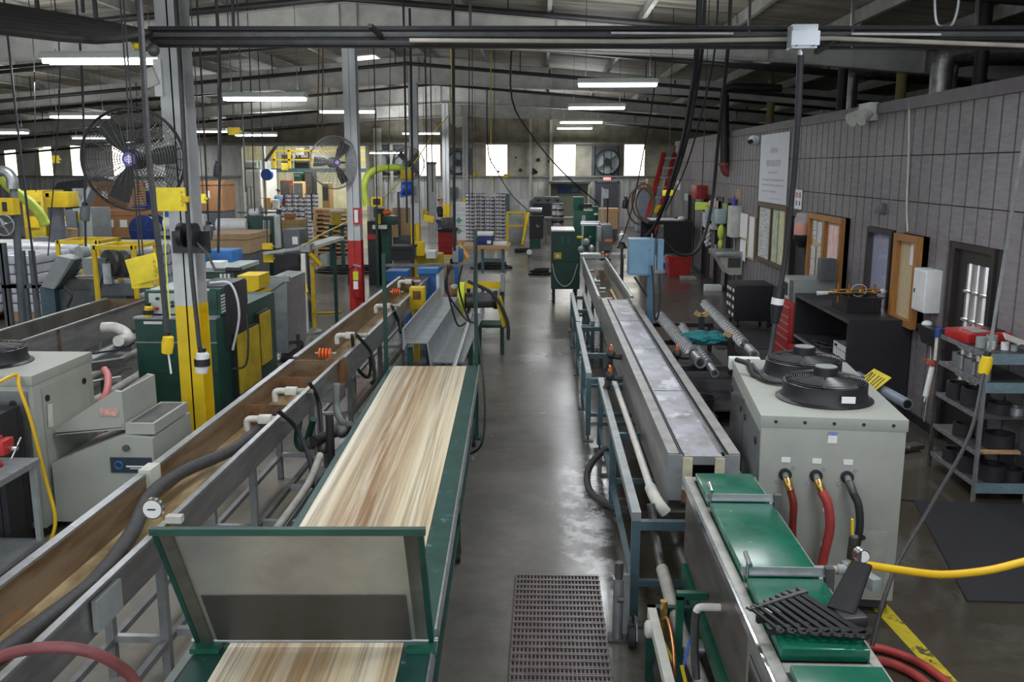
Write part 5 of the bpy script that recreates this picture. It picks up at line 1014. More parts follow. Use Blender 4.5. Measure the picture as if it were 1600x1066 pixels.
# the ladder and cables around it
t = thing('extension_ladder', 'red fibreglass extension ladder leaning at the far end of the partition', 'ladder', (2.9, 28.6, 0)); pa, pb = A(1008, 372, 28.8), A(1045, 240, 30.6); pa = Vector((pa.x - .12, 28.4, .02))
for dx in (-.0, .36): MB().bar(pa + Vector((dx - .2, 0, 0)), pb + Vector((dx - .2 + .05, .2 * dx, 0)), .12, .14).build('stile', RED, t)
for k in range(11): q = pa + (pb - pa) * (k + .5) / 11; MB().bar(q + Vector((-.2, 0, 0)), q + Vector((.28, 0, 0)), .06).build('rung', GALV, t)
MB().bar(pa + (pb - pa) * .45 + Vector((.0, -.1, 0)), pa + (pb - pa) * .52 + Vector((.08, -.1, 0)), .2, .02).build('yellow_label', YEL, t)
one('rope_coil', MB().ring(A(1005, 315, 28.4), .34, .03, (.2, 1, .1), flat=1.6).ring(A(1008, 318, 28.4), .28, .03, (.3, 1, .1), flat=1.7).ring(A(1000, 322, 28.4), .38, .03, (.1, 1, .2), flat=1.5), mat('brown_rope', (.22, .13, .07), .8), 'coil of brown rope and cable hung beside the red ladder', 'rope coil')
t = thing('grey_locker', 'tall pale blue-grey locker against the far wall, boxes on top', 'locker', (4.6, 44, 0)); MB().bx(4.3, 5.4, 42.6, 43.6, .02, 2.0).build('cabinet', mat('pale_locker', (.36, .42, .50), .5, 0, .15, 3), t); MB().bx(4.32, 5.38, 42.58, 42.6, .1, 1.95).build('door', MATS['pale_locker'], t); MB().bx(5.2, 5.26, 42.56, 42.58, .9, 1.1).build('door_handle', BLK, t)
one('carton', MB().bx(4.75, 5.4, 42.7, 43.4, 2.0, 2.42), CARDL, 'brown carton on top of the pale locker', 'carton'); one('tool_bundle', MB().bx(4.3, 4.65, 42.7, 43.3, 2.0, 2.2).cyl((4.2, 42.8, 2.25), (4.7, 43, 2.3), .05), PVCD, 'pale bundle of parts beside the carton on the locker', 'bundle')
# ============================================================ left field: machines between the trough and the far left
def PR(px0, py0, px1, py1, Y):
    a, b = A(px0, py1, Y), A(px1, py0, Y); return a.x, b.x, a.z, b.z
def pbx(mb, px0, py0, px1, py1, Y, dep, bev=0., floor=False):
    x0, x1, z0, z1 = PR(px0, py0, px1, py1, Y); return mb.bx(x0, x1, Y, Y + dep, 0 if floor else z0, z1, bev)
# ---- left chiller (end face to the aisle)
t, B = chiller('chiller', 'putty-grey chiller cabinet at the left edge, a paper tag hanging from its latch', (-4.04, 6.85, 0), 90, .96, 1.80, 1.37, ((.48, .62), (.48, 1.3)))
# its doors sit on the long sides; the end towards the trough carries a hatch with two latches
B('end_hatch', MB().bx(.12, .86, -.008, -.003, .14, 1.24), BEIGE)
for x in (.18, .78): B('latch', MB().cyl((x, -.02, 1.15), (x, -.006, 1.15), .026, n=16), BLK)
B('paper_tag', MB().box((.19, -.016, 1.0), (.07, .004, .19), (0, 6, 0)), CREAM)
cable('yellow_hose', [G(-10, 602, 1.38), G(25, 586, 1.39), (-4.08, 6.75, 1.30), (-4.0, 6.72, 1.05), (-3.92, 6.70, .6), (-3.86, 6.68, .25), (-3.9, 6.6, .03)], .014, MATS['yellow_hose_rubber'], 'thin yellow hose draped down the corner of the left chiller', 'hose', n=8)
one('rag', MB().ball((-4.55, 7.55, 1.395), .07, 10, (1.3, 1, .35)), PAPER, 'small white rag with a red corner behind the left chiller fan', 'rag')
# bench with red vise
t = thing('vise_bench', 'grey steel bench corner carrying the red vise at the left edge', 'bench', (-4.1, 6.3, 0)); rb = world_matrix(t)
for nm, mb, m_ in (('bench_top', MB().bx(-4.75, -3.78, 5.75, 6.42, .80, .845), SHEET), ('lower_shelf', MB().bx(-4.75, -3.80, 5.8, 6.4, .18, .21), SHEET)): mb.build(nm, m_, t)
for x in (-4.7, -3.82):
    for y in (5.79, 6.38): MB().bx(x - .02, x + .02, y - .02, y + .02, 0, .80).build('leg', GREY, t)
t = thing('bench_vise', 'bright red bench vise', 'vise', (-4.05, 6.2, .845)); vx, vy = -4.02, 6.2
MB().lathe([(.08, .845), (.08, .87), (.05, .90), (.05, .93)], (vx, vy, 0), n=18).build('swivel_base', RED, t); MB().bx(vx - .09, vx + .07, vy - .05, vy + .05, .93, 1.01, .012).build('body', RED, t); MB().bx(vx + .02, vx + .07, vy - .07, vy + .07, .98, 1.07, .01).build('fixed_jaw', RED, t); MB().bx(vx + .09, vx + .15, vy - .07, vy + .07, .95, 1.06, .012).build('moving_jaw', RED, t)
MB().cyl((vx + .15, vy, .99), (vx + .21, vy, .99), .016).build('screw', CHROME, t); MB().cyl((vx + .2, vy - .07, .93), (vx + .2, vy + .07, 1.05), .007).build('handle', CHROME, t)
t = thing('black_tool_box', 'black steel cabinet with small labels behind the red vise', 'tool cabinet', (-4.5, 6.6, 0)); MB().bx(-5.1, -4.12, 6.50, 6.80, .02, 1.15, .008).build('cabinet', BLKM, t); MB().bx(-4.42, -4.34, 6.494, 6.5, 1.02, 1.07).build('label_plate', PAPER, t); MB().bx(-4.26, -4.17, 6.494, 6.5, .90, .94).build('label_plate', MATS['pink_notice'], t); MB().bx(-5.05, -4.17, 6.49, 6.502, .1, .62).build('drawer', BLK, t)
# granulator / chute
t = thing('granulator', 'putty-green granulator with a tall triangular chute, between left chiller and yellow column foot', 'granulator', (-3.4, 7.3, 0)); gx0, gx1, gy0, gy1 = -4.0, -3.15, 6.95, 7.75
MB().prism([(gx0, 0.12), (gx1, .12), (gx1, .84), (gx1 - .25, .86), (gx0, .62)], 'y', gy0, gy1).build('body', BEIGE, t)
MB().prism([(gx0, .84), (gx1 - .28, .90), (gx1 - .28, 1.20), (gx1 - .33, 1.21), (gx0 + .0, .88)], 'y', gy0 + .1, gy0 + .14).build('chute_side', BEIGE, t); MB().prism([(gx0, .84), (gx1 - .28, .90), (gx1 - .28, 1.20), (gx1 - .33, 1.21), (gx0, .88)], 'y', gy1 - .1, gy1 - .06).build('chute_side', BEIGE, t)
MB().prism([(gx0, .83), (gx1 - .28, .885), (gx1 - .28, .905), (gx0, .85)], 'y', gy0 + .1, gy1 - .06).build('chute_floor', BEIGE, t); MB().bx(gx1 - .29, gx1 - .27, gy0 + .1, gy1 - .06, .88, 1.20).build('chute_back', BEIGE, t)
MB().bx(gx1 - .24, gx1, gy0 + .05, gy1 - .05, .86, .95).build('collection_bin', BEIGE, t); MB().bx(gx1 - .21, gx1 - .03, gy0 + .09, gy1 - .09, .94, .953).build('bin_opening', IRON, t)
p = MB().bx(gx1 - .36, gx1 - .02, gy0 - .008, gy0, .55, .68).build('name_plate', mat('navy_plate', (.02, .035, .06), .4), t); MB().ring((gx1 - .29, gy0 - .010, .615), .03, .007, (0, 1, 0), 18).build('plate_emblem', BLUEM, p); MB().bx(gx1 - .23, gx1 - .05, gy0 - .011, gy0 - .007, .60, .612).build('plate_lettering', PAPER, p); MB().bx(gx1 - .20, gx1 - .05, gy0 - .011, gy0 - .007, .585, .59).build('plate_lettering', PAPER, p)
MB().bx(gx1 - .46, gx1 - .31, gy0 + .094, gy0 + .1, 1.0, 1.06).build('warning_label', mat('red_white_label', (.7, .4, .35), .6, 0, .5, 30), t); MB().cyl((gx1 - .22, gy0 - .02, .76), (gx1 - .22, gy0, .76), .028).build('port', IRON, t)
for x in (gx0 + .1, gx1 - .1): MB().bx(x - .04, x + .04, gy0 + .05, gy1 - .05, 0, .13).build('foot', BLKM, t)
cable('pink_hose', [A(163, 577, 8.6), A(169, 590, 8.5), A(166, 615, 8.3), A(152, 645, 8.2), (-4.3, 8.15, .05)], .035, mat('pink_hose_rubber', (.62, .20, .20), .5, 0, .2, 6), 'pink hose curving down behind the granulator chute', 'hose', n=10)
# ---- the dark green extruder behind the first column
def cabinet_vents(t, x, y, z, n=6, rows=4, m=PAPER):
    for i in range(rows):
        mb = MB()
        for k in range(n): mb.bx(x - .003, x + .003, y + i * .045, y + i * .045 + .022, z + k * .035, z + k * .035 + .02)
        mb.build('vent_slots', m, t)
t = thing('extruder', 'dark green extruder with a grey button panel, behind the yellow column foot', 'extruder', (-3.85, 9.5, 0)); ex0, ex1 = -4.38, -3.50
MB().bx(ex0, ex1, 9.45, 11.6, 0, 1.40, .008).build('lower_cabinet', DGREEN, t); MB().bx(ex0 + .07, ex1 - .02, 9.58, 10.6, 1.40, 1.68, .008).build('console', DGREEN, t); MB().bx(ex0 - .01, ex1 + .01, 9.43, 9.58, 1.395, 1.415).build('ledge', GALV, t)
MB().bx(ex0 - .01, ex1 + .004, 9.438, 9.45, 1.135, 1.15).build('trim_rail', GALV, t); MB().bx(ex0, ex1, 9.444, 9.45, .80, .806).build('panel_joint', BLKM, t)
p = MB().prism([(9.565, 1.435), (9.58, 1.435), (9.58, 1.655), (9.575, 1.655)], 'x', ex0 + .12, ex1 - .17).build('button_panel', mat('button_panel_grey', (.52, .55, .53), .4, .3), t)
for x, z, m_ in ((ex0 + .22, 1.60, GREEN), (ex0 + .21, 1.49, RED), (ex0 + .38, 1.56, GREEN), (ex0 + .38, 1.52, BLK), (ex0 + .62, 1.60, BLK), (ex0 + .60, 1.51, YEL), (ex0 + .70, 1.52, GREY)): MB().cyl((x, 9.545, z), (x, 9.572, z), .018).build('button', m_, p, label='button')
MB().bx(ex0 + .1, ex1 - .05, 9.62, 10.55, 1.68, 1.69).build('console_top', mat('pale_green_top', (.38, .44, .42), .5, 0, .2, 5), t)
MB().bx(ex1 - .34, ex1 + .02, 9.72, 10.45, 1.02, 1.72, .006).build('drive_cover', mat('dark_slate_cover', (.03, .033, .04), .5), t); MB().bx(ex1 - .1, ex1 + .018, 9.59, 9.715, 1.42, 1.70).build('vent_panel', DGREEN, t); cabinet_vents(t, ex1 + .02, 9.60, 1.44, 6, 3)
for a, b, z0, z1 in ((9.9, 10.72, .45, 1.13), (10.75, 11.2, .6, 1.23)):
    MB().bx(ex1 - .02, ex1 + .05, a, b, z0 - .03, z1 + .02).build('side_box', BLKM, t); MB().bx(ex1 + .05, ex1 + .065, a + .03, b - .02, z0, z1).build('side_panel', YLOW, t, label='dirty yellow side panel')
MB().bx(ex0 + .1, ex0 + .3, 9.446, 9.452, 1.34, 1.37).build('maker_plate', PAPER, t)
cable('clear_tube', [(ex1 - .2, 9.9, 1.73), (ex1 + .05, 9.85, 1.72), (ex1 + .14, 9.8, 1.4), (ex1 + .06, 9.75, 1.0)], .014, FROST, 'clear tube arching over the dark green extruder corner', 'tube'); cable('black_cable', [A(385, 490, 9.9), A(388, 530, 9.8), A(384, 570, 9.75), A(362, 577, 9.7)], .012, RUB, 'black cable hanging over the yellow side panel of the extruder')
t = thing('dryer_hood', 'yellow sheet-metal guard hood between extruder and steel bin', 'guard', (-3.8, 12.4, 0)); Yq = 12.2
MB().prism([(A(370, 431, Yq).x, A(370, 431, Yq).z), (A(404, 431, Yq).x, A(404, 431, Yq).z), (A(405, 452, Yq).x, A(405, 452, Yq).z), (A(383, 461, Yq).x, A(383, 461, Yq).z)], 'y', Yq, Yq + .5).build('upper_guard', YEL, t); pbx(MB(), 391, 457, 407, 477, Yq, .45).build('lower_guard', YEL, t); pbx(MB(), 376, 462, 392, 640, Yq + .1, .3, floor=True).build('gearbox_stand', DGREY, t)
t = thing('extruder', 'smaller dark green machine with a pale top, behind the white column', 'extruder', (-4.2, 12.9, 0)); pbx(MB(), 318, 424, 366, 500, 12.9, 1.0, .01, True).build('cabinet', DGREEN, t); pbx(MB(), 316, 419, 368, 425, 12.85, 1.1).build('top_cover', MATS['pale_green_top'], t)
for px in (344, 350, 356): pbx(MB(), px, 428, px + 3, 442, 12.89, .012).build('vent_slots', PAPER, t)
pbx(MB(), 322, 410, 345, 419, 12.9, .3).build('white_lid', WHITE, t)
one('blue_box', pbx(MB(), 320, 392, 362, 413, 13.6, .5, .01), BLUEM, 'bright blue steel box on top of the smaller green machine', 'box')
t = thing('winch', 'black hand winch with crank bolted to the first column', 'winch', A(297, 375, 8.25)); p = t.location
for dx in (-.06, .05): MB().cyl(p + Vector((dx, -.09, .05)), p + Vector((dx + .05, -.09, .05)), .11, n=20).build('cable_drum', BLK, t)
MB().bx(p.x - .16, p.x + .18, p.y - .02, p.y + .02, p.z - .12, p.z + .08).build('mounting_plate', BLK, t); MB().tube([p + Vector((.1, -.1, -.02)), p + Vector((.2, -.12, -.12)), p + Vector((.26, -.12, -.26)), p + Vector((.42, -.12, -.26))], .014, 8).build('crank', IRON, t); MB().cyl(p + Vector((.36, -.12, -.26)), p + Vector((.50, -.12, -.26)), .022).build('crank_grip', BLK, t)
# steel-sided hopper truck
t = thing('hopper_truck', 'wheeled stainless hopper bin with a sloping dark side', 'bin', (-3.9, 14.2, 0)); a = PR(400, 432, 456, 562, 14.0)
MB().prism([(a[0] + .05, 1.05), (a[0] + .25, 1.05), (a[0] + .42, .15), (a[0] + .22, .15)], 'y', 13.6, 14.8).build('dark_side', BLKM, t); MB().prism([(a[0] + .26, 1.05), (a[1], 1.28), (a[1] - .02, .15), (a[0] + .43, .15)], 'y', 13.7, 14.8).build('bin_body', SHEET, t); MB().prism([(a[0] + .02, 1.06), (a[0] + .30, 1.06), (a[1], 1.29), (a[1] - .3, 1.31)], 'y', 13.65, 14.85).build('rim', GALV, t)
MB().cyl((a[1] - .04, 13.75, .2), (a[1] - .04, 13.75, 1.36), .035).build('corner_post', GALV, t); MB().bx(a[0] - .1, a[1] + .05, 13.66, 13.74, 1.27, 1.35).build('top_bar', GALV, t)
for x in (a[0] + .35, a[1] - .1):
    for y in (13.75, 14.7): MB().cyl((x - .03, y, .08), (x + .03, y, .08), .08, n=16).build('wheel', RUB, t)
MB().bar((a[1] - .1, 13.75, .3), (a[1] + .2, 13.7, .33), .05).cyl((a[1] + .14, 13.7, .05), (a[1] + .14, 13.7, .45), .03).build('jack_handle', IRON, t)
# left trough and its pipes
t = trough('water_trough', 'shorter grey water trough on the far left, behind the left chiller', -6.70, -6.10, 9.3, 13.6, .62, 1.0, 3, (9.6, 11.4, 13.2), mat('wet_grey_trough', (.20, .19, .165), .3, .4, .4, 3)); MB().bx(-6.12, -6.08, 11, 11.05, .4, 1.0).build('stiffener', RUST, t)
for i, (x, z) in enumerate(((-5.75, .55), (-5.55, .42), (-5.35, .72), (-5.2, .30))): one('grey_pipe', MB().tube([(x, 8.6, z), (x - .05, 10.5, z), (x - .1, 12.6, z + .05)], .055, 12), PVCD if i % 2 else GALV, ('upper pale pipe running beside the left trough', 'dirty pipe lying second from the left trough', 'highest bright pipe rail beyond the left chiller', 'lowest dirty pipe beyond the left chiller')[i], 'pipe', 'pipes beside the left trough')
one('pipe_elbow', MB().tube([A(160, 512, 11.6), A(180, 512, 11.6), A(196, 520, 11.6), A(200, 530, 11.4), A(185, 533, 11)], .07, 12, 4), PVC, 'grey-white pipe elbows beside the left trough outlet', 'pipe fitting'); t = thing('aluminium_carriage', 'black and silver extruded-aluminium carriage lying past the left chiller', 'carriage', (-4.9, 9, 0))
MB().bar((-5.3, 8.7, .92), (-4.45, 9.3, .96), .09, .09).build('beam', IRON, t); MB().bar((-5.3, 8.6, .75), (-4.45, 9.2, .80), .05, .05).build('beam', GALV, t); MB().bx(-5.25, -5.15, 8.5, 8.8, .6, 1.0).build('end_plate', GALV, t); MB().cyl((-5.35, 8.6, .85), (-5.25, 8.6, .85), .07).build('hand_wheel', BLK, t)
for x in (-5.2, -4.5): MB().bx(x - .03, x + .03, 8.9, 8.96, 0, .85).build('leg', BLKM, t)
# grey coiler machines with yellow frames
t = thing('coiler_machine', 'slate-grey machine with a tilted pale control box, on the far left', 'machine', (-8.1, 14.6, 0)); Yc = 14.4
x0, x1, z0, z1 = PR(64, 400, 112, 450, Yc); MB().prism([(x0, z0 + .02), (x0 + .22, z0 - .02), (x1, z1 - .05), (x0 + .32, z1)], 'y', Yc, Yc + .4).build('control_box', GREY, t); MB().prism([(x0 + .22, z0 - .02), (x0 + .30, z0 + .05), (x1 + .06, z1 - .06), (x1, z1 - .05)], 'y', Yc - .01, Yc + .42).build('box_side', DGREY, t)
pbx(MB(), 66, 448, 84, 492, Yc + .1, .5, floor=True).build('pedestal', TEAL, t); pbx(MB(), 84, 452, 165, 500, Yc + .25, .6, floor=True).build('base', DGREY, t); pbx(MB(), 100, 436, 160, 452, Yc + .2, .6).build('table_top', IRON, t)
for px, py, r in ((123, 395, .11), (121, 412, .09)): p = A(px, py, Yc + .3); MB().cyl(p, p + Vector((.05, .12, 0)), r, n=20).build('spindle_disc', GREY, t)
MB().tube([A(100, 450, Yc), A(112, 462, Yc - .1), A(105, 480, Yc - .1)], .02, 8, 4).build('machine_cable', RUB, t)
t = thing('coiler_machine', 'grey grinder-like machine with two vertical discs, under a yellow frame', 'machine', (-7, 14.3, 0)); Yc = 14.2
pbx(MB(), 130, 404, 148, 428, Yc, .3).build('switch_box', GREY, t); x0, x1, z0, z1 = PR(140, 404, 166, 462, Yc + .05); MB().prism([(x0, z0), (x0 + .12, z0), (x1, z1), (x1 - .14, z1)], 'y', Yc + .05, Yc + .3).build('body', DGREY, t)
for px, py in ((172, 412), (187, 413)): p = A(px, py, Yc + .1); MB().cyl(p + Vector((-.03, 0, 0)), p + Vector((.03, .1, 0)), .22, n=28).build('disc', IRON, t); MB().cyl(p + Vector((-.05, -.02, 0)), p + Vector((.05, .12, 0)), .05).build('disc_hub', GALV, t)
pbx(MB(), 162, 412, 172, 444, Yc, .1).build('upright', GALV, t); pbx(MB(), 150, 443, 205, 462, Yc + .1, .5).build('bed', DGREY, t); pbx(MB(), 152, 462, 198, 500, Yc + .2, .4, floor=True).build('pedestal', DGREY, t)
def yframe(px0, py0, px1, py1, Y, dep, lab, pyb=None):
    x0, x1, z0, z1 = PR(px0, py0, px1, py1, Y); t = thing('safety_frame', lab, 'guard frame', ((x0 + x1) / 2, Y, max(0, z0))); w = .06; zb = z0 if pyb is None else 0
    for x in (x0, x1):
        for y in (Y, Y + dep): MB().bx(x - w / 2, x + w / 2, y - w / 2, y + w / 2, zb, z1).build('upright', YEL, t)
        MB().bx(x - w / 2, x + w / 2, Y, Y + dep, z1 - w, z1).build('top_bar', YEL, t)
    for y in (Y, Y + dep): MB().bx(x0, x1, y - w / 2, y + w / 2, z1 - w, z1).build('top_bar', YEL, t)
    return t
yframe(95, 376, 152, 432, 15.6, .8, 'yellow square-tube frame behind the tilted grey control box', 1); yframe(151, 384, 208, 440, 13.95, .8, 'yellow square-tube frame standing over the two grey discs', 1)
# wrapped tubes: a long bundle and an end-on stack
for r in range(5):
    for k in range(4):
        z = .30 + .225 * r; y = 19.4 + .24 * k; tb = MB().tube([(-12.3, y + .1, z), (-10.5, y, z + .02), (-8.3, y - .05, z - .05 + .02 * r)], .115, 10, 4)
        for q in range(5): tb.ring((-12 + .85 * q, y + .06 - .02 * q, z), .117, .006, (1, -.04, 0), 12, 4)
        one('wrapped_tube', tb, SHRINK, 'long white shrink-wrapped tube in the bundle behind the yellow frames', 'tube', 'wrapped tubes in the long bundle')
for r in range(6):
    for k in range(6):
        one('wrapped_bundle', MB().box((-11.9 + .36 * k + .04 * (r % 2), 18.0, .26 + .19 * r), (.28, 1.4, .175), None, .035), SHRINK, 'white wrapped bundle seen end-on in the stack at the far left', 'bundle', 'end-on wrapped bundles at the far left')
for x in (-11.9, -10.6): one('timber_pallet', MB().bx(x, x + 1.1, 17.3, 18.7, .10, .17).bx(x, x + 1.1, 17.3, 17.42, 0, .1).bx(x, x + 1.1, 18.58, 18.7, 0, .1).bx(x, x + 1.1, 17.95, 18.05, 0, .1), WOOD, 'timber pallet under the end-on wrapped bundles, %s' % ('outer' if x < -11 else 'inner'), 'pallet')
for px, lab in ((8, 'outermost of the grey steel uprights before the wrapped bundles'), (12, 'thicker grey upright before the wrapped bundles'), (40, 'middle grey upright before the wrapped bundles'), (55, 'grey upright nearest the tilted control box')):
    p = A(px, 470, 15.5); one('rack_upright', MB().bx(p.x - .04, p.x + .04, 15.5, 15.58, 0, A(px, 392 if px > 20 else 380, 15.5).z).bx(p.x - .04, p.x + .35, 15.5, 15.56, .9, .96), DGREY, lab, 'rack post')
# crates, bins and reels behind the big fan
def crate(px0, py0, px1, py1, Y, dep, m_, lab, nm='cardboard_bin', labels=0):
    x0, x1, z0, z1 = PR(px0, py0, px1, py1, Y); t = thing(nm, lab, 'bin' if 'bin' in nm else 'box', ((x0 + x1) / 2, Y, max(0, z0)))
    z0 = max(z0, .02)
    if z0 > .1: MB().bx(x0 + .03, x1 - .03, Y + .02, Y + dep - .02, 0, z0).build('support_stand', DGREY, t)
    MB().bx(x0, x1, Y, Y + dep, z0, z1 - .03).build('carton_body', m_, t); MB().bx(x0 - .02, x1 + .02, Y - .02, Y + dep + .02, z1 - .12, z1).build('lid', m_, t)
    for k in range(labels): MB().bx(x0 + (x1 - x0) * (.35 + .28 * k), x0 + (x1 - x0) * (.5 + .28 * k), Y - .008, Y - .002, z0 + (z1 - z0) * .4, z0 + (z1 - z0) * .68).build('paper_label', PAPER, t)
    return t
crate(142, 330, 214, 372, 24, 1.6, CARD, 'wide brown cardboard bin with two paper labels below the big fan', labels=2); crate(141, 285, 196, 328, 26.5, 1.3, CARD, 'brown cardboard bin standing on a pallet behind the big fan', labels=1); crate(310, 283, 346, 330, 28, 1.2, CARD, 'tall brown cardboard bin right of the first column', labels=1); crate(318, 366, 388, 396, 20.5, 1.6, CARDL, 'low open tan carton right of the first column', 'cardboard_bin'); crate(192, 335, 216, 372, 25.5, 1.2, mat('dark_red_bin', (.3, .07, .06), .6), 'dark red bin beside the wide cardboard bin', 'plastic_bin')
crate(200, 300, 244, 326, 28.2, 1.2, BLUE, 'bright blue plastic bin behind the lower blades of the big fan', 'plastic_bin'); crate(190, 322, 240, 345, 26.85, 1, BLUE, 'second blue plastic bin, lower and nearer, under the big fan', 'plastic_bin')
t = thing('cable_reel', 'large dark blue reel lying on edge beside the blue bins', 'reel', A(224, 360, 23)); p = A(224, 360, 23); MB().bx(p.x - .3, p.x + .3, 23.02, 23.78, 0, p.z - .36).build('support_stand', DGREY, t); MB().cyl(p, p + Vector((0, .1, 0)), .38, n=30).build('flange', DBLUE, t); MB().cyl(p + Vector((0, .1, 0)), p + Vector((0, .7, 0)), .2).build('core', WHITE, t); MB().cyl(p + Vector((0, .7, 0)), p + Vector((0, .8, 0)), .38, n=30).build('flange', DBLUE, t)
for k in range(6): a = k * math.pi / 3; MB().bar(p + Vector((.08 * math.cos(a), -.01, .08 * math.sin(a))), p + Vector((.36 * math.cos(a), -.01, .36 * math.sin(a))), .02, .02).build('rib', BLUE, t)
for px, py, lab in ((258, 350, 'white film roll right of the dark blue reel'), (275, 345, 'white film roll beside the first column'), (340, 352, 'white film roll with blue end on the low open carton')):
    p = A(px, py, 22.5); one('film_roll', MB().cyl(p, p + Vector((.75, 0, 0)), .17, n=18), WHITE, lab, 'roll', 'white film rolls')
one('roll_trestle', MB().bx(-9.6, -7.5, 22.2, 22.9, 1.32, 1.40).bx(-9.5, -9.4, 22.3, 22.8, 0, 1.32).bx(-7.62, -7.52, 22.3, 22.8, 0, 1.32), GREY, 'grey trestle under the white film rolls', 'trestle')
t = thing('slate_cabinet', 'slate-grey machine cabinet with yellow labels beside the brown bins', 'machine', (-11, 21.9, 0)); Yc = 21.9; pbx(MB(), 84, 330, 118, 384, Yc, 1, .01, True).build('cabinet', DGREY, t); pbx(MB(), 118, 326, 142, 384, Yc + .1, 1, .01, True).build('cabinet', GREY, t); pbx(MB(), 92, 338, 102, 344, Yc - .01, .012).build('label_plate', YEL, t); pbx(MB(), 93, 345, 103, 354, Yc - .01, .012).build('label_plate', CREAM, t); pbx(MB(), 119, 332, 127, 346, Yc + .09, .012).build('label_plate', YLOW, t)
x0, x1, z0, z1 = PR(108, 295, 136, 322, Yc); MB().prism([(x0, z1), (x0 + .1, z1), (x0 + .2, z0 + .1), (x1 - .08, z1 + .05), (x1, z1), (x0 + .24, z0 - .05), (x0 + .16, z0 - .05)], 'y', Yc + .2, Yc + .6).build('hopper', GREY, t)
t = thing('yellow_cabinet', 'bright yellow tilted machine box above the slate-grey cabinet', 'machine box', A(88, 322, 20)); pbx(MB(), 72, 300, 104, 324, 20, .5, .01).build('box', YEL, t); pbx(MB(), 66, 302, 76, 308, 20, .3).build('yellow_arm', YEL, t); pbx(MB(), 80, 324, 92, 386, 20.1, .2, floor=True).build('post', DGREY, t)
t = thing('yellow_press', 'tall dirty yellow press standing at the far left by the lime hose', 'press', (-13, 22, 0)); pbx(MB(), 38, 298, 66, 352, 22, 1, .01, True).build('frame', YLOW, t); pbx(MB(), 41, 316, 62, 336, 21.98, .03).build('dark_panel', RUST, t); pbx(MB(), 44, 340, 60, 356, 21.97, .04).build('control_panel', YEL, t)
cable('lime_hose', [A(-6, 268, 18), A(8, 285, 18), A(24, 300, 18), A(48, 318, 18), A(62, 334, 18), A(72, 352, 18)], .10, LIME, 'fat lime-green hose dropping past the yellow press', 'hose', n=10)
t = thing('vacuum_elbow', 'grey steel duct elbow and post at the left edge with a yellow box', 'duct', (-9, 15, 0)); MB().tube([A(-8, 268, 15), A(8, 268, 15), A(18, 278, 15), A(20, 295, 15)], .09, 12, 4).build('duct_elbow', GALV, t); MB().cyl(A(21, 290, 15), (A(24, 400, 15).x, 15, 0), .06).build('post', DGREY, t); MB().cyl(A(26, 300, 15), A(28, 390, 15), .02).build('conduit', GALV, t)
x0, x1, z0, z1 = PR(-6, 310, 19, 336, 14.8); MB().bx(x0, x1, 14.8, 15, z0, z1).build('yellow_box', YEL, t); MB().bx(x0 + .12, x1 - .1, 14.79, 14.802, z0 + .06, z1 - .06).build('dark_window', BLK, t); p = A(6, 352, 14.8); MB().ring(p, .17, .012, (0, 1, 0)).cyl(p, p + Vector((0, .06, 0)), .04).build('small_fan', GALV, t)
for k in range(4): a = k * math.pi / 2 + .4; MB().bar(p, p + Vector((.16 * math.cos(a), .02, .16 * math.sin(a))), .07, .01).build('fan_blade', GREY, t)
one('table_top', MB().bx(-13.5, -8.3, 20.8, 21.6, 1.22, 1.27).bx(-13.4, -13.3, 20.9, 21.5, 0, 1.22).bx(-8.5, -8.4, 20.9, 21.5, 0, 1.22).bx(-11, -10.9, 20.9, 21.5, 0, 1.22), CREAM, 'long pale table behind the long wrapped bundle', 'table')
one('cardboard_tube', MB().cyl(A(113, 374, 20.9), A(113, 357, 20.9), .12, n=18), CARDL, 'upright cardboard tube standing on the long pale table', 'tube'); one('grey_tool', pbx(MB(), 52, 371, 76, 378, 20.95, .3), GREY, 'grey tool lying on the long pale table', 'tool')
one('dark_machine', MB().prism([(-22, .0), (-18.5, 0), (-18.5, 2.3), (-19.5, 2.55), (-21.5, 2.3), (-22, 1.6)], 'y', 40, 42), DGREY, 'large dark machine in front of the far left windows', 'machine'); one('white_panel_row', MB().bx(-24.5, -15.6, 38.8, 39, .02, 1.15), mat('pale_corrugated', (.5, .53, .58), .5, 0, .3, 3), 'low pale corrugated screen across the far left floor', 'screen')
# ============================================================ middle and far floor
# blue puller with the yellow wheel guard at the end of the left line
t = thing('puller_machine', 'blue pulling machine with boxes and levers at the end of the farther trough', 'machine', (-2.2, 17.2, 0)); Yp = 17.0
pbx(MB(), 603, 424, 636, 440, Yp, .5).build('side_box', BLUEM, t); pbx(MB(), 655, 424, 682, 470, Yp - .6, .8, .01, True).build('main_box', BLUEM, t); pbx(MB(), 652, 420, 684, 428, Yp - .65, .9).build('top_cover', mat('bright_blue_cover', (.04, .2, .55), .4), t); pbx(MB(), 682, 428, 686, 468, Yp - .6, .8).build('white_edge', WHITE, t)
for px in (636, 676): p = A(px, 470, Yp - .3); MB().bx(p.x - .05, p.x + .05, Yp - .4, Yp, 0, .9).build('leg', BLUEM, t)
t = thing('yellow_gauge_stand', 'yellow instrument box with a dark window standing beside the trough', 'instrument', (-2.1, 14.8, 0)); pbx(MB(), 640, 450, 662, 484, 13.9, .25, .01).build('case', YEL, t); pbx(MB(), 645, 455, 657, 468, 13.885, .02).build('dark_window', RUST, t); p = A(650, 484, 14); MB().bx(p.x - .04, p.x + .04, 13.95, 14.05, 0, p.z + .02).build('post', YLOW, t)
t = thing('belt_drive', 'yellow-green rimmed drive wheel with grey motor drum beside the aisle', 'drive unit', (-1.2, 14.6, 0)); Yd = 14.4; p = A(722, 468, Yd)
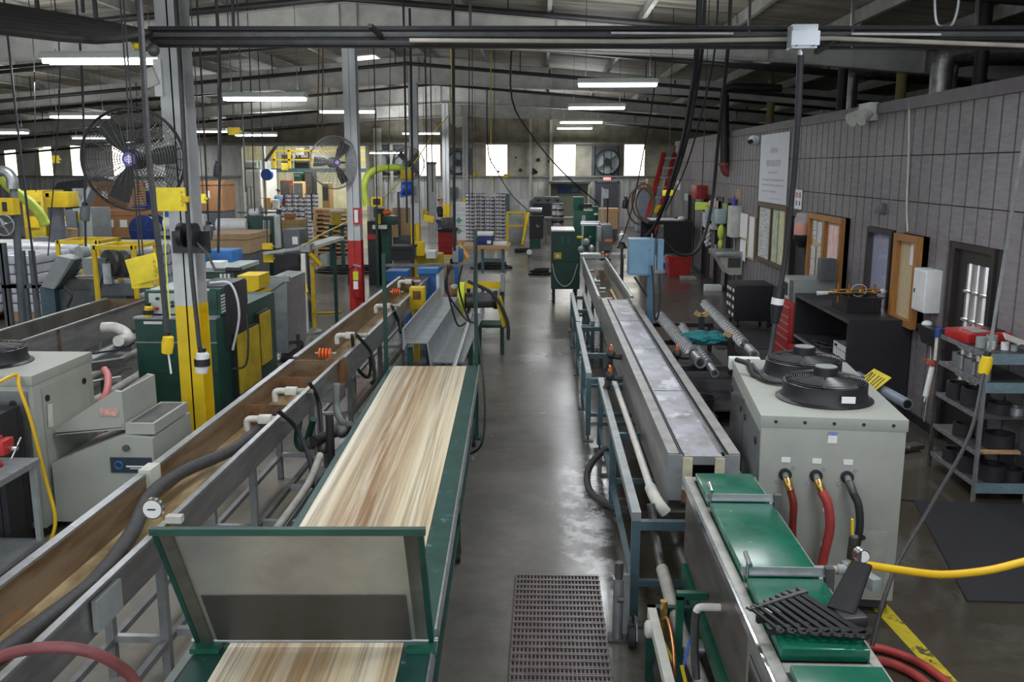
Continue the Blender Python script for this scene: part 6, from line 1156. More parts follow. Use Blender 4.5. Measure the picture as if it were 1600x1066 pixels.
MB().lathe([(.10, -.05), (.28, -.05), (.28, .05), (.10, .05)], p, (1, 0, 0), 30).build('wheel_guard', mat('acid_yellow', (.72, .80, .05), .4), t); MB().cyl(p + Vector((.05, .0, -.02)), p + Vector((.52, .1, -.02)), .125, n=20).build('motor_drum', IRON, t); MB().cyl(p + Vector((.50, .1, -.02)), p + Vector((.56, .1, -.02)), .15, n=20).build('end_flange', BLK, t)
MB().cyl(p + Vector((-.22, 0, .10)), p + Vector((-.06, 0, .10)), .12, n=18).build('gear_motor', RUST, t); MB().ball(p + Vector((-.12, 0, .16)), .09, 12).build('cast_housing', GREY, t); MB().bx(p.x - .25, p.x - .06, Yd - .1, Yd + .3, .05, p.z - .1).build('pedestal', BLUEM, t); MB().bar(p + Vector((.58, -.02, .06)), p + Vector((.70, -.1, -.42)), .1, .05).build('yellow_arm', YLOW, t)
MB().bx(p.x + .05, p.x + .7, Yd - .05, Yd + .4, .45, .5).build('base_beam', DGREEN, t)
for dx in (.1, .64): MB().bx(p.x + dx - .03, p.x + dx + .03, Yd, Yd + .06, 0, .46).build('leg', DGREEN, t)
cable('black_cable', [p + Vector((.1, -.05, .3)), p + Vector((.5, -.1, .1)), p + Vector((.72, -.15, -.3)), p + Vector((.75, -.2, -.62))], .03, RUB, 'bundle of black cable over the grey motor drum', 'cable')
t = thing('steel_table', 'steel-topped table with a yellow edge behind the drive wheel', 'table', (-.9, 16, 0)); MB().prism([(A(730, 424, 16.2).x, 1.03), (A(788, 424, 16.2).x, 1.03), (A(788, 424, 16.2).x, 1.06), (A(730, 424, 16.2).x, 1.06)], 'y', 15.4, 16.6).build('table_top', mat('warm_steel_plate', (.55, .52, .46), .3, .8, .2, 3), t); pbx(MB(), 728, 441, 783, 451, 15.36, .05).build('yellow_edge', YEL, t)
for px in (732, 784):
    for y in (15.5, 16.5): MB().bx(A(px, 440, y).x - .03, A(px, 440, y).x + .03, y - .03, y + .03, 0, 1.03).build('leg', BLKM, t)
pbx(MB(), 782, 428, 788, 456, 15.3, .1).build('clamp_block', GREY, t)
# grey junction box in the gantry, black crate, base
t = thing('junction_box', 'pale grey-blue junction box behind the gantry crossbar', 'junction box', A(715, 395, 17)); pbx(MB(), 707, 386, 716, 410, 16.8, .3, .01).build('box', GREY, t); pbx(MB(), 716, 390, 722, 410, 16.9, .3, .01).build('side_box', BLUEM, t); p = A(713, 410, 16.9); MB().bx(p.x - .04, p.x + .04, 16.9, 17, 0, p.z).build('post', BLUEM, t)
t = thing('black_crate', 'black plastic crate on the floor left of the yellow column foot', 'crate', (-3.9, 22, 0)); pbx(MB(), 611, 386, 645, 407, 21.6, .6).build('tub', BLK, t); pbx(MB(), 610, 385, 646, 389, 21.57, .66).build('rim', BLKM, t); p = PR(611, 386, 645, 407, 21.6); MB().bx(p[0] + .05, p[1] - .05, 21.62, 22.2, 0, p[2]).build('plinth', IRON, t)
t = thing('yellow_base_machine', 'low yellow machine base wrapped round the third column foot', 'machine', (-3.2, 22.5, 0)); pbx(MB(), 640, 397, 690, 412, 22.9, .5, .01, True).build('base', YLOW, t); pbx(MB(), 646, 378, 662, 400, 22.7, .2).build('bracket', YEL, t); pbx(MB(), 666, 393, 680, 404, 22.4, .5).build('white_tray', WHITE, t)
# extinguisher on the red column, sign above
t = thing('fire_extinguisher', 'red fire extinguisher with yellow tag on the red column foot', 'fire extinguisher', (-3.36, 15.75, .9)); p = A(557, 428, 15.76)
MB().lathe([(.075, -.42), (.085, -.40), (.085, .02), (.03, .09), (.03, .13)], p, n=18).build('cylinder', RED, t); MB().bar(p + Vector((-.05, 0, .16)), p + Vector((.08, 0, .13)), .03).build('lever', GREY, t); MB().tube([p + Vector((-.03, 0, .13)), p + Vector((-.12, -.02, .06)), p + Vector((-.14, -.02, -.2))], .014, 7, 4).build('hose', RUB, t); MB().bx(p.x - .04, p.x + .05, p.y - .1, p.y - .088, -.10 + p.z, .05 + p.z).build('yellow_tag', mat('acid_yellow', (.72, .80, .05), .4), t); MB().bx(p.x - .04, p.x + .04, p.y - .095, p.y - .086, p.z - .26, p.z - .12).build('white_label', PAPER, t)
t = thing('column_sign', 'narrow white and red sign on the second column above the extinguisher', 'sign', A(558, 340, 15.82)); pbx(MB(), 552, 325, 561, 351, 15.84, .02).build('sign_plate', RED, t); pbx(MB(), 554, 328, 559, 348, 15.83, .012).build('white_arrow', WHITE, t); pbx(MB(), 563, 326, 565, 352, 15.84, .012).build('side_strip', RED, t)
one('timber_offcut', MB().bar((-3.3, 15.66, .03), (-3.18, 15.78, .62), .09, .05), WOOD, 'pale timber leaning against the red column foot', 'timber')
# black power unit, arm table and stands left of the red column
t = thing('power_unit', 'black electrical cabinet with a white paper, beyond the steel hopper bin', 'cabinet', (-5.2, 17.5, 0)); pbx(MB(), 430, 398, 466, 470, 16.8, .8, .01, True).build('lower_cabinet', BLKM, t); pbx(MB(), 444, 359, 468, 400, 17, .6, .01).build('upper_cabinet', DGREY, t); pbx(MB(), 457, 370, 465, 382, 16.98, .015).build('paper_note', PAPER, t)
t = thing('roller_table', 'narrow pale arm table on a white post with yellow cord around it', 'table', (-4.6, 16.5, 0)); Yr = 16.3; MB().bar(A(412, 396, Yr), A(470, 388, Yr), .1, .05).build('arm', GALV, t); MB().bar(A(470, 390, Yr), A(528, 372, Yr + 1.2), .28, .06).build('table_top', CREAM, t); pbx(MB(), 470, 382, 484, 394, Yr - .05, .3).build('head_box', GREY, t)
p = A(474, 396, Yr); MB().bx(p.x - .04, p.x + .04, Yr - .04, Yr + .04, 0, p.z).build('post', WHITE, t); MB().cyl((p.x, Yr, 0), (p.x, Yr, .03), .28, n=20).build('foot', GALV, t)
for dx in (-.08, .1): MB().bx(p.x + dx - .035, p.x + dx + .035, Yr + .2, Yr + .24, .05, p.z - .2).build('yellow_post', YLOW, t)
p = A(522, 380, Yr + 1); MB().bx(p.x - .03, p.x + .03, Yr + .97, Yr + 1.03, 0, p.z).build('leg', DGREEN, t)
for py in (402, 414): pass
pbx(MB(), 500, 398, 511, 414, Yr + .3, .2).build('motor', GREY, t); MB().bar(A(484, 396, Yr), A(500, 414, Yr + .1), .14, .06).build('yellow_guard', YEL, t)
cable('extension_cable', [A(474, 440, 16), A(470, 470, 15.8), G(462, 487, .02), G(478, 490, .02), G(492, 486, .02), A(482, 462, 15.8), A(478, 445, 16)], .018, YEL, 'yellow cord looped round the white table post'); cable('extension_cable', [G(450, 492, .02), G(480, 490, .02), G(510, 489, .02), G(533, 488, .02)], .02, YEL, 'yellow cord lying on the floor beside the hopper truck')
cable('yellow_rope', [A(474, 384, 16.2), A(505, 365, 17), A(548, 345, 18.5)], .012, YEL, 'taut yellow rope running up to the second column', 'rope')
for px0, px1, py, lab in ((487, 620, 424, 'black hoses coiled on the floor behind the red column'), (735, 800, 418, 'thin black cable coiled on the aisle floor by the steel table'), (826, 862, 428, 'black cable coil on the floor beside the green wheeled cabinet')):
    a, b = G(px0, py, .03), G(px1, py, .03); c = (a + b) / 2; R_ = (b.x - a.x) / 2; mb = MB()
    for k in range(5): mb.ring((c.x + .05 * math.sin(k * 2), c.y + .06 * math.cos(k * 3), .025 + .035 * k), R_ * (1 - .09 * k), .022, (0, 0, 1), 26, 5, flat=.45)
    one('cable_coil', mb, RUB, lab, 'coil')
# green machine with slots, spool stacks, pallets, crates
t = thing('slotted_machine', 'tall dark green machine with white slots before the far opening', 'machine', (-7, 22.5, 0)); Yg = 22.5; pbx(MB(), 386, 338, 424, 410, Yg, .9, .01, True).build('cabinet', DGREEN, t); pbx(MB(), 389, 359, 402, 373, Yg - .02, .03).build('switch_plate', GREY, t); p = A(396, 366, Yg - .04); MB().cyl(p, p + Vector((0, .03, 0)), .06).build('red_switch', RUST, t)
for px in (411, 415, 419):
    mb = MB()
    for k in range(5): pbx(mb, px, 345 + 3 * k, px + 2, 346.5 + 3 * k, Yg - .01, .012)
    mb.build('vent_slots', PAPER, t)
p = A(390, 332, Yg + .3); MB().cyl(p, p + Vector((.26, 0, 0)), .1, n=18).build('paper_roll', PAPER, t); MB().cyl(p + Vector((-.3, 0, 0)), p + Vector((.7, 0, 0)), .02).build('roll_spindle', IRON, t)
for dx in (-.03, .28): MB().cyl(p + Vector((dx, 0, 0)), p + Vector((dx + .02, 0, 0)), .17, n=18).build('roll_flange', GREY, t)
pbx(MB(), 420, 338, 432, 388, Yg + .2, .3).build('white_column', WHITE, t)
crate(432, 344, 466, 362, 24.5, .9, WOOD, 'pale timber crate before the left reel stacks', 'timber_box'); crate(445, 334, 455, 344, 24.6, .4, CARD, 'small brown carton on the pale timber crate', 'cardboard_box')
def spool(loc, r=.2, h=.19): # a reel: two black flanges and wound silvery strip
    t = thing('reel', '', 'reel', loc); mb = MB()
    for z in (0, h - .02): mb.lathe([(r, z), (r, z + .02)], n=14)
    mb.build('flanges', BLK, t, world=False); MB().lathe([(r * .9, .02), (r * .9, h - .02)], n=14).build('winding', mat('silvery_strip', (.72, .73, .78), .35, .1, .45, 11, c2=(.10, .10, .13)), t, world=False); return t
sp0 = None
def spools(px0, px1, pyt, Y, ncol, nrow, lab, grp, rows=1, dr=.42):
    global sp0
    a, b, zt = A(px0, pyt, Y).x, A(px1, pyt, Y).x, A(px0, pyt, Y).z; st = (b - a) / ncol; h = (zt - .14) / nrow
    for c in range(ncol):
        for k in range(nrow - (1 if (c * 7 + rows) % 3 == 0 else 0)):
            loc = (a + st * (c + .5), Y + .06 * ((c * 5) % 3), .14 + h * k)
            if sp0 is None: sp0 = spool(loc); sp0['label'] = lab; sp0['group'] = grp; o = sp0
            else: o = dup(sp0, loc, 0, lab, grp)
            s = st * .48 / .2; o.scale = (s, s, h / .19)
spools(445, 496, 303, 33, 5, 13, 'silvery wound reel in the tall stacks before the far opening', 'reels stacked before the far opening'); spools(438, 476, 322, 30.5, 4, 9, 'silvery wound reel in the lower front stacks by the timber crate', 'reels in the lower front stacks')
spools(727, 790, 302, 34, 4, 14, 'silvery wound reel in the tall stacks on the pallet beside the aisle', 'reels stacked beside the aisle'); spools(861, 882, 318, 36, 1, 6, 'dark wound reel in the short stack on the brown table', 'reels in the short stack', 1)
for x0, x1, Y, lab in ((A(440, 300, 33).x, A(500, 300, 33).x, 32.5, 'timber pallet under the tall reel stacks before the opening'), (A(724, 300, 34).x, A(793, 300, 34).x, 33.4, 'timber pallet under the tall reel stacks beside the aisle'), (A(436, 300, 30.5).x, A(478, 300, 30.5).x, 30.1, 'timber pallet under the lower front reel stacks')): one('timber_pallet', MB().bx(x0, x1, Y, Y + 1.2, .1, .14).bx(x0, x1, Y, Y + .1, 0, .1).bx(x0, x1, Y + 1.1, Y + 1.2, 0, .1), WOOD, lab, 'pallet')
def pallet():
    mb = MB()
    for k in range(5): mb.bx(-.6, .6, -.5 + .22 * k, -.38 + .22 * k, .11, .135)
    for x in (-.6, -.05, .5): mb.bx(x, x + .1, -.5, .5, .02, .11)
    for k in (0, 2, 4): mb.bx(-.6, .6, -.5 + .22 * k, -.38 + .22 * k, 0, .02)
    return mb
p0_ = None; xa = (A(497, 300, 31).x + A(546, 300, 31).x) / 2
for k in range(11):
    loc = (xa + .03 * math.sin(k * 2.3), 31, .145 * k)
    if p0_ is None: p0_ = one('timber_pallet', pallet(), WOOD, '', 'pallet', base=(0, 0, 0))
    else: p0_ = p0_.copy(); COL.objects.link(p0_)
    p0_.location = loc; p0_['label'] = 'empty timber pallet in the tall pallet stack beside the second column'; p0_['group'] = 'stacked empty pallets'
t = thing('yellow_hopper', 'small stand with a yellow canister and white cap before the pallet stack', 'stand', (-6.5, 26, 0)); pbx(MB(), 520, 333, 530, 352, 26, .25).build('canister', YLOW, t); p = A(525, 330, 26.1); MB().cyl(p + Vector((-.16, 0, 0)), p + Vector((.2, 0, 0)), .05).build('white_cap', WHITE, t); pbx(MB(), 514, 352, 548, 356, 25.9, .6).build('table_top', DGREEN, t)
for px in (516, 534, 545): q = A(px, 356, 26); MB().bx(q.x - .05, q.x + .05, 26, 26.1, 0, q.z).build('leg', TEAL, t)
# lime suction hose, yellow screen, blue reel and green machine by the third column
cable('lime_hose', [A(573, 322, 22.5), A(569, 300, 22.5), A(570, 285, 22.5), A(578, 271, 22.6), A(592, 264, 22.8), A(610, 262, 23), A(634, 262, 23.2)], .085, LIME, 'fat lime-green hose arching to the third column', 'hose', n=10)
t = thing('yellow_monitor', 'yellow-framed dark screen on a stand under the lime hose arch', 'monitor', A(588, 315, 22.4)); pbx(MB(), 580, 308, 597, 323, 22.4, .15, .01).build('frame', YEL, t); pbx(MB(), 583, 310.5, 594, 320, 22.385, .02).build('screen', BLK, t); p = A(588, 323, 22.5); MB().bx(p.x - .03, p.x + .03, 22.45, 22.52, 0, p.z).build('post', DGREEN, t)
t = thing('green_press', 'dark green bench machine with an orange rag on top, left of the third column', 'machine', (-4.2, 22.8, 0)); pbx(MB(), 575, 346, 590, 400, 23, .6, .01, True).build('body', BLKM, t); pbx(MB(), 592, 338, 616, 352, 22.9, .6, .01).build('head', DGREEN, t); pbx(MB(), 598, 352, 608, 400, 23.0, .4, floor=True).build('pedestal', DGREEN, t); pbx(MB(), 582, 352, 604, 358, 22.8, .3).build('tray', CREAM, t); p = A(604, 332, 23); MB().ball(p, .12, 12, (1.2, 1, .7)).build('orange_rag', ORANGE, t); pbx(MB(), 584, 326, 598, 340, 22.9, .2).build('black_motor', BLK, t); pbx(MB(), 588, 334, 594, 350, 22.8, .1).build('yellow_lever', YEL, t)
pbx(MB(), 574, 366, 590, 374, 22.98, .03).build('red_box', RED, t)
t = thing('hose_reel', 'bright blue hose reel hung on the third column', 'hose reel', A(636, 294, 23.2)); p = A(635, 294, 23.2); MB().lathe([(.16, -.12), (.17, -.1), (.17, .1), (.16, .12)], p, (1, .3, 0), 22).build('drum', BLUE, t); MB().bar(p + Vector((-.16, 0, -.16)), p + Vector((.18, 0, -.10)), .08, .16).build('cradle', BLUE, t)
t = thing('hanging_cartons', 'brown carton boards standing on a dark trolley left of the third column', 'cartons', (-4, 24.6, 0)); pbx(MB(), 614, 325, 645, 370, 24.6, .08).build('large_board', CARDL, t); pbx(MB(), 605, 356, 622, 371, 24.4, .05).build('small_board', CARDL, t); pbx(MB(), 614, 368, 646, 388, 24.5, .6, 0, True).build('trolley', DGREY, t); pbx(MB(), 622, 300, 624, 370, 24.55, .04).build('trolley_post', IRON, t)
# person, red tool cabinet and boxes by the fourth column
t = thing('tool_cabinet', 'red roller cabinet with a cluttered grey top near the person in navy', 'tool cabinet', (-3.3, 28.5, 0)); pbx(MB(), 685, 362, 710, 398, 27.6, .8, .01).build('cabinet', RED, t); pbx(MB(), 684, 358, 711, 363, 27.57, .86).build('top', BLKM, t); pbx(MB(), 689, 340, 709, 358, 27.8, .4, .02).build('cluttered_box', mat('worn_grey_tools', (.2, .2, .18), .5, .3, .6, 12), t)
for px in (688, 706): p = A(px, 398, 27.8); MB().cyl((p.x - .06, 27.9, .1), (p.x + .06, 27.9, .1), .1).build('wheel', RUB, t)
for k in range(4): pbx(MB(), 686, 365 + 8 * k, 709, 371 + 8 * k, 27.585, .02).build('drawer', RED, t)
one('orange_ramp', MB().prism([(A(716, 383, 30).x, 0), (A(730, 383, 30).x, 0), (A(716, 383, 30).x, .45)], 'y', 30, 30.8), mat('bright_orange', (.9, .38, .02), .5), 'bright orange wedge on the floor by the white boxes', 'wedge')
for i, (px, py0, py1) in enumerate(((706, 317, 336), (706, 336, 353), (706, 353, 370), (718, 337, 369))):
    x0, x1, z0, z1 = PR(px, py0, px + 22, py1, 36 + .9 * (i == 3)); t = thing('white_carton', ('uppermost white carton in the stack left of the tall reels', 'middle white carton in the stack, green diamond on it', 'lowest white carton in the stack, green diamond on it', 'white carton half hidden behind the stack of white cartons')[i], 'carton', ((x0 + x1) / 2, 36.4, max(z0, .12)), 0, 'white cartons beside the reels')
    MB().bx(x0, x1, 36 + .9 * (i == 3), 36.8 + .9 * (i == 3), (.125 if i > 1 else max(z0, .12) + .01), z1).build('carton_body', mat('white_carton', (.72, .75, .76), .6), t)
    if i in (1, 2): cx, cz = (x0 + x1) / 2, (z0 + z1) / 2; MB().prism([(cx - .13, cz), (cx, cz - .13), (cx + .13, cz), (cx, cz + .13)], 'y', 35.99, 36).build('green_diamond', mat('pale_green_mark', (.12, .33, .27), .6), t)
    if i in (0,): MB().bx(x0 + .1, x1 - .1, 35.99, 36, (z0 + z1) / 2 - .08, (z0 + z1) / 2 + .08).build('faint_mark', FROST, t)
one('timber_pallet', MB().bx(A(704, 370, 36).x, A(730, 370, 36).x, 35.9, 37.8, .0, .115), WOOD, 'timber pallet under the white cartons', 'pallet')
t = thing('small_table', 'blue-grey stand with timber top carrying a blue cooler', 'table', (-1.5, 21.2, 0)); Yt = 21.0; pbx(MB(), 727, 384, 796, 389, Yt, .9).build('table_top', WOOD, t)
for px in (754, 786):
    for y in (Yt + .08, Yt + .8): p = A(px, 389, y); MB().bx(p.x - .035, p.x + .035, y - .035, y + .035, 0, A(px, 389, Yt).z).build('leg', TEAL, t)
x0, x1, z0, z1 = PR(754, 404, 786, 408, Yt + .08); MB().bx(x0, x1, Yt + .05, Yt + .1, z0, z1).build('stretcher', TEAL, t)
t = thing('cooler', 'blue and white cooler on the timber-topped stand', 'cooler', A(756, 384, 21.3)); pbx(MB(), 742, 368, 770, 383.5, 21.1, .5, .03).build('body', DBLUE, t); pbx(MB(), 742, 364, 770, 369, 21.08, .54, .02).build('lid', WHITE, t); pbx(MB(), 761, 376, 767, 381, 21.085, .02).build('label_plate', PAPER, t)
one('flat_carton', pbx(MB(), 770, 379, 791, 384, 21.2, .4), WHITE, 'flat white carton beside the blue cooler', 'carton')
# far machines between reels and exit door
t = thing('yellow_railing', 'yellow guard railing round grey panels past the tall reels', 'railing', (-1, 36, 0)); Yy = 36
for py in (332, 353): MB().bar(A(791, py, Yy), A(822, py, Yy), .06).build('rail', YEL, t)
MB().bar(A(821, 332, Yy), (A(818, 380, Yy).x, Yy, 0), .08).build('post', YEL, t); MB().bar(A(793, 332, Yy), (A(793, 380, Yy).x, Yy, 0), .08).build('post', YEL, t); MB().bar(A(826, 332, Yy - .4), (A(816, 385, Yy - 1).x, Yy - 1, .02), .07).build('kick_post', YEL, t)
one('grey_screen_panel', pbx(MB(), 791, 337, 820, 370, 36.4, .15, 0, True), GREY, 'grey panel standing behind the yellow railing', 'panel')
one('broom_head', MB().box(tuple(G(816, 391, .08)), (.55, .2, .16), (0, 0, 25), .04), BLK, 'black broom head on the floor beside the white cylinder', 'broom'); one('white_cylinder', MB().cyl(G(827, 394, 0), G(827, 394, .46), .085, n=18), WHITE, 'white upright cylinder standing on the aisle floor', 'cylinder')
t = thing('vending_hood', 'grey rounded machine hood with three dark triangles at the far wall', 'machine', (-.7, 41, 0)); x0, x1, z0, z1 = PR(828, 308, 880, 345, 41); MB().prism([(x0, 0), (x1, 0), (x1, z1 - .2), (x1 - .2, z1), (x0 + .2, z1), (x0, z1 - .2)], 'y', 41, 42.2).build('housing', DGREY, t); MB().bx(x0 + .12, x1 - .12, 40.98, 41, z0 + .05, z1 - .28).build('dark_opening', BLK, t)
for k in range(3): c = x0 + .38 + .42 * k; MB().prism([(c - .13, z1 - .1), (c + .13, z1 - .1), (c, z1 - .23)], 'y', 40.98, 41).build('dark_triangle', BLK, t)
t = thing('spray_booth', 'cream-lined open booth with a blue fan unit against the far wall', 'booth', (1.4, 45.5, 0)); x0, x1, z0, z1 = PR(858, 287, 921, 345, 44.5); BO = mat('booth_cream', (.62, .64, .50), .6, 0, .1, 3)
MB().bx(x0, x1, 46.1, 46.2, .02, z1).build('back_panel', BO, t)
for a in (x0, x1 - .06): MB().bx(a, a + .06, 44.5, 46.1, .02, z1).build('side_panel', BO, t)
MB().bx(x0 - .05, x1 + .05, 44.4, 46.2, z1, z1 + .1).build('roof_panel', DGREY, t); pbx(MB(), 871, 292, 907, 302, 45.8, .25).build('blue_unit', BLUEM, t); pbx(MB(), 893, 293.5, 903, 300, 45.78, .03).build('grille', GREY, t)
t = thing('roll_stand', 'grey roll on a black pedestal machine before the rounded hood', 'machine', (-.7, 34, 0)); p = A(828, 329, 34); MB().cyl(p, p + Vector((.45, 0, 0)), .11, n=18).build('grey_roll', GALV, t); MB().bx(p.x - .02, p.x + .5, 33.9, 34.3, .35, p.z - .2).build('machine_body', BLKM, t); MB().bar(p + Vector((0, 0, -.2)), p + Vector((.3, -.1, -.6)), .04).bar(p + Vector((.55, 0, -.3)), p + Vector((.3, -.1, -.6)), .04).build('vee_arms', GALV, t); MB().bx(p.x, p.x + .4, 33.8, 34.4, 0, .36).build('pedestal', DGREEN, t)
one('brown_table', MB().bx(.0, 1.35, 35.6, 36.6, .98, 1.04).bx(.02, .1, 35.65, 36.5, 0, .98).bx(1.25, 1.33, 35.65, 36.5, 0, .98), mat('dull_brown', (.2, .17, .13), .6), 'brown table carrying the short reel stack', 'table')
# green wheeled cabinet and machine behind it
t = thing('wheeled_cabinet', 'dark green wheeled cabinet with a sloping side at the head of the open bath', 'cabinet', (.5, 20.2, 0)); x0, x1, zb, zt = .16, .79, .33, 1.60
MB().prism([(x0, zb), (x1, zb), (x1, 1.15), (x1 - .05, 1.30), (x1 - .13, zt), (x0, zt)], 'y', 20.0, 21.2).build('cabinet', DGREEN, t); MB().bx(x0 - .005, x1 - .12, 19.98, 21.2, zt, zt + .03).build('white_top', PVC, t); MB().bx(x0 + .06, x0 + .22, 19.985, 20, 1.0, 1.14).build('yellow_plate', YLOW, t); MB().cyl((x0 + .14, 19.97, 1.06), (x0 + .14, 19.985, 1.06), .03).build('white_knob', WHITE, t); MB().bx(x0, x1, 19.99, 20, .935, .945).build('panel_joint', BLKM, t)
for k in (.24, .38): MB().bx(x0 + k - .04, x0 + k + .04, 19.99, 20, 1.35, 1.5).build('louvre', GREEN, t)
for x in (x0 + .06, x1 - .08):
    for y in (20.06, 21.1): l = MB().bx(x - .03, x + .03, y - .03, y + .03, .1, zb).build('leg', BLKM, t); MB().cyl((x - .03, y, .07), (x + .03, y, .07), .07).build('caster', RUB, l)
cable('hanging_cable', [(.18, 19.96, .9), (.26, 19.95, .58), (.44, 19.94, .40), (.62, 19.94, .52), (.74, 19.95, .9)], .012, PVCD, 'pale cord hanging in a loop across the dark green wheeled cabinet')
t = thing('green_machine', 'dark green machine with louvres behind the wheeled cabinet', 'machine', (1.6, 33, 0)); pbx(MB(), 897, 330, 932, 385, 33, 1.2, .01, True).build('body', GREEN, t); pbx(MB(), 896, 308, 912, 330, 33.1, .6).build('hopper', GREEN, t); pbx(MB(), 926, 323, 935, 345, 33.2, .5).build('side_box', GREEN, t); pbx(MB(), 904, 319, 925, 325, 33, .5).build('dark_tray', BLK, t)
mb = MB()
for k in range(5): pbx(mb, 909, 337 + 2 * k, 915, 338 + 2 * k, 32.99, .012)
mb.build('louvres', PAPER, t); pbx(MB(), 928, 333, 934, 336, 32.99, .012).build('label_plate', PAPER, t)
t = thing('downstream_head', 'slate-grey extruder head with copper fittings at the far end of the open bath', 'machine', (1.7, 21, 0)); pbx(MB(), 939, 352, 957, 392, 20.4, .8, .01).build('body', DGREY, t); pbx(MB(), 933, 354, 940, 378, 20.3, .2, .01).build('switch_box', GREY, t); pbx(MB(), 945, 374, 957, 378, 20.38, .02).build('orange_stripe', ORANGE, t); x0, x1, z0, z1 = PR(939, 352, 957, 392, 20.4); MB().bx(x0 + .05, x1 - .05, 20.5, 21.1, 0, z0).build('pedestal', BLKM, t)
for i, (px, py) in enumerate(((916, 378), (924, 388), (908, 390), (942, 396), (948, 400), (922, 372))): MB().ball(A(px, py, 19.9 + .2 * (i % 2)), .08 if i < 3 else .05, 10).build('cast_fitting', (GREY, GALV, GREY, mat('copper', (.55, .22, .09), .35, .8), MATS['copper'], IRON)[i], t)
pbx(MB(), 908, 350, 936, 353, 20.8, .5).build('tray', GALV, t); pbx(MB(), 910, 353, 912, 372, 20.8, .05).build('tray_post', GALV, t); pbx(MB(), 905, 398, 978, 404, 20.0, .5).build('bed_plate', GALV, t)
for px in (940, 972): p = A(px, 404, 20.2); MB().bx(p.x - .03, p.x + .03, 20.1, 20.2, 0, p.z).build('leg', BLKM, t)
p = A(906, 371, 20.5); MB().box(p, (.14, .12, .05), None, .01).build('yellow_knob', YEL, t)
t = thing('machine_tower', 'tall silvery measuring tower on a grey pedestal near the exit door', 'machine', (2.1, 28, 0)); pbx(MB(), 939, 293, 943, 350, 28, .1).build('tower_column', GALV, t); pbx(MB(), 941, 296, 951, 310, 27.95, .3).build('tower_head', GALV, t); pbx(MB(), 948, 303, 951, 352, 28.1, .08).build('dark_rod', BLKM, t); pbx(MB(), 938, 350, 956, 420, 27.8, .7, .01, True).build('pedestal', DGREY, t); pbx(MB(), 908, 347, 938, 351, 27.8, .5).build('side_table', GALV, t)
for px in (910, 934): p = A(px, 351, 28); MB().bx(p.x - .03, p.x + .03, 27.9, 27.98, 0, p.z).build('leg', GALV, t)
crate(934, 326, 966, 358, 38, .8, CARDO, 'bright tan carton board before the exit door', 'cardboard_box')
t = thing('white_caddy', 'white spray bottle hung over a dark cone near the light blue cabinet', 'bottle', A(972, 378, 20)); p = A(972, 378, 20); MB().lathe([(.06, 0), (.07, .02), (.07, .16), (.03, .2), (.03, .24)], p, n=14).build('bottle', WHITE, t); MB().lathe([(.04, 0), (.12, -.14)], p, n=14).build('cone', BLK, t); MB().cyl((p.x, 20, 0), (p.x, 20, p.z - .12), .03).build('stand', IRON, t)
# exit door and sign on the far wall
t = thing('exit_door', 'dark grey exit door in the far wall', 'door', (3.05, YF, 0)); x0, x1, _, zt = PR(931, 286, 965, 340, YF); o = MB().bx(x0, x1, YF - .06, YF - .04, 0, zt).build('door_leaf', mat('dark_door_grey', (.10, .10, .12), .5), t); MB().bx(x0 - .08, x0, YF - .09, YF - .04, 0, zt + .08).build('jamb', DGREY, t); MB().bx(x1, x1 + .08, YF - .09, YF - .04, 0, zt + .08).build('jamb', DGREY, t); MB().bx(x0 - .08, x1 + .08, YF - .09, YF - .04, zt, zt + .08).build('head_jamb', DGREY, t)
t = thing('exit_sign', 'lit red EXIT sign over the far exit door', 'exit sign', A(949, 279, YF - .1)); x0, x1, z0, z1 = PR(943, 274, 955, 283, YF - .12); MB().bx(x0, x1, YF - .12, YF - .05, z0, z1).build('sign_box', CREAM, t); MB().bx(x0 + .03, x1 - .03, YF - .125, YF - .12, z0 + .03, z1 - .02).build('lit_panel', emit('exit_red', (1, .12, .12), 1.2), t); text('EXIT', .2, 'lettering', emit('exit_white', (1, .75, .7), 1.0), ((x0 + x1) / 2, YF - .127, (z0 + z1) / 2), (90, 0, 0), t)
for px in (939, 959): p = A(px, 277, YF - .1); MB().cyl(p, p + Vector((0, .06, 0)), .06).build('lamp_head', BLK, t)
one('panel_box', pbx(MB(), 790, 303, 796, 335, YF - .34, .3), TEAL, 'teal electrical panel on the far wall beside the reels', 'electrical box'); one('white_board', pbx(MB(), 812, 311, 828, 330, YF - .25, .1), mat('framed_white', (.6, .62, .64), .5), 'pale framed panel low on the far wall', 'panel'); one('electrical_box', pbx(MB(), 702, 293, 715, 310, YF - .34, .3), DGREY, 'grey electrical box on the far wall right of the fourth column', 'electrical box')
t = thing('tall_duct', 'tall grey duct in front of the first far window', 'duct', A(673, 290, 44)); pbx(MB(), 668, 254, 679, 330, 44, .5, 0, True).build('duct_body', mat('duct_grey', (.38, .39, .39), .5, .2), t); pbx(MB(), 667, 253, 680, 257, 43.97, .56).build('duct_cap', DGREY, t)
for i, (px, py0, py1, lab) in enumerate(((612, 225, 300, 'pale conduit on the far wall left of the third column'), (588, 200, 330, 'tall pale conduit running up the far wall under the lime hose'), (594, 200, 330, 'second tall pale conduit on the far wall'), (829, 160, 330, 'pale column post on the far wall beside the dark stains'), (861, 170, 300, 'slim pale post on the far wall by the second aisle window'))):
    x0, x1, z0, z1 = PR(px - (1.5 if i < 3 else 2.5), py0, px + (1.5 if i < 3 else 2.5), py1, YF - .25); one('conduit', MB().bx(x0, x1, YF - .25, YF - .17, max(0, z0), min(z1, roof(x0) - .1)), mat('pale_conduit', (.5, .5, .44), .5), lab, 'conduit')
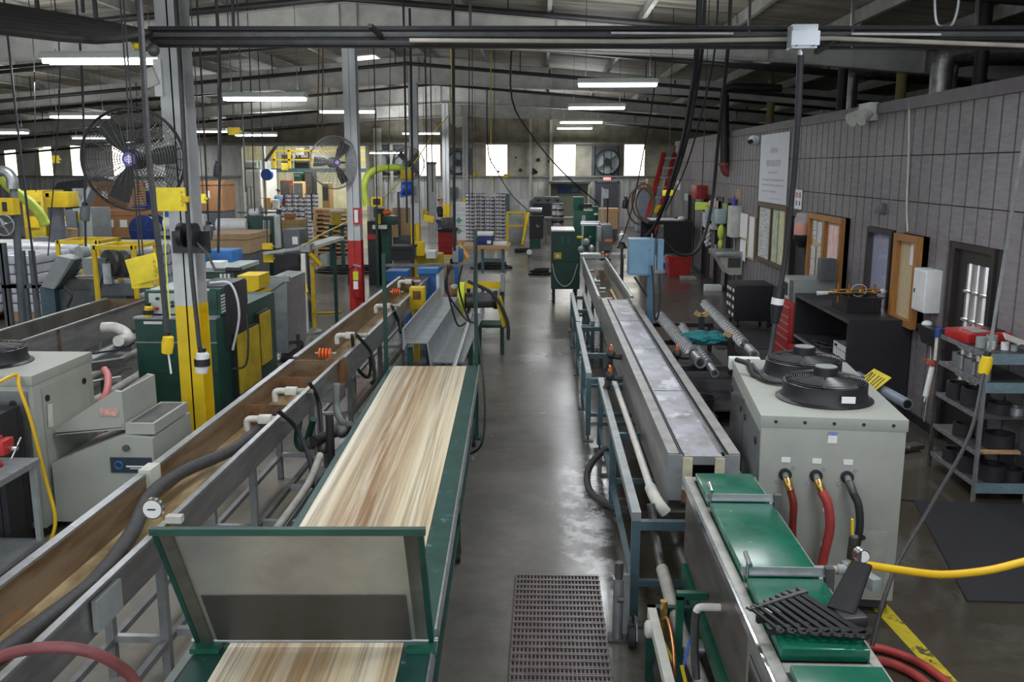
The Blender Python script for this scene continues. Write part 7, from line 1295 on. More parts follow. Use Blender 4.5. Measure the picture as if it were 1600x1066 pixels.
for i, (px, py, r) in enumerate(((806, 246, .05), (841, 250, .10), (813, 266, .09), (833, 268, .16), (838, 269, .08), (858, 252, .07), (779, 268, .06))): p = A(px, py, YF - .035); one('wall_stain', MB().cyl(p, p + Vector((0, .03, 0)), r, n=12), BLK, 'dark hole in the tan far wall between the middle windows', 'hole', 'dark holes in the far wall')
# ---- in the hall beyond the opening
t = thing('mezzanine', 'green steel mezzanine with yellow railing in the lit hall beyond the opening', 'mezzanine', (-13, 55, 0)); Ym = 54; MB().bx(-16.6, -9, Ym, Ym + 4, 2.66, 2.88).build('deck', TEAL, t)
for x in (-15.9, -14.2, -11.6, -9.4): MB().bx(x - .08, x + .08, Ym, Ym + .16, 0, 2.66).build('post', TEAL, t)
for z in (3.34, 3.86): MB().bx(-16, -9, Ym, Ym + .06, z, z + .08).build('rail', YEL, t)
for x in (-16, -15.1, -13.75, -11.5): MB().bx(x, x + .14, Ym, Ym + .14, 2.88, 4.0).build('rail_post', YEL, t)
for i, (px0, py0, px1, py1, Y, m_, nm, lab) in enumerate(((440, 240, 458, 262, 55, GREY, 'hall_machine', 'grey machine on the mezzanine deck behind the yellow railing'), (461, 246, 482, 262, 55.2, BLKM, 'hall_machine', 'black machine on the mezzanine deck behind the yellow railing'), (462, 232, 474, 243, 55.5, WHITE, 'hall_unit', 'white unit high over the mezzanine deck'), (476, 227, 486, 237, 55.5, GALV, 'hall_unit', 'silvery unit high over the mezzanine deck'), (438, 282, 451, 300, 52, mat('dark_red_machine', (.2, .03, .03), .5), 'hall_machine', 'dark red machine below the mezzanine'), (458, 284, 474, 302, 51, CARDO, 'hall_carton', 'tan carton below the mezzanine'), (476, 268, 488, 300, 51.5, BLKM, 'hall_machine', 'black machine below the mezzanine'), (451, 288, 458, 300, 51, RUST, 'hall_machine', 'rusty red fitting stack below the mezzanine'), (503, 286, 514, 304, 50, WOOD, 'hall_boards', 'tall timber boards beside the second column fan'), (459, 270, 470, 284, 51.2, DGREEN, 'hall_unit', 'dark green unit on top of the tan carton below the mezzanine'))):
    x0, x1, z0, z1 = PR(px0, py0, px1, py1, Y); zb = 2.88 if i < 2 else (z0 if i in (2, 3, 9) else 0); t = thing(nm, lab, nm.split('_')[1], ((x0 + x1) / 2, Y, zb)); MB().bx(x0, x1, Y, Y + 1, zb, z1, .05).build('body', m_, t)
    MB().bx(x0 + .06, x1 - .06, Y - .03, Y, zb + (z1 - zb) * .55, z1 - .08).build('front_panel', DGREY if i % 2 else IRON, t)
    if i in (2, 3): MB().bx(x0 + .1, x0 + .2, Y + .3, Y + .4, 2.88, zb).build('post', IRON, t)
t = thing('office_cabin', 'white corrugated cabin just inside the opening', 'cabin', (-15.7, 50, 0)); mb = MB().bx(-16.6, -15.08, 48.5, 51.5, 0, 2.82)
for k in range(12): mb.bx(-16.55 + .125 * k, -16.5 + .125 * k, 48.46, 48.5, 0, 2.82)
mb.build('cabin_wall', mat('white_corrugated', (.74, .77, .78), .5, 0, .1, 3), t); w = MB().bx(-16.0, -15.4, 48.43, 48.46, .75, 1.95).build('cabin_window', mat('grey_blind', (.3, .38, .42), .4), t)
for k in range(3): MB().bx(-15.95 + .2 * k, -15.85 + .2 * k, 48.41, 48.43, .8, 1.9).build('blind_strip', WHITE, w)
one('stored_parts', MB().bx(-16.3, -15.2, 49, 51, 2.83, 3.3, .05).cyl((-16, 48.9, 3.1), (-15.3, 48.9, 3.1), .2), GREY, 'stored grey parts on the roof of the white cabin', 'parts'); t = thing('hose_drum', 'blue round hose drum on a white post in the hall', 'hose reel', (-15, 48, 0)); p = A(416, 273, 48); MB().cyl(p, p + Vector((0, .3, 0)), .30, n=20).build('drum', BLUE, t); MB().bx(p.x - .32, p.x - .12, 48.3, 48.44, 0, 4.4).build('post', WHITE, t); MB().bar(p + Vector((-.1, .3, .7)), p + Vector((.6, .3, 1.6)), .14).build('arm', IRON, t)
one('packing_table', MB().bx(-15.1, -13.2, 47.6, 48.2, .76, .82).bx(-15.05, -14.95, 47.7, 48.1, 0, .76).bx(-13.4, -13.3, 47.7, 48.1, 0, .76), CREAM, 'pale packing table just inside the opening', 'table')
one('packing_carton', MB().bx(-14.72, -14.34, 47.65, 48.1, .825, 1.38).bx(-14.9, -14.72, 47.65, 48.1, 1.36, 1.38), CARDO, 'open tan carton on the packing table by the person in blue', 'carton'); one('packing_paper', MB().box((-14.12, 47.85, 1.06), (.36, .35, .46), (0, 0, 20), .08), PAPER, 'white packing bundle beside the open tan carton', 'bundle')
# ---- two people
def person(lab, loc, rz, torso_m, leg_m, arms, cap):
    t = thing('person', lab, 'person', loc, rz)
    def skin(nm, m_, V, E_, parent=t, sub=2):
        me = bpy.data.meshes.new(nm); me.from_pydata([v[:3] for v in V], E_, []); o = bpy.data.objects.new(nm, me); COL.objects.link(o)
        md = o.modifiers.new('s', 'SKIN'); sv = me.skin_vertices[0].data
        for k, v in enumerate(V): sv[k].radius = (v[3], v[4] if len(v) > 4 else v[3]); sv[k].use_root = k == 0
        md.use_smooth_shade = True; o.modifiers.new('u', 'SUBSURF').levels = sub
        n = bpy.data.meshes.new_from_object(o.evaluated_get(bpy.context.evaluated_depsgraph_get())); bpy.data.objects.remove(o); n.materials.clear(); n.materials.append(m_)
        q = bpy.data.objects.new(nm, n); COL.objects.link(q); q.parent = parent; return q
    (le, lh), (re, rh) = arms
    J = [(0, 0, .95, .13, .10), (0, 0, 1.15, .13, .09), (0, 0, 1.38, .15, .10), (0, -.01, 1.50, .055), (0, -.015, 1.58, .06), (0, -.02, 1.68, .085, .10), (0, -.01, 1.76, .06),
         (-.19, 0, 1.42, .055), (*le, .04), (*lh, .032), (.19, 0, 1.42, .055), (*re, .04), (*rh, .032),
         (-.09, 0, .88, .085), (-.10, -.01, .50, .06), (-.10, .02, .10, .042), (-.10, -.12, .05, .04), (.09, 0, .88, .085), (.11, .03, .50, .06), (.12, .08, .10, .042), (.12, -.06, .05, .04)]
    Ed = [(0, 1), (1, 2), (2, 3), (3, 4), (4, 5), (5, 6), (2, 7), (7, 8), (8, 9), (2, 10), (10, 11), (11, 12), (0, 13), (13, 14), (14, 15), (15, 16), (0, 17), (17, 18), (18, 19), (19, 20)]
    b = skin('body', SKIN, J, Ed)
    for e, h in ((le, lh), (re, rh)):
        e, h = Vector(e), Vector(h); d = (h - e).normalized(); s = d.cross(Vector((0, 0, 1))).normalized()
        for k in range(4): o_ = s * (.028 - .018 * k); skin('finger', SKIN, [(*(h + o_), .011), (*(h + o_ + d * .06), .010), (*(h + o_ + d * (.095 - .008 * abs(k - 1.4)) - Vector((0, 0, .02))), .008)], [(0, 1), (1, 2)], b, 1)
        skin('thumb', SKIN, [(*(h + s * .025 - d * .02), .012), (*(h + s * .055 + d * .03), .010)], [(0, 1)], b, 1)
    g = lambda v, k: (v[0], v[1], v[2], v[3] + k, (v[4] if len(v) > 4 else v[3]) + k)
    S = [g(J[0], .02), g(J[1], .025), g(J[2], .02), (0, 0, 1.47, .08), g(J[7], .018)]
    mid = lambda a, b, f: tuple(a[i] + (b[i] - a[i]) * f for i in range(3))
    long_ = torso_m is NAVY; f = .9 if long_ else .75
    S += [(*mid(J[7], le, f if not long_ else 1), .055), g(J[10], .018), (*mid(J[10], re, f if not long_ else 1), .055)]; e_ = [(0, 1), (1, 2), (2, 3), (2, 4), (4, 5), (2, 6), (6, 7)]
    if long_: S += [(*mid(le, lh, .85), .042), (*mid(re, rh, .85), .042)]; e_ += [(5, 8), (7, 9)]
    skin('shirt', torso_m, S, e_)
    skin('trousers', leg_m, [(0, 0, .96, .145, .115)] + [g(J[k], .022) for k in (13, 14, 15, 17, 18, 19)], [(0, 1), (1, 2), (2, 3), (0, 4), (4, 5), (5, 6)])
    for k in (15, 19): x, y, z = J[k][:3]; MB().box((x, y - .07, .045), (.10, .28, .09), None, .03).build('shoe', BLK, t, world=False)
    for s in (-1, 1): MB().ball((s * .032, -.108, 1.69), .012, 8).build('eye', WHITE, b, world=False); MB().ball((s * .088, -.01, 1.685), .025, 8, (.4, .7, 1.1)).build('ear', SKIN, b, world=False)
    MB().ball((0, -.125, 1.665), .017, 8, (.8, 1, 1.3)).build('nose', SKIN, b, world=False); MB().box((0, -.113, 1.625), (.05, .012, .009), None, .003).build('mouth', mat('lip', (.3, .1, .08), .6), b, world=False)
    MB().ball((0, .015, 1.735), .103, 14, (.95, 1.05, .75)).build('hair', mat('brown_hair', (.06, .035, .02), .7), t, world=False)
    c = MB().ball((0, -.01, 1.765), .108, 14, (.95, 1.1, .62)).build('cap', cap, t, world=False); MB().box((0, -.14, 1.755), (.15, .12, .012), (14, 0, 0), .004).build('cap_peak', cap, c, world=False)
p = A(688, 300, 35.6); person('person in navy shirt, jeans and a tan cap, head bent, standing by the fourth column', (p.x, 35.6, 0), 70, NAVY, DENIM, (((-.25, -.10, 1.18), (-.12, -.32, 1.14)), ((.24, -.12, 1.18), (.10, -.33, 1.12))), CARDL)
p = A(435, 300, 49); person('person in light blue shirt and blue cap, turned to the packing table in the hall', (p.x, 49, 0), -130, SHIRT, DENIM, (((-.26, -.08, 1.16), (-.18, -.30, 1.08)), ((.26, -.08, 1.16), (.2, -.30, 1.06))), DBLUE)
# ============================================================ fans, overhead pipes, drop cables
def cage_fan(label, c, R, yaw, badge, ncage=13, arm=None, tilt=0., a0=.5, nb=4, wc=.2):
    t = thing('cage_fan', label, 'fan', c); M = Euler((math.radians(tilt), 0, math.radians(yaw))).to_matrix().to_4x4(); t.rotation_euler = M.to_euler()
    B = lambda nm, mb, m, par=t, **k: mb.build(nm, m, par, world=False, **k); d = R * .24; wire = mat('fan_wire_%d' % (wc * 100), (wc, wc, wc), .4, .5, .3, 9)
    for s, nm in ((-1, 'front_grille'), (1, 'rear_grille')):
        mb = MB()
        for k in range(ncage): f = (k + 1.6) / (ncage + .6); mb.ring((0, s * d * (1 - f ** 4 * .75), 0), R * f, R * .006, (0, 1, 0), 40, 3)
        for k in range(28): a = k * math.pi / 14; mb.tube([(math.cos(a) * R * f, s * d * (1 - f ** 4 * .75), math.sin(a) * R * f) for f in (.12, .5, .8, 1)], R * .007, 3)
        B(nm, mb, wire)
    B('rim', MB().ring((0, 0, 0), R * 1.01, R * .022, (0, 1, 0), 44, 6).ring((0, -d * .25, 0), R, R * .012, (0, 1, 0), 44, 4).ring((0, d * .25, 0), R, R * .012, (0, 1, 0), 44, 4), wire)
    for k in range(nb):
        n = nb; a = a0 + k * 2 * math.pi / n; pts = []
        for f, w, q in ((.14, .13, .02), (.5, .23, .04), (.88, .25, .05)):
            for s in (-1, 1): b = a + s * w / max(f, .3) * .75; pts.append(Vector((math.cos(b) * R * f, s * R * q, math.sin(b) * R * f)))
        mb = MB(); mb._faces(pts, [(0, 1, 3, 2), (2, 3, 5, 4)]); mb._faces([p + Vector((0, .006, 0)) for p in pts], [(0, 2, 3, 1), (2, 4, 5, 3)]); B('blade', mb, mat('fan_blade_black', (.03, .03, .03), .45, .1, .3, 6))
    B('motor', MB().cyl((0, d * .1, 0), (0, d * 1.5, 0), R * .2, n=18), DPIPE)
    h = B('hub_badge', MB().cyl((0, -d * 1.06, 0), (0, -d * .9, 0), R * .135, n=24), PURPLE if badge else BLK)
    if badge: B('badge_ring', MB().ring((0, -d * 1.07, 0), R * .075, R * .012, (0, 1, 0), 18, 5, .7), PAPER, h); B('badge_mark', MB().bx(-R * .045, R * .045, -d * 1.09, -d * 1.06, -R * .015, R * .015).bx(-R * .012, R * .012, -d * 1.09, -d * 1.06, -R * .09, R * .09), PAPER, h)
    if arm: B('wall_arm', MB().bar((0, d * 1.2, 0), M.to_3x3().inverted() @ Vector(arm), R * .08), DPIPE)
    return t
c = A(208, 249, 8.0); cage_fan('big black cage fan with purple badge on the first column', c, .44, 6, True, 19, (-3.36 - c.x, .32, .02), a0=.12, nb=3, wc=.09); c = A(523, 254, 15.7); cage_fan('cage fan with pale purple badge on the second column, turned aside', c, .44, 35, True, 19, (-3.38 - c.x, .28, 0), a0=1.0, nb=3, wc=.42); c = A(638, 256, 23.1); cage_fan('cage fan on the third column above the blue hose reel', c, .41, -8, False, 14, (-3.32 - c.x, .42, 0), a0=.7)
def exhaust(px, py, r, lab):
    p = A(px, py, YF - .12); t = thing('exhaust_fan', lab, 'exhaust fan', p, 0, 'round exhaust fans in the far wall'); MB().lathe([(r, -.1), (r + .05, -.1), (r + .05, .08), (r, .08), (r, -.1)], p, (0, 1, 0), 32).build('ring_housing', BLKM, t); MB().cyl(p + Vector((0, .075, 0)), p + Vector((0, .09, 0)), r, n=28).build('shutter', mat('pale_shutter', (.42, .5, .5), .4, 0, .3, 3), t); MB().cyl(p + Vector((0, -.1, 0)), p + Vector((0, .05, 0)), r * .3, n=20).build('motor', BLK, t)
    for dx in (-.3, .3): MB().bx(p.x + dx * r - .02, p.x + dx * r + .02, p.y - .12, p.y - .09, p.z - r, p.z + r).build('guard_bar', DPIPE, t)
    for k in range(4): a = k * math.pi / 2 + .6; MB().bar(p, p + Vector((math.cos(a) * r * .9, .03, math.sin(a) * r * .9)), r * .32, .02).build('blade', IRON, t)
    MB().bx(p.x - r - .2, p.x + r + .2, YF - .03, YF - .005, p.z - r - .1, p.z + r + .2).build('backing_plate', DGREY, t)
exhaust(949, 253, .58, 'round exhaust fan above the EXIT sign'); exhaust(716, 254, .52, 'round exhaust fan between the first far window and fourth column'); exhaust(611, 252, .6, 'round exhaust fan half hidden behind the third column fan')
one('speaker_horn', MB().lathe([(.05, .3), (.3, .0), (.38, -.02), (.38, .02)], A(715, 187, YF - .36), (0, 1, 0), 24), CREAM, 'round cream horn high on the far gable wall', 'horn')
# sprinkler and gas pipes following the roof slope
def pipe_line(Y, dz, r, x0, x1, label, hang=1):
    t = thing('sprinkler_pipe', label, 'pipe', (RX, Y, RZ - dz)); MB().tube([(x0, Y, roof(x0) - dz), (RX, Y, RZ - dz), (x1, Y, roof(x1) - dz)], r, 8).build('pipe_run', DPIPE, t)
    for k in range(int((x1 - x0) / 3)): x = x0 + 1.4 + 3 * k; MB().bx(x - .012, x + .012, Y - .008, Y + .008, roof(x) - dz, roof(x) - .02).build('hanger', DPIPE, t); MB().cyl((x + .7, Y, roof(x + .7) - dz + .03), (x + .7, Y, roof(x + .7) - dz + .14), .02, n=6).build('sprinkler_head', DPIPE, t) if hang else 0
for a in ((11.2, .34, .045, 'dark sprinkler pipe nearest overhead, crossing the whole roof'), (15.2, .30, .05, 'dark sprinkler pipe just before the second roof frame'), (18.2, .42, .035, 'thin pipe in the bay past the second column'), (19.6, .30, .05, 'thicker pipe in the bay past the second column'), (22.6, .52, .045, 'dark pipe just before the third roof frame'), (26.4, .40, .05, 'dark pipe in the bay past the third column'), (28.5, .5, .04, 'thin pipe in the bay past the third column'), (34.6, .5, .05, 'dark pipe in the bay past the fourth column'), (43, .5, .05, 'dark pipe nearest the far gable')): pipe_line(a[0], a[1], a[2], -26, 11.5, a[3])
# bundle of conduits across the front
t = thing('conduit_bundle', 'bundle of dark conduits crossing in front of the first column', 'conduits', A(900, 58, 7.3)); y0 = 7.3
for i, (py, r, m_) in enumerate(((44.5, .018, DPIPE), (49, .02, DPIPE), (54.5, .022, mat('dusty_pipe', (.10, .105, .11), .45, .3, .3, 8)), (60, .022, DPIPE), (66, .024, DPIPE), (72, .012, DPIPE))):
    a, b = A(232, py, y0 + .03 * (i % 2)), A(1680, py + (4 if i > 3 else -1), y0 + .03 * (i % 2)); MB().tube([a, b], r, 8).build('conduit', m_, t)
for px0, px1, py in ((955, 1146, 51.5), (1330, 1470, 53)): MB().tube([A(px0, py, 7.24), A(px1, py + 1, 7.24)], .009, 6).build('bright_conduit', mat('bright_conduit', (.75, .76, .78), .3, .4), t)
MB().tube([A(640, 63, 7.22), A(1000, 65, 7.22), A(1300, 60, 7.22), A(1640, 73, 7.22)], .017, 8).build('pale_hose', mat('pale_dusty_hose', (.36, .34, .29), .6), t)
for px, py0, py1 in ((130, -40, 20), (365, -60, 45), (735, -60, 45), (1170, -60, 60), (1330, -60, 75), (1525, -60, 40)): a, b = A(px, py1, y0), A(px, py0, y0); MB().bar(a, (b.x, b.y, roof(b.x)), .02).build('hanger', DPIPE, t)
for a, b in (((578, 40), (615, 75)), ((1275, 82), (1345, 40))): MB().bar(A(*a, 7.1), A(*b, 7.5), .035, .03).build('brace', DPIPE, t)
for px, py in ((212, 60), (228, 70), (240, 78)): MB().ball(A(px, py, 7.2), .05, 8).build('gland', IRON, t)
MB().ball(A(213, 71, 7.15), .03, 8).build('brass_cock', YEL, t); t2 = thing('cable_tray', 'thick dark bundle of cables running back over the left chiller', 'cable bundle', A(120, 45, 7))
for i in range(7): MB().tube([A(236, 52 + 4 * (i % 3), 7.3), A(150, 34 + 5 * i, 7.1 - .1 * i), A(-40, 2 + 7 * i, 6.6 - .12 * i)], .026, 6, 3).build('cable', DPIPE, t2)
for px in (60, 150): p = A(px, 30, 6.9); MB().bar(p, (p.x, p.y, roof(p.x)), .025).build('hanger', DPIPE, t2)
t = thing('ceiling_box', 'pale grey square box hung on the front conduits over the aisle side of the partition', 'junction box', A(1254, 60, 7.15)); x0, x1, z0, z1 = PR(1236, 38, 1278, 76, 7.1); MB().bx(x0, x1, 7.08, 7.24, z0, z1, .004).build('box', mat('pale_steel_box', (.55, .60, .66), .4, .2, .1, 4), t); MB().bx(x0 - .01, x1 + .01, 7.06, 7.08, z0 + .02, z1 - .05).build('cover', MATS['pale_steel_box'], t); MB().cyl(A(1251, 76, 7.16), A(1251, 88, 7.16), .02).build('gland', GALV, t)
for px in (1245, 1272): p = A(px, 71, 7.055); MB().cyl(p, p + Vector((0, .01, 0)), .006).build('screw', BLK, t)
t = thing('power_drop', 'heavy black cable with grip sleeve hanging to the big chiller', 'power cable', A(1215, 480, 7.4)); MB().tube([A(1251, 86, 7.16), A(1247, 180, 7.2), A(1240, 280, 7.3), A(1227, 400, 7.4), A(1219, 450, 7.4)], lambda f: .026 if f < .3 else .022, 10, 5).build('cable', RUB, t)
MB().cyl(A(1219, 448, 7.4), A(1216, 468, 7.4), .045).build('plug', BLK, t); MB().cyl(A(1216, 466, 7.4), A(1214, 476, 7.4), .05).build('white_band', WHITE, t); MB().cyl(A(1214, 476, 7.4), A(1211, 505, 7.4), .052, .03).build('connector', BLK, t); MB().tube([A(1211, 503, 7.4), A(1204, 550, 7.3), A(1192, 585, 7.1), A(1178, 588, 7.0), A(1170, 570, 7.1), A(1150, 562, 7.2)], .02, 9, 5).build('tail_cable', RUB, t)
t = thing('conduit_loop', 'pale bent conduit loop above the front conduits near the partition', 'conduit', A(1480, 20, 7.3)); MB().tube([A(1460, -40, 7.3), A(1461, 10, 7.3), A(1464, 36, 7.3), A(1474, 42, 7.3), A(1488, 38, 7.3), A(1497, 10, 7.3), A(1500, -40, 7.3)], .012, 8, 5).build('conduit', GALV, t)
# foil ducts in the dark above the offices
FOIL = mat('crinkled_foil', (.55, .55, .52), .3, .8, .5, 9, .5)
for px, py0, py1, Y, r, lab in ((1474, 96, 160, 14, .16, 'wider foil duct standing on the office roof'), (1330, 122, 185, 18, .14, 'foil duct on the office roof beyond the roof frame'), (1488, 108, 150, 14.6, .09, 'slim foil duct beside the wider one')): p = A(px, py0, Y); one('foil_duct', MB().tube([(p.x, Y, WTOP - .04), (p.x, Y, p.z), (p.x + .15, Y, p.z + .12), (p.x + .6, Y, p.z + .14), (p.x + 2, Y, p.z + .12)], r, 12, 4), FOIL, lab, 'duct')
for px, Y, r, lab in ((1407, 16.5, .09, 'ochre pipe standing on the office roof'), (1315, 17.4, .09, 'dark pipe standing on the office roof beside the foil duct'), (1528, 13, .09, 'dark pipe on the office roof nearest the picture edge'), (1205, 24, .1, 'ochre pipe stub on the office roof, far along')): p = A(px, 150, Y); one('vent_pipe', MB().cyl((p.x, Y, WTOP - .05), (p.x, Y, roof(p.x) - .03), r), DPIPE if 'dark' in lab else mat('ochre_pipe', (.32, .25, .1), .6), lab, 'pipe')
# drop cables
def drop(pts, r, m, lab, top=True, cat='cable', nm='drop_cable'):
    P = [A(*q) for q in pts]
    if top: P = [Vector((P[0].x, P[0].y, roof(P[0].x) - .02))] + P
    return cable(nm, P, r, m, lab, cat, None, 6, 4)
drop([(218, 10, 6.4), (232, 240, 6.4), (252, 420, 6.4), (262, 528, 6.4)], .023, DHOSE, 'thick grey cable hanging over the big cage fan to a yellow plug')
drop([(275, 5, 7.9), (284, 150, 7.9), (296, 380, 7.9), (312, 545, 7.9)], .022, DHOSE, 'dark cable down the face of the first column')
for i, (px0, px1, py1, Y, r, lab) in enumerate(((8, 60, 470, 9, .011, 'thin cable sagging towards the tilted grey control box'), (100, 75, 400, 12, .008, 'thin cable slanting before the far left windows'), (126, 134, 385, 11.5, .014, 'black cable left of the big fan ending at a pale plug'), (52, 56, 300, 14, .006, 'hook wire hanging left of the near strip light'), (310, 326, 358, 12, .012, 'cable just right of the first column'), (340, 341, 258, 14, .012, 'short cable with a plug before the white wall'), (345, 341, 395, 11, .016, 'black cable falling to the blue steel box'), (372, 384, 300, 14.5, .012, 'brown-grey cable before the opening edge'), (388, 398, 330, 16, .01, 'cable hanging in front of the green slotted machine'), (505, 503, 230, 18, .012, 'orange-brown cord hanging to the second column fan'), (499, 496, 230, 18.3, .012, 'second orange-brown cord by the second column fan'), (583, 590, 360, 19, .012, 'dark cable just right of the second column'), (611, 606, 330, 20, .01, 'dark cable falling before the brown cartons'), (631, 636, 348, 15, .018, 'black rod cable left of the third column'), (641, 646, 402, 16, .022, 'thick black cable crossing the third column'), (663, 668, 330, 18, .012, 'dark cable right of the third column'), (671, 676, 300, 18.4, .012, 'dark cable before the tall far duct'), (708, 710, 392, 13.5, .024, 'thick black pole cable beside the grey junction box'), (733, 733, 320, 20, .012, 'dark cable over the tall reel stacks'), (738, 738, 310, 20.4, .010, 'thin dark cable over the tall reel stacks'), (767, 767, 290, 22, .012, 'yellowish cord hanging before the second far window'), (773, 772, 302, 22.5, .008, 'thin dark cord before the second far window'))):
    p = A((px0 + px1) / 2, py1, Y); drop([(px0 + (px1 - px0) * .25, max(20, py1 * .3), Y), (px1, py1, Y)], r, YLOW if 'yellowish' in lab else (RUST if 'orange' in lab else RUB), lab)
for pts, r, m_, lab in (([(1090, 70, 11), (1080, 150, 12), (1062, 240, 14), (1030, 340, 16), (1005, 375, 16.5)], .035, RUB, 'thickest black cable sweeping down past the red ladder'), ([(1098, 70, 11.2), (1085, 160, 12), (1068, 240, 14), (1040, 320, 16), (1012, 372, 16.5)], .02, RUB, 'black cable beside the thickest one past the red ladder'), ([(1118, 70, 12), (1098, 170, 13), (1072, 260, 14), (1040, 330, 16)], .012, RUB, 'thin black cable sweeping past the red ladder'), ([(1138, 70, 12), (1124, 200, 13), (1112, 320, 13.5), (1092, 388, 13), (1062, 398, 12.7), (1036, 375, 12.6)], .024, RUB, 'black cable swinging from the roof to the light blue cabinet'), ([(1022, 140, 17), (1005, 240, 18), (990, 315, 18.5), (975, 366, 18.7), (968, 380, 18.8)], .012, RUB, 'thin black cable with a coupler before the pale locker'), ([(800, 155, 20), (830, 210, 23), (880, 270, 26), (935, 318, 28)], .02, RUB, 'long black cable slanting down to the measuring tower'), ([(762, 228, 24), (775, 265, 26), (800, 305, 29), (826, 330, 31)], .015, RUB, 'black cable slanting down to the grey roll'), ([(705, 165, 20), (680, 205, 20), (640, 265, 21), (600, 310, 22)], .012, YLOW, 'yellow cord slanting across the third column')): drop(pts, r, m_, lab)
drop([(1640, 60, 6.6), (1600, 225, 6.8), (1570, 400, 7), (1546, 548, 7)], .014, GALV, 'pale grey cable running down to the yellow plug before the steel shelving', True)
cable('drop_cable', [A(1538, 580, 7), A(1515, 680, 6.4), A(1455, 790, 5.6), A(1405, 875, 5.2), A(1380, 940, 5.0), A(1362, 1010, 4.9)], .014, DHOSE, 'grey cable swinging from the yellow plug down past the yellow hose', n=8)
def plug(px, py, Y, lab, m_=YEL, s=1., tail=True, black=False):
    p = A(px, py, Y); t = thing('cable_plug', lab, 'plug', p); MB().lathe([(.02 * s, .06 * s), (.035 * s, .05 * s), (.04 * s, 0), (.035 * s, -.06 * s), (.02 * s, -.065 * s)], p, (.15, 0, 1), 12).build('plug_body', m_, t); MB().cyl(p + Vector((0, 0, .05 * s)), p + Vector((.01, 0, .085 * s)), .022 * s).build('strain_relief', BLK, t)
    if tail: MB().bar(p + Vector((0, 0, -.06 * s)), p + Vector((.01, 0, -.2 * s)), .018 * s, .006).build('white_tag', PAPER, t)
    if black: MB().cyl(p + Vector((0, 0, -.02 * s)), p + Vector((0, 0, .02 * s)), .044 * s).build('black_band', BLK, t)
one('sleeve_arm', MB().bar(A(288, 311, 7.7), (RX - .05, 8.27, A(288, 311, 8.1).z), .03), YLOW, 'short yellow arm tying the vinyl sleeve to the first column', 'bracket'); plug(262, 538, 6.4, 'yellow plug with a dangling white tag before the extruder', s=1.1); plug(316, 566, 7.9, 'white and black plug hanging against the yellow column foot', WHITE, 1.6, False, True); plug(1540, 570, 7, 'yellow and white plug hanging before the steel shelving', YEL, 1.2, False); plug(232, 488, 9.5, 'yellow and black plug below the tilted yellow pendant', YEL, 1.2, False, True)
for px, py, Y, lab in ((133, 333, 11.5, 'pale plug on the cable left of the big fan'), (326, 362, 12, 'grey plug beside the first column'), (340, 266, 14, 'black plug hanging before the white wall'), (977, 318, 18.5, 'black coupler on the thin cable before the pale locker')): plug(px, py, Y, lab, DGREY if 'black' not in lab else BLK, 1.6, False)
cable('drop_cable', [A(228, 500, 9.5), A(215, 530, 9.6), A(190, 545, 9.8), A(150, 552, 10), A(115, 560, 10)], .012, RUB, 'black cable sagging from the yellow and black plug to the left trough')
# yellow vinyl guards and control pendants
def pendant(px0, py0, px1, py1, Y, lab, m_=YBAG, rot=0., marks=True, hang=True):
    x0, x1, z0, z1 = PR(px0, py0, px1, py1, Y); c = Vector(((x0 + x1) / 2, Y, (z0 + z1) / 2)); t = thing('yellow_pendant', lab, 'tag', c); w, h = (x1 - x0), (z1 - z0)
    o = MB().box((0, 0, 0), (w, .035, h), (0, rot, 0), .006).build('sleeve', m_, t, world=False); MB().box((w * .52, 0, 0), (.05, .06, h * .25), (0, rot, 0), .005).build('clip', YLOW, t, world=False)
    hang and MB().cyl((0, 0, h * .4), (0, 0, roof(c.x) - c.z - .02), .006, n=5).build('hanging_wire', RUB, t, world=False)
    if marks:
        for k in range(4): MB().box((w * .40, -.019, h * (.3 - .18 * k)), (w * .08, .002, h * .10), (0, rot, 0)).build('faint_mark', YLOW, o, world=False)
    return t
pendant(247, 293, 289, 330, 7.7, 'yellow vinyl sleeve hung on the first column below the big fan', hang=False); pendant(203, 400, 247, 441, 6.5, 'tilted yellow vinyl sleeve on the thick grey cable', rot=-14); pendant(206, 414, 236, 450, 6.56, 'second yellow sheet behind the tilted vinyl sleeve', rot=-4, marks=False); pendant(313, 303, 322, 318, 11, 'small yellow sleeve just right of the first column', marks=False); pendant(1035, 297, 1052, 306, 15.3, 'bright yellow tag on the cables by the red ladder', marks=False); pendant(1086, 316, 1106, 328, 13.4, 'bright yellow tag on the cable below the red alarm', LIME, marks=False); pendant(626, 265, 646, 280, 20, 'yellow control pendant with white middle above the blue hose reel', YEL, marks=False); pendant(662, 337, 678, 347, 22.5, 'yellow and white pendant right of the third column', YEL, 10, False); pendant(740, 269, 746, 277, 30, 'small amber box over the tall reel stacks', YLOW, 0, False); pendant(357, 199, 375, 211, 15, 'orange-yellow lamp box high before the opening', YLOW, 0, False); pendant(82, 243, 92, 255, 20, 'small amber box before the far left windows', YLOW, 0, False); pendant(440, 255, 450, 266, 28, 'small amber lamp box hung in the opening', YLOW, 0, False); pendant(787, 272, 795, 278, 40, 'tiny yellow tag under the second aisle window', YEL, 0, False); pendant(410, 380, 426, 390, 16.4, 'yellow switch box on the arm table', YEL, 0, False); pendant(412, 398, 427, 410, 16.4, 'second yellow switch box below the arm table', YEL, 0, False); pendant(661, 327, 668, 342, 24, 'yellow slip tag on the cable by the dark trolley', YBAG, 0, False)
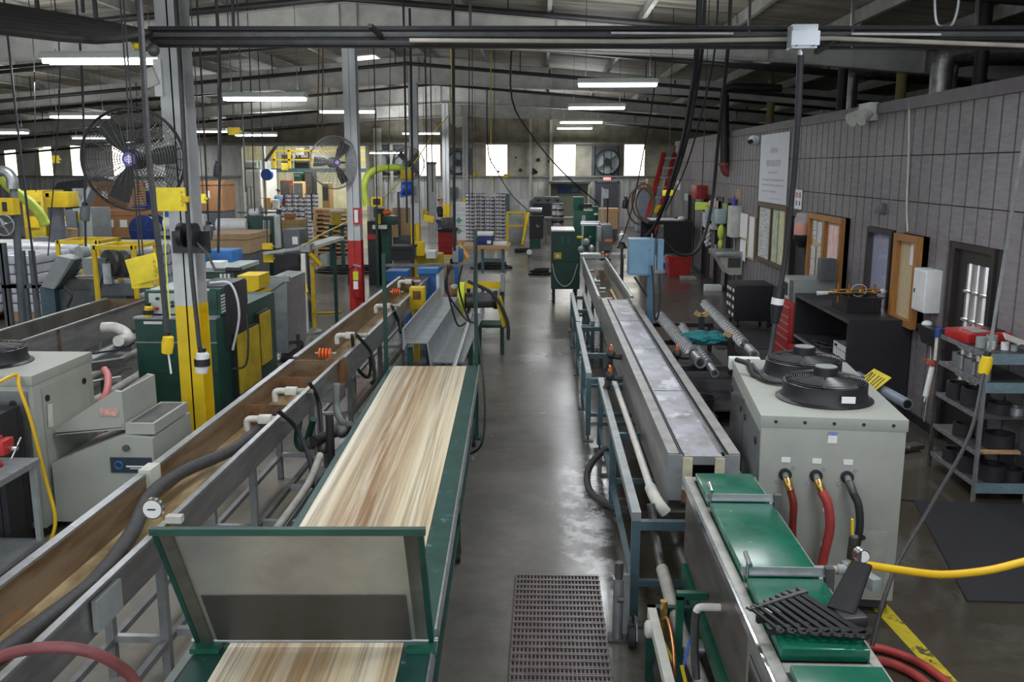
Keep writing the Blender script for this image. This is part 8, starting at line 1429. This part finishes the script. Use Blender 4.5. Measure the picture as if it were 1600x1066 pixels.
cable('thin_cable', [A(256, 328, 7.7), A(259, 400, 7.6), A(263, 460, 7.5), A(266, 498, 7.5)], .006, LIME, 'thin lime cord hanging from the yellow sleeve on the first column', 'cord'); t = thing('wall_heater', 'cream flood lamp bracketed to the first column under the near strip light', 'lamp', A(240, 122, 8.3)); p = A(238, 122, 8.3); MB().box(p, (.12, .12, .16), (0, -20, 0), .01).build('housing', CREAM, t); MB().bx(p.x + .03, p.x + .10, 8.26, 8.34, p.z - .16, p.z + .16).build('bracket', WHITE, t); MB().bar(p + Vector((.06, 0, 0)), (RX - .1, 8.35, p.z), .03).build('arm', DPIPE, t)
# ============================================================ fluorescent strips and their light
def strip(px, py, Y, label, ln=1.22):
    p = A(px, py, Y); t = thing('fluorescent_light', label, 'light', p, 0, 'hanging fluorescent strips'); x, y, z = p
    h = ln / 2
    MB().prism([(-.16, 0.0), (-.06, .07), (.06, .07), (.16, 0.0), (.15, -.005), (-.15, -.005)], 'x', -h, h).build('reflector', mat('strip_housing', (.62, .68, .68), .45, 0, .15, 4), t, world=False)
    mb = MB()
    for dy in (-.07, .07): mb.cyl((-h + .02, dy, -.03), (h - .02, dy, -.03), .02, n=10)
    mb.build('tube', emit('lit_tube', (.93, .95, 1), TUBE_E), t, world=False)
    ceil = roof(x) - z
    for sx in (-h * .8, h * .8): MB().cyl((sx, 0, .07), (sx, 0, ceil), .004, n=5).build('hanger_wire', DPIPE, t, world=False)
    area('strip_and_fill_lamp', (x, y, z - .07), ln, .2, LAMP_W, (.95, .97, 1)); area('strip_and_fill_lamp', (x, y, z + .1), ln, .5, LAMP_W * .55, (.95, .97, 1), (math.pi, 0, 0))
    return t
for a in ((162, 92, 9.4, 'fluorescent strip light beside the first column, above the big cage fan'), (414, 152, 13.6, 'fluorescent strip light between first and second columns, high over the green cabinets'),
          (543, 173, 20.2, 'fluorescent strip light passing behind the second column'), (965, 130, 14.4, 'largest of the four strip lights over the aisle'),
          (932, 167, 20, 'second strip light over the aisle, behind the largest one'), (908, 190, 26.5, 'third strip light over the aisle, above the far exit door'),
          (898, 199.5, 32, 'smallest strip light at the far end of the aisle row'), (125, 181, 19, 'fluorescent strip light partly behind the top of the big cage fan'),
          (2, 206, 21, 'fluorescent strip light cut by the picture edge, far left'), (322, 204.5, 27, 'short strip light just beside the first column over the cardboard bins'),
          (400, 210, 27, 'strip light hanging before the tall opening, beside a yellow box'), (658, 207.5, 30, 'thin strip light passing behind the third column'),
          (604, 238, 33, 'low strip light in front of the far wall beside the third column fan'), (140, 215, 33, 'thin distant strip light seen through the cage of the big fan')):
    strip(*a)
# near-bay strips out of view; farther lamps lack fixtures, added to brighten far wall
for x, y in ((-5.5, 5.2), (-1.5, 6.3), (1.6, 8.6), (-1.5, 1.5), (2.2, 3.2), (-5.5, .5), (2, -1.5), (-9, 4), (3, 5.6), (-10, 9), (-14, 14), (-8, 14), (-16, 25), (-9, 31), (1.7, 39), (-6, 38), (-18, 36), (-3, 42.5), (3, 42.5), (-8.5, 42), (-14, 41), (-20, 43), (-26, 42), (0, 35), (-19, 44.9), (-24.5, 44.9), (-29, 44.9), (-7, 45), (1.5, 45), (-24, 22), (-24, 36)):
    area('strip_and_fill_lamp', (x, y, 4.25), 1.22, .2, LAMP_W, (.95, .97, 1)); area('strip_and_fill_lamp', (x, y, 4.4), 1.22, .5, LAMP_W * .55, (.95, .97, 1), (math.pi, 0, 0))
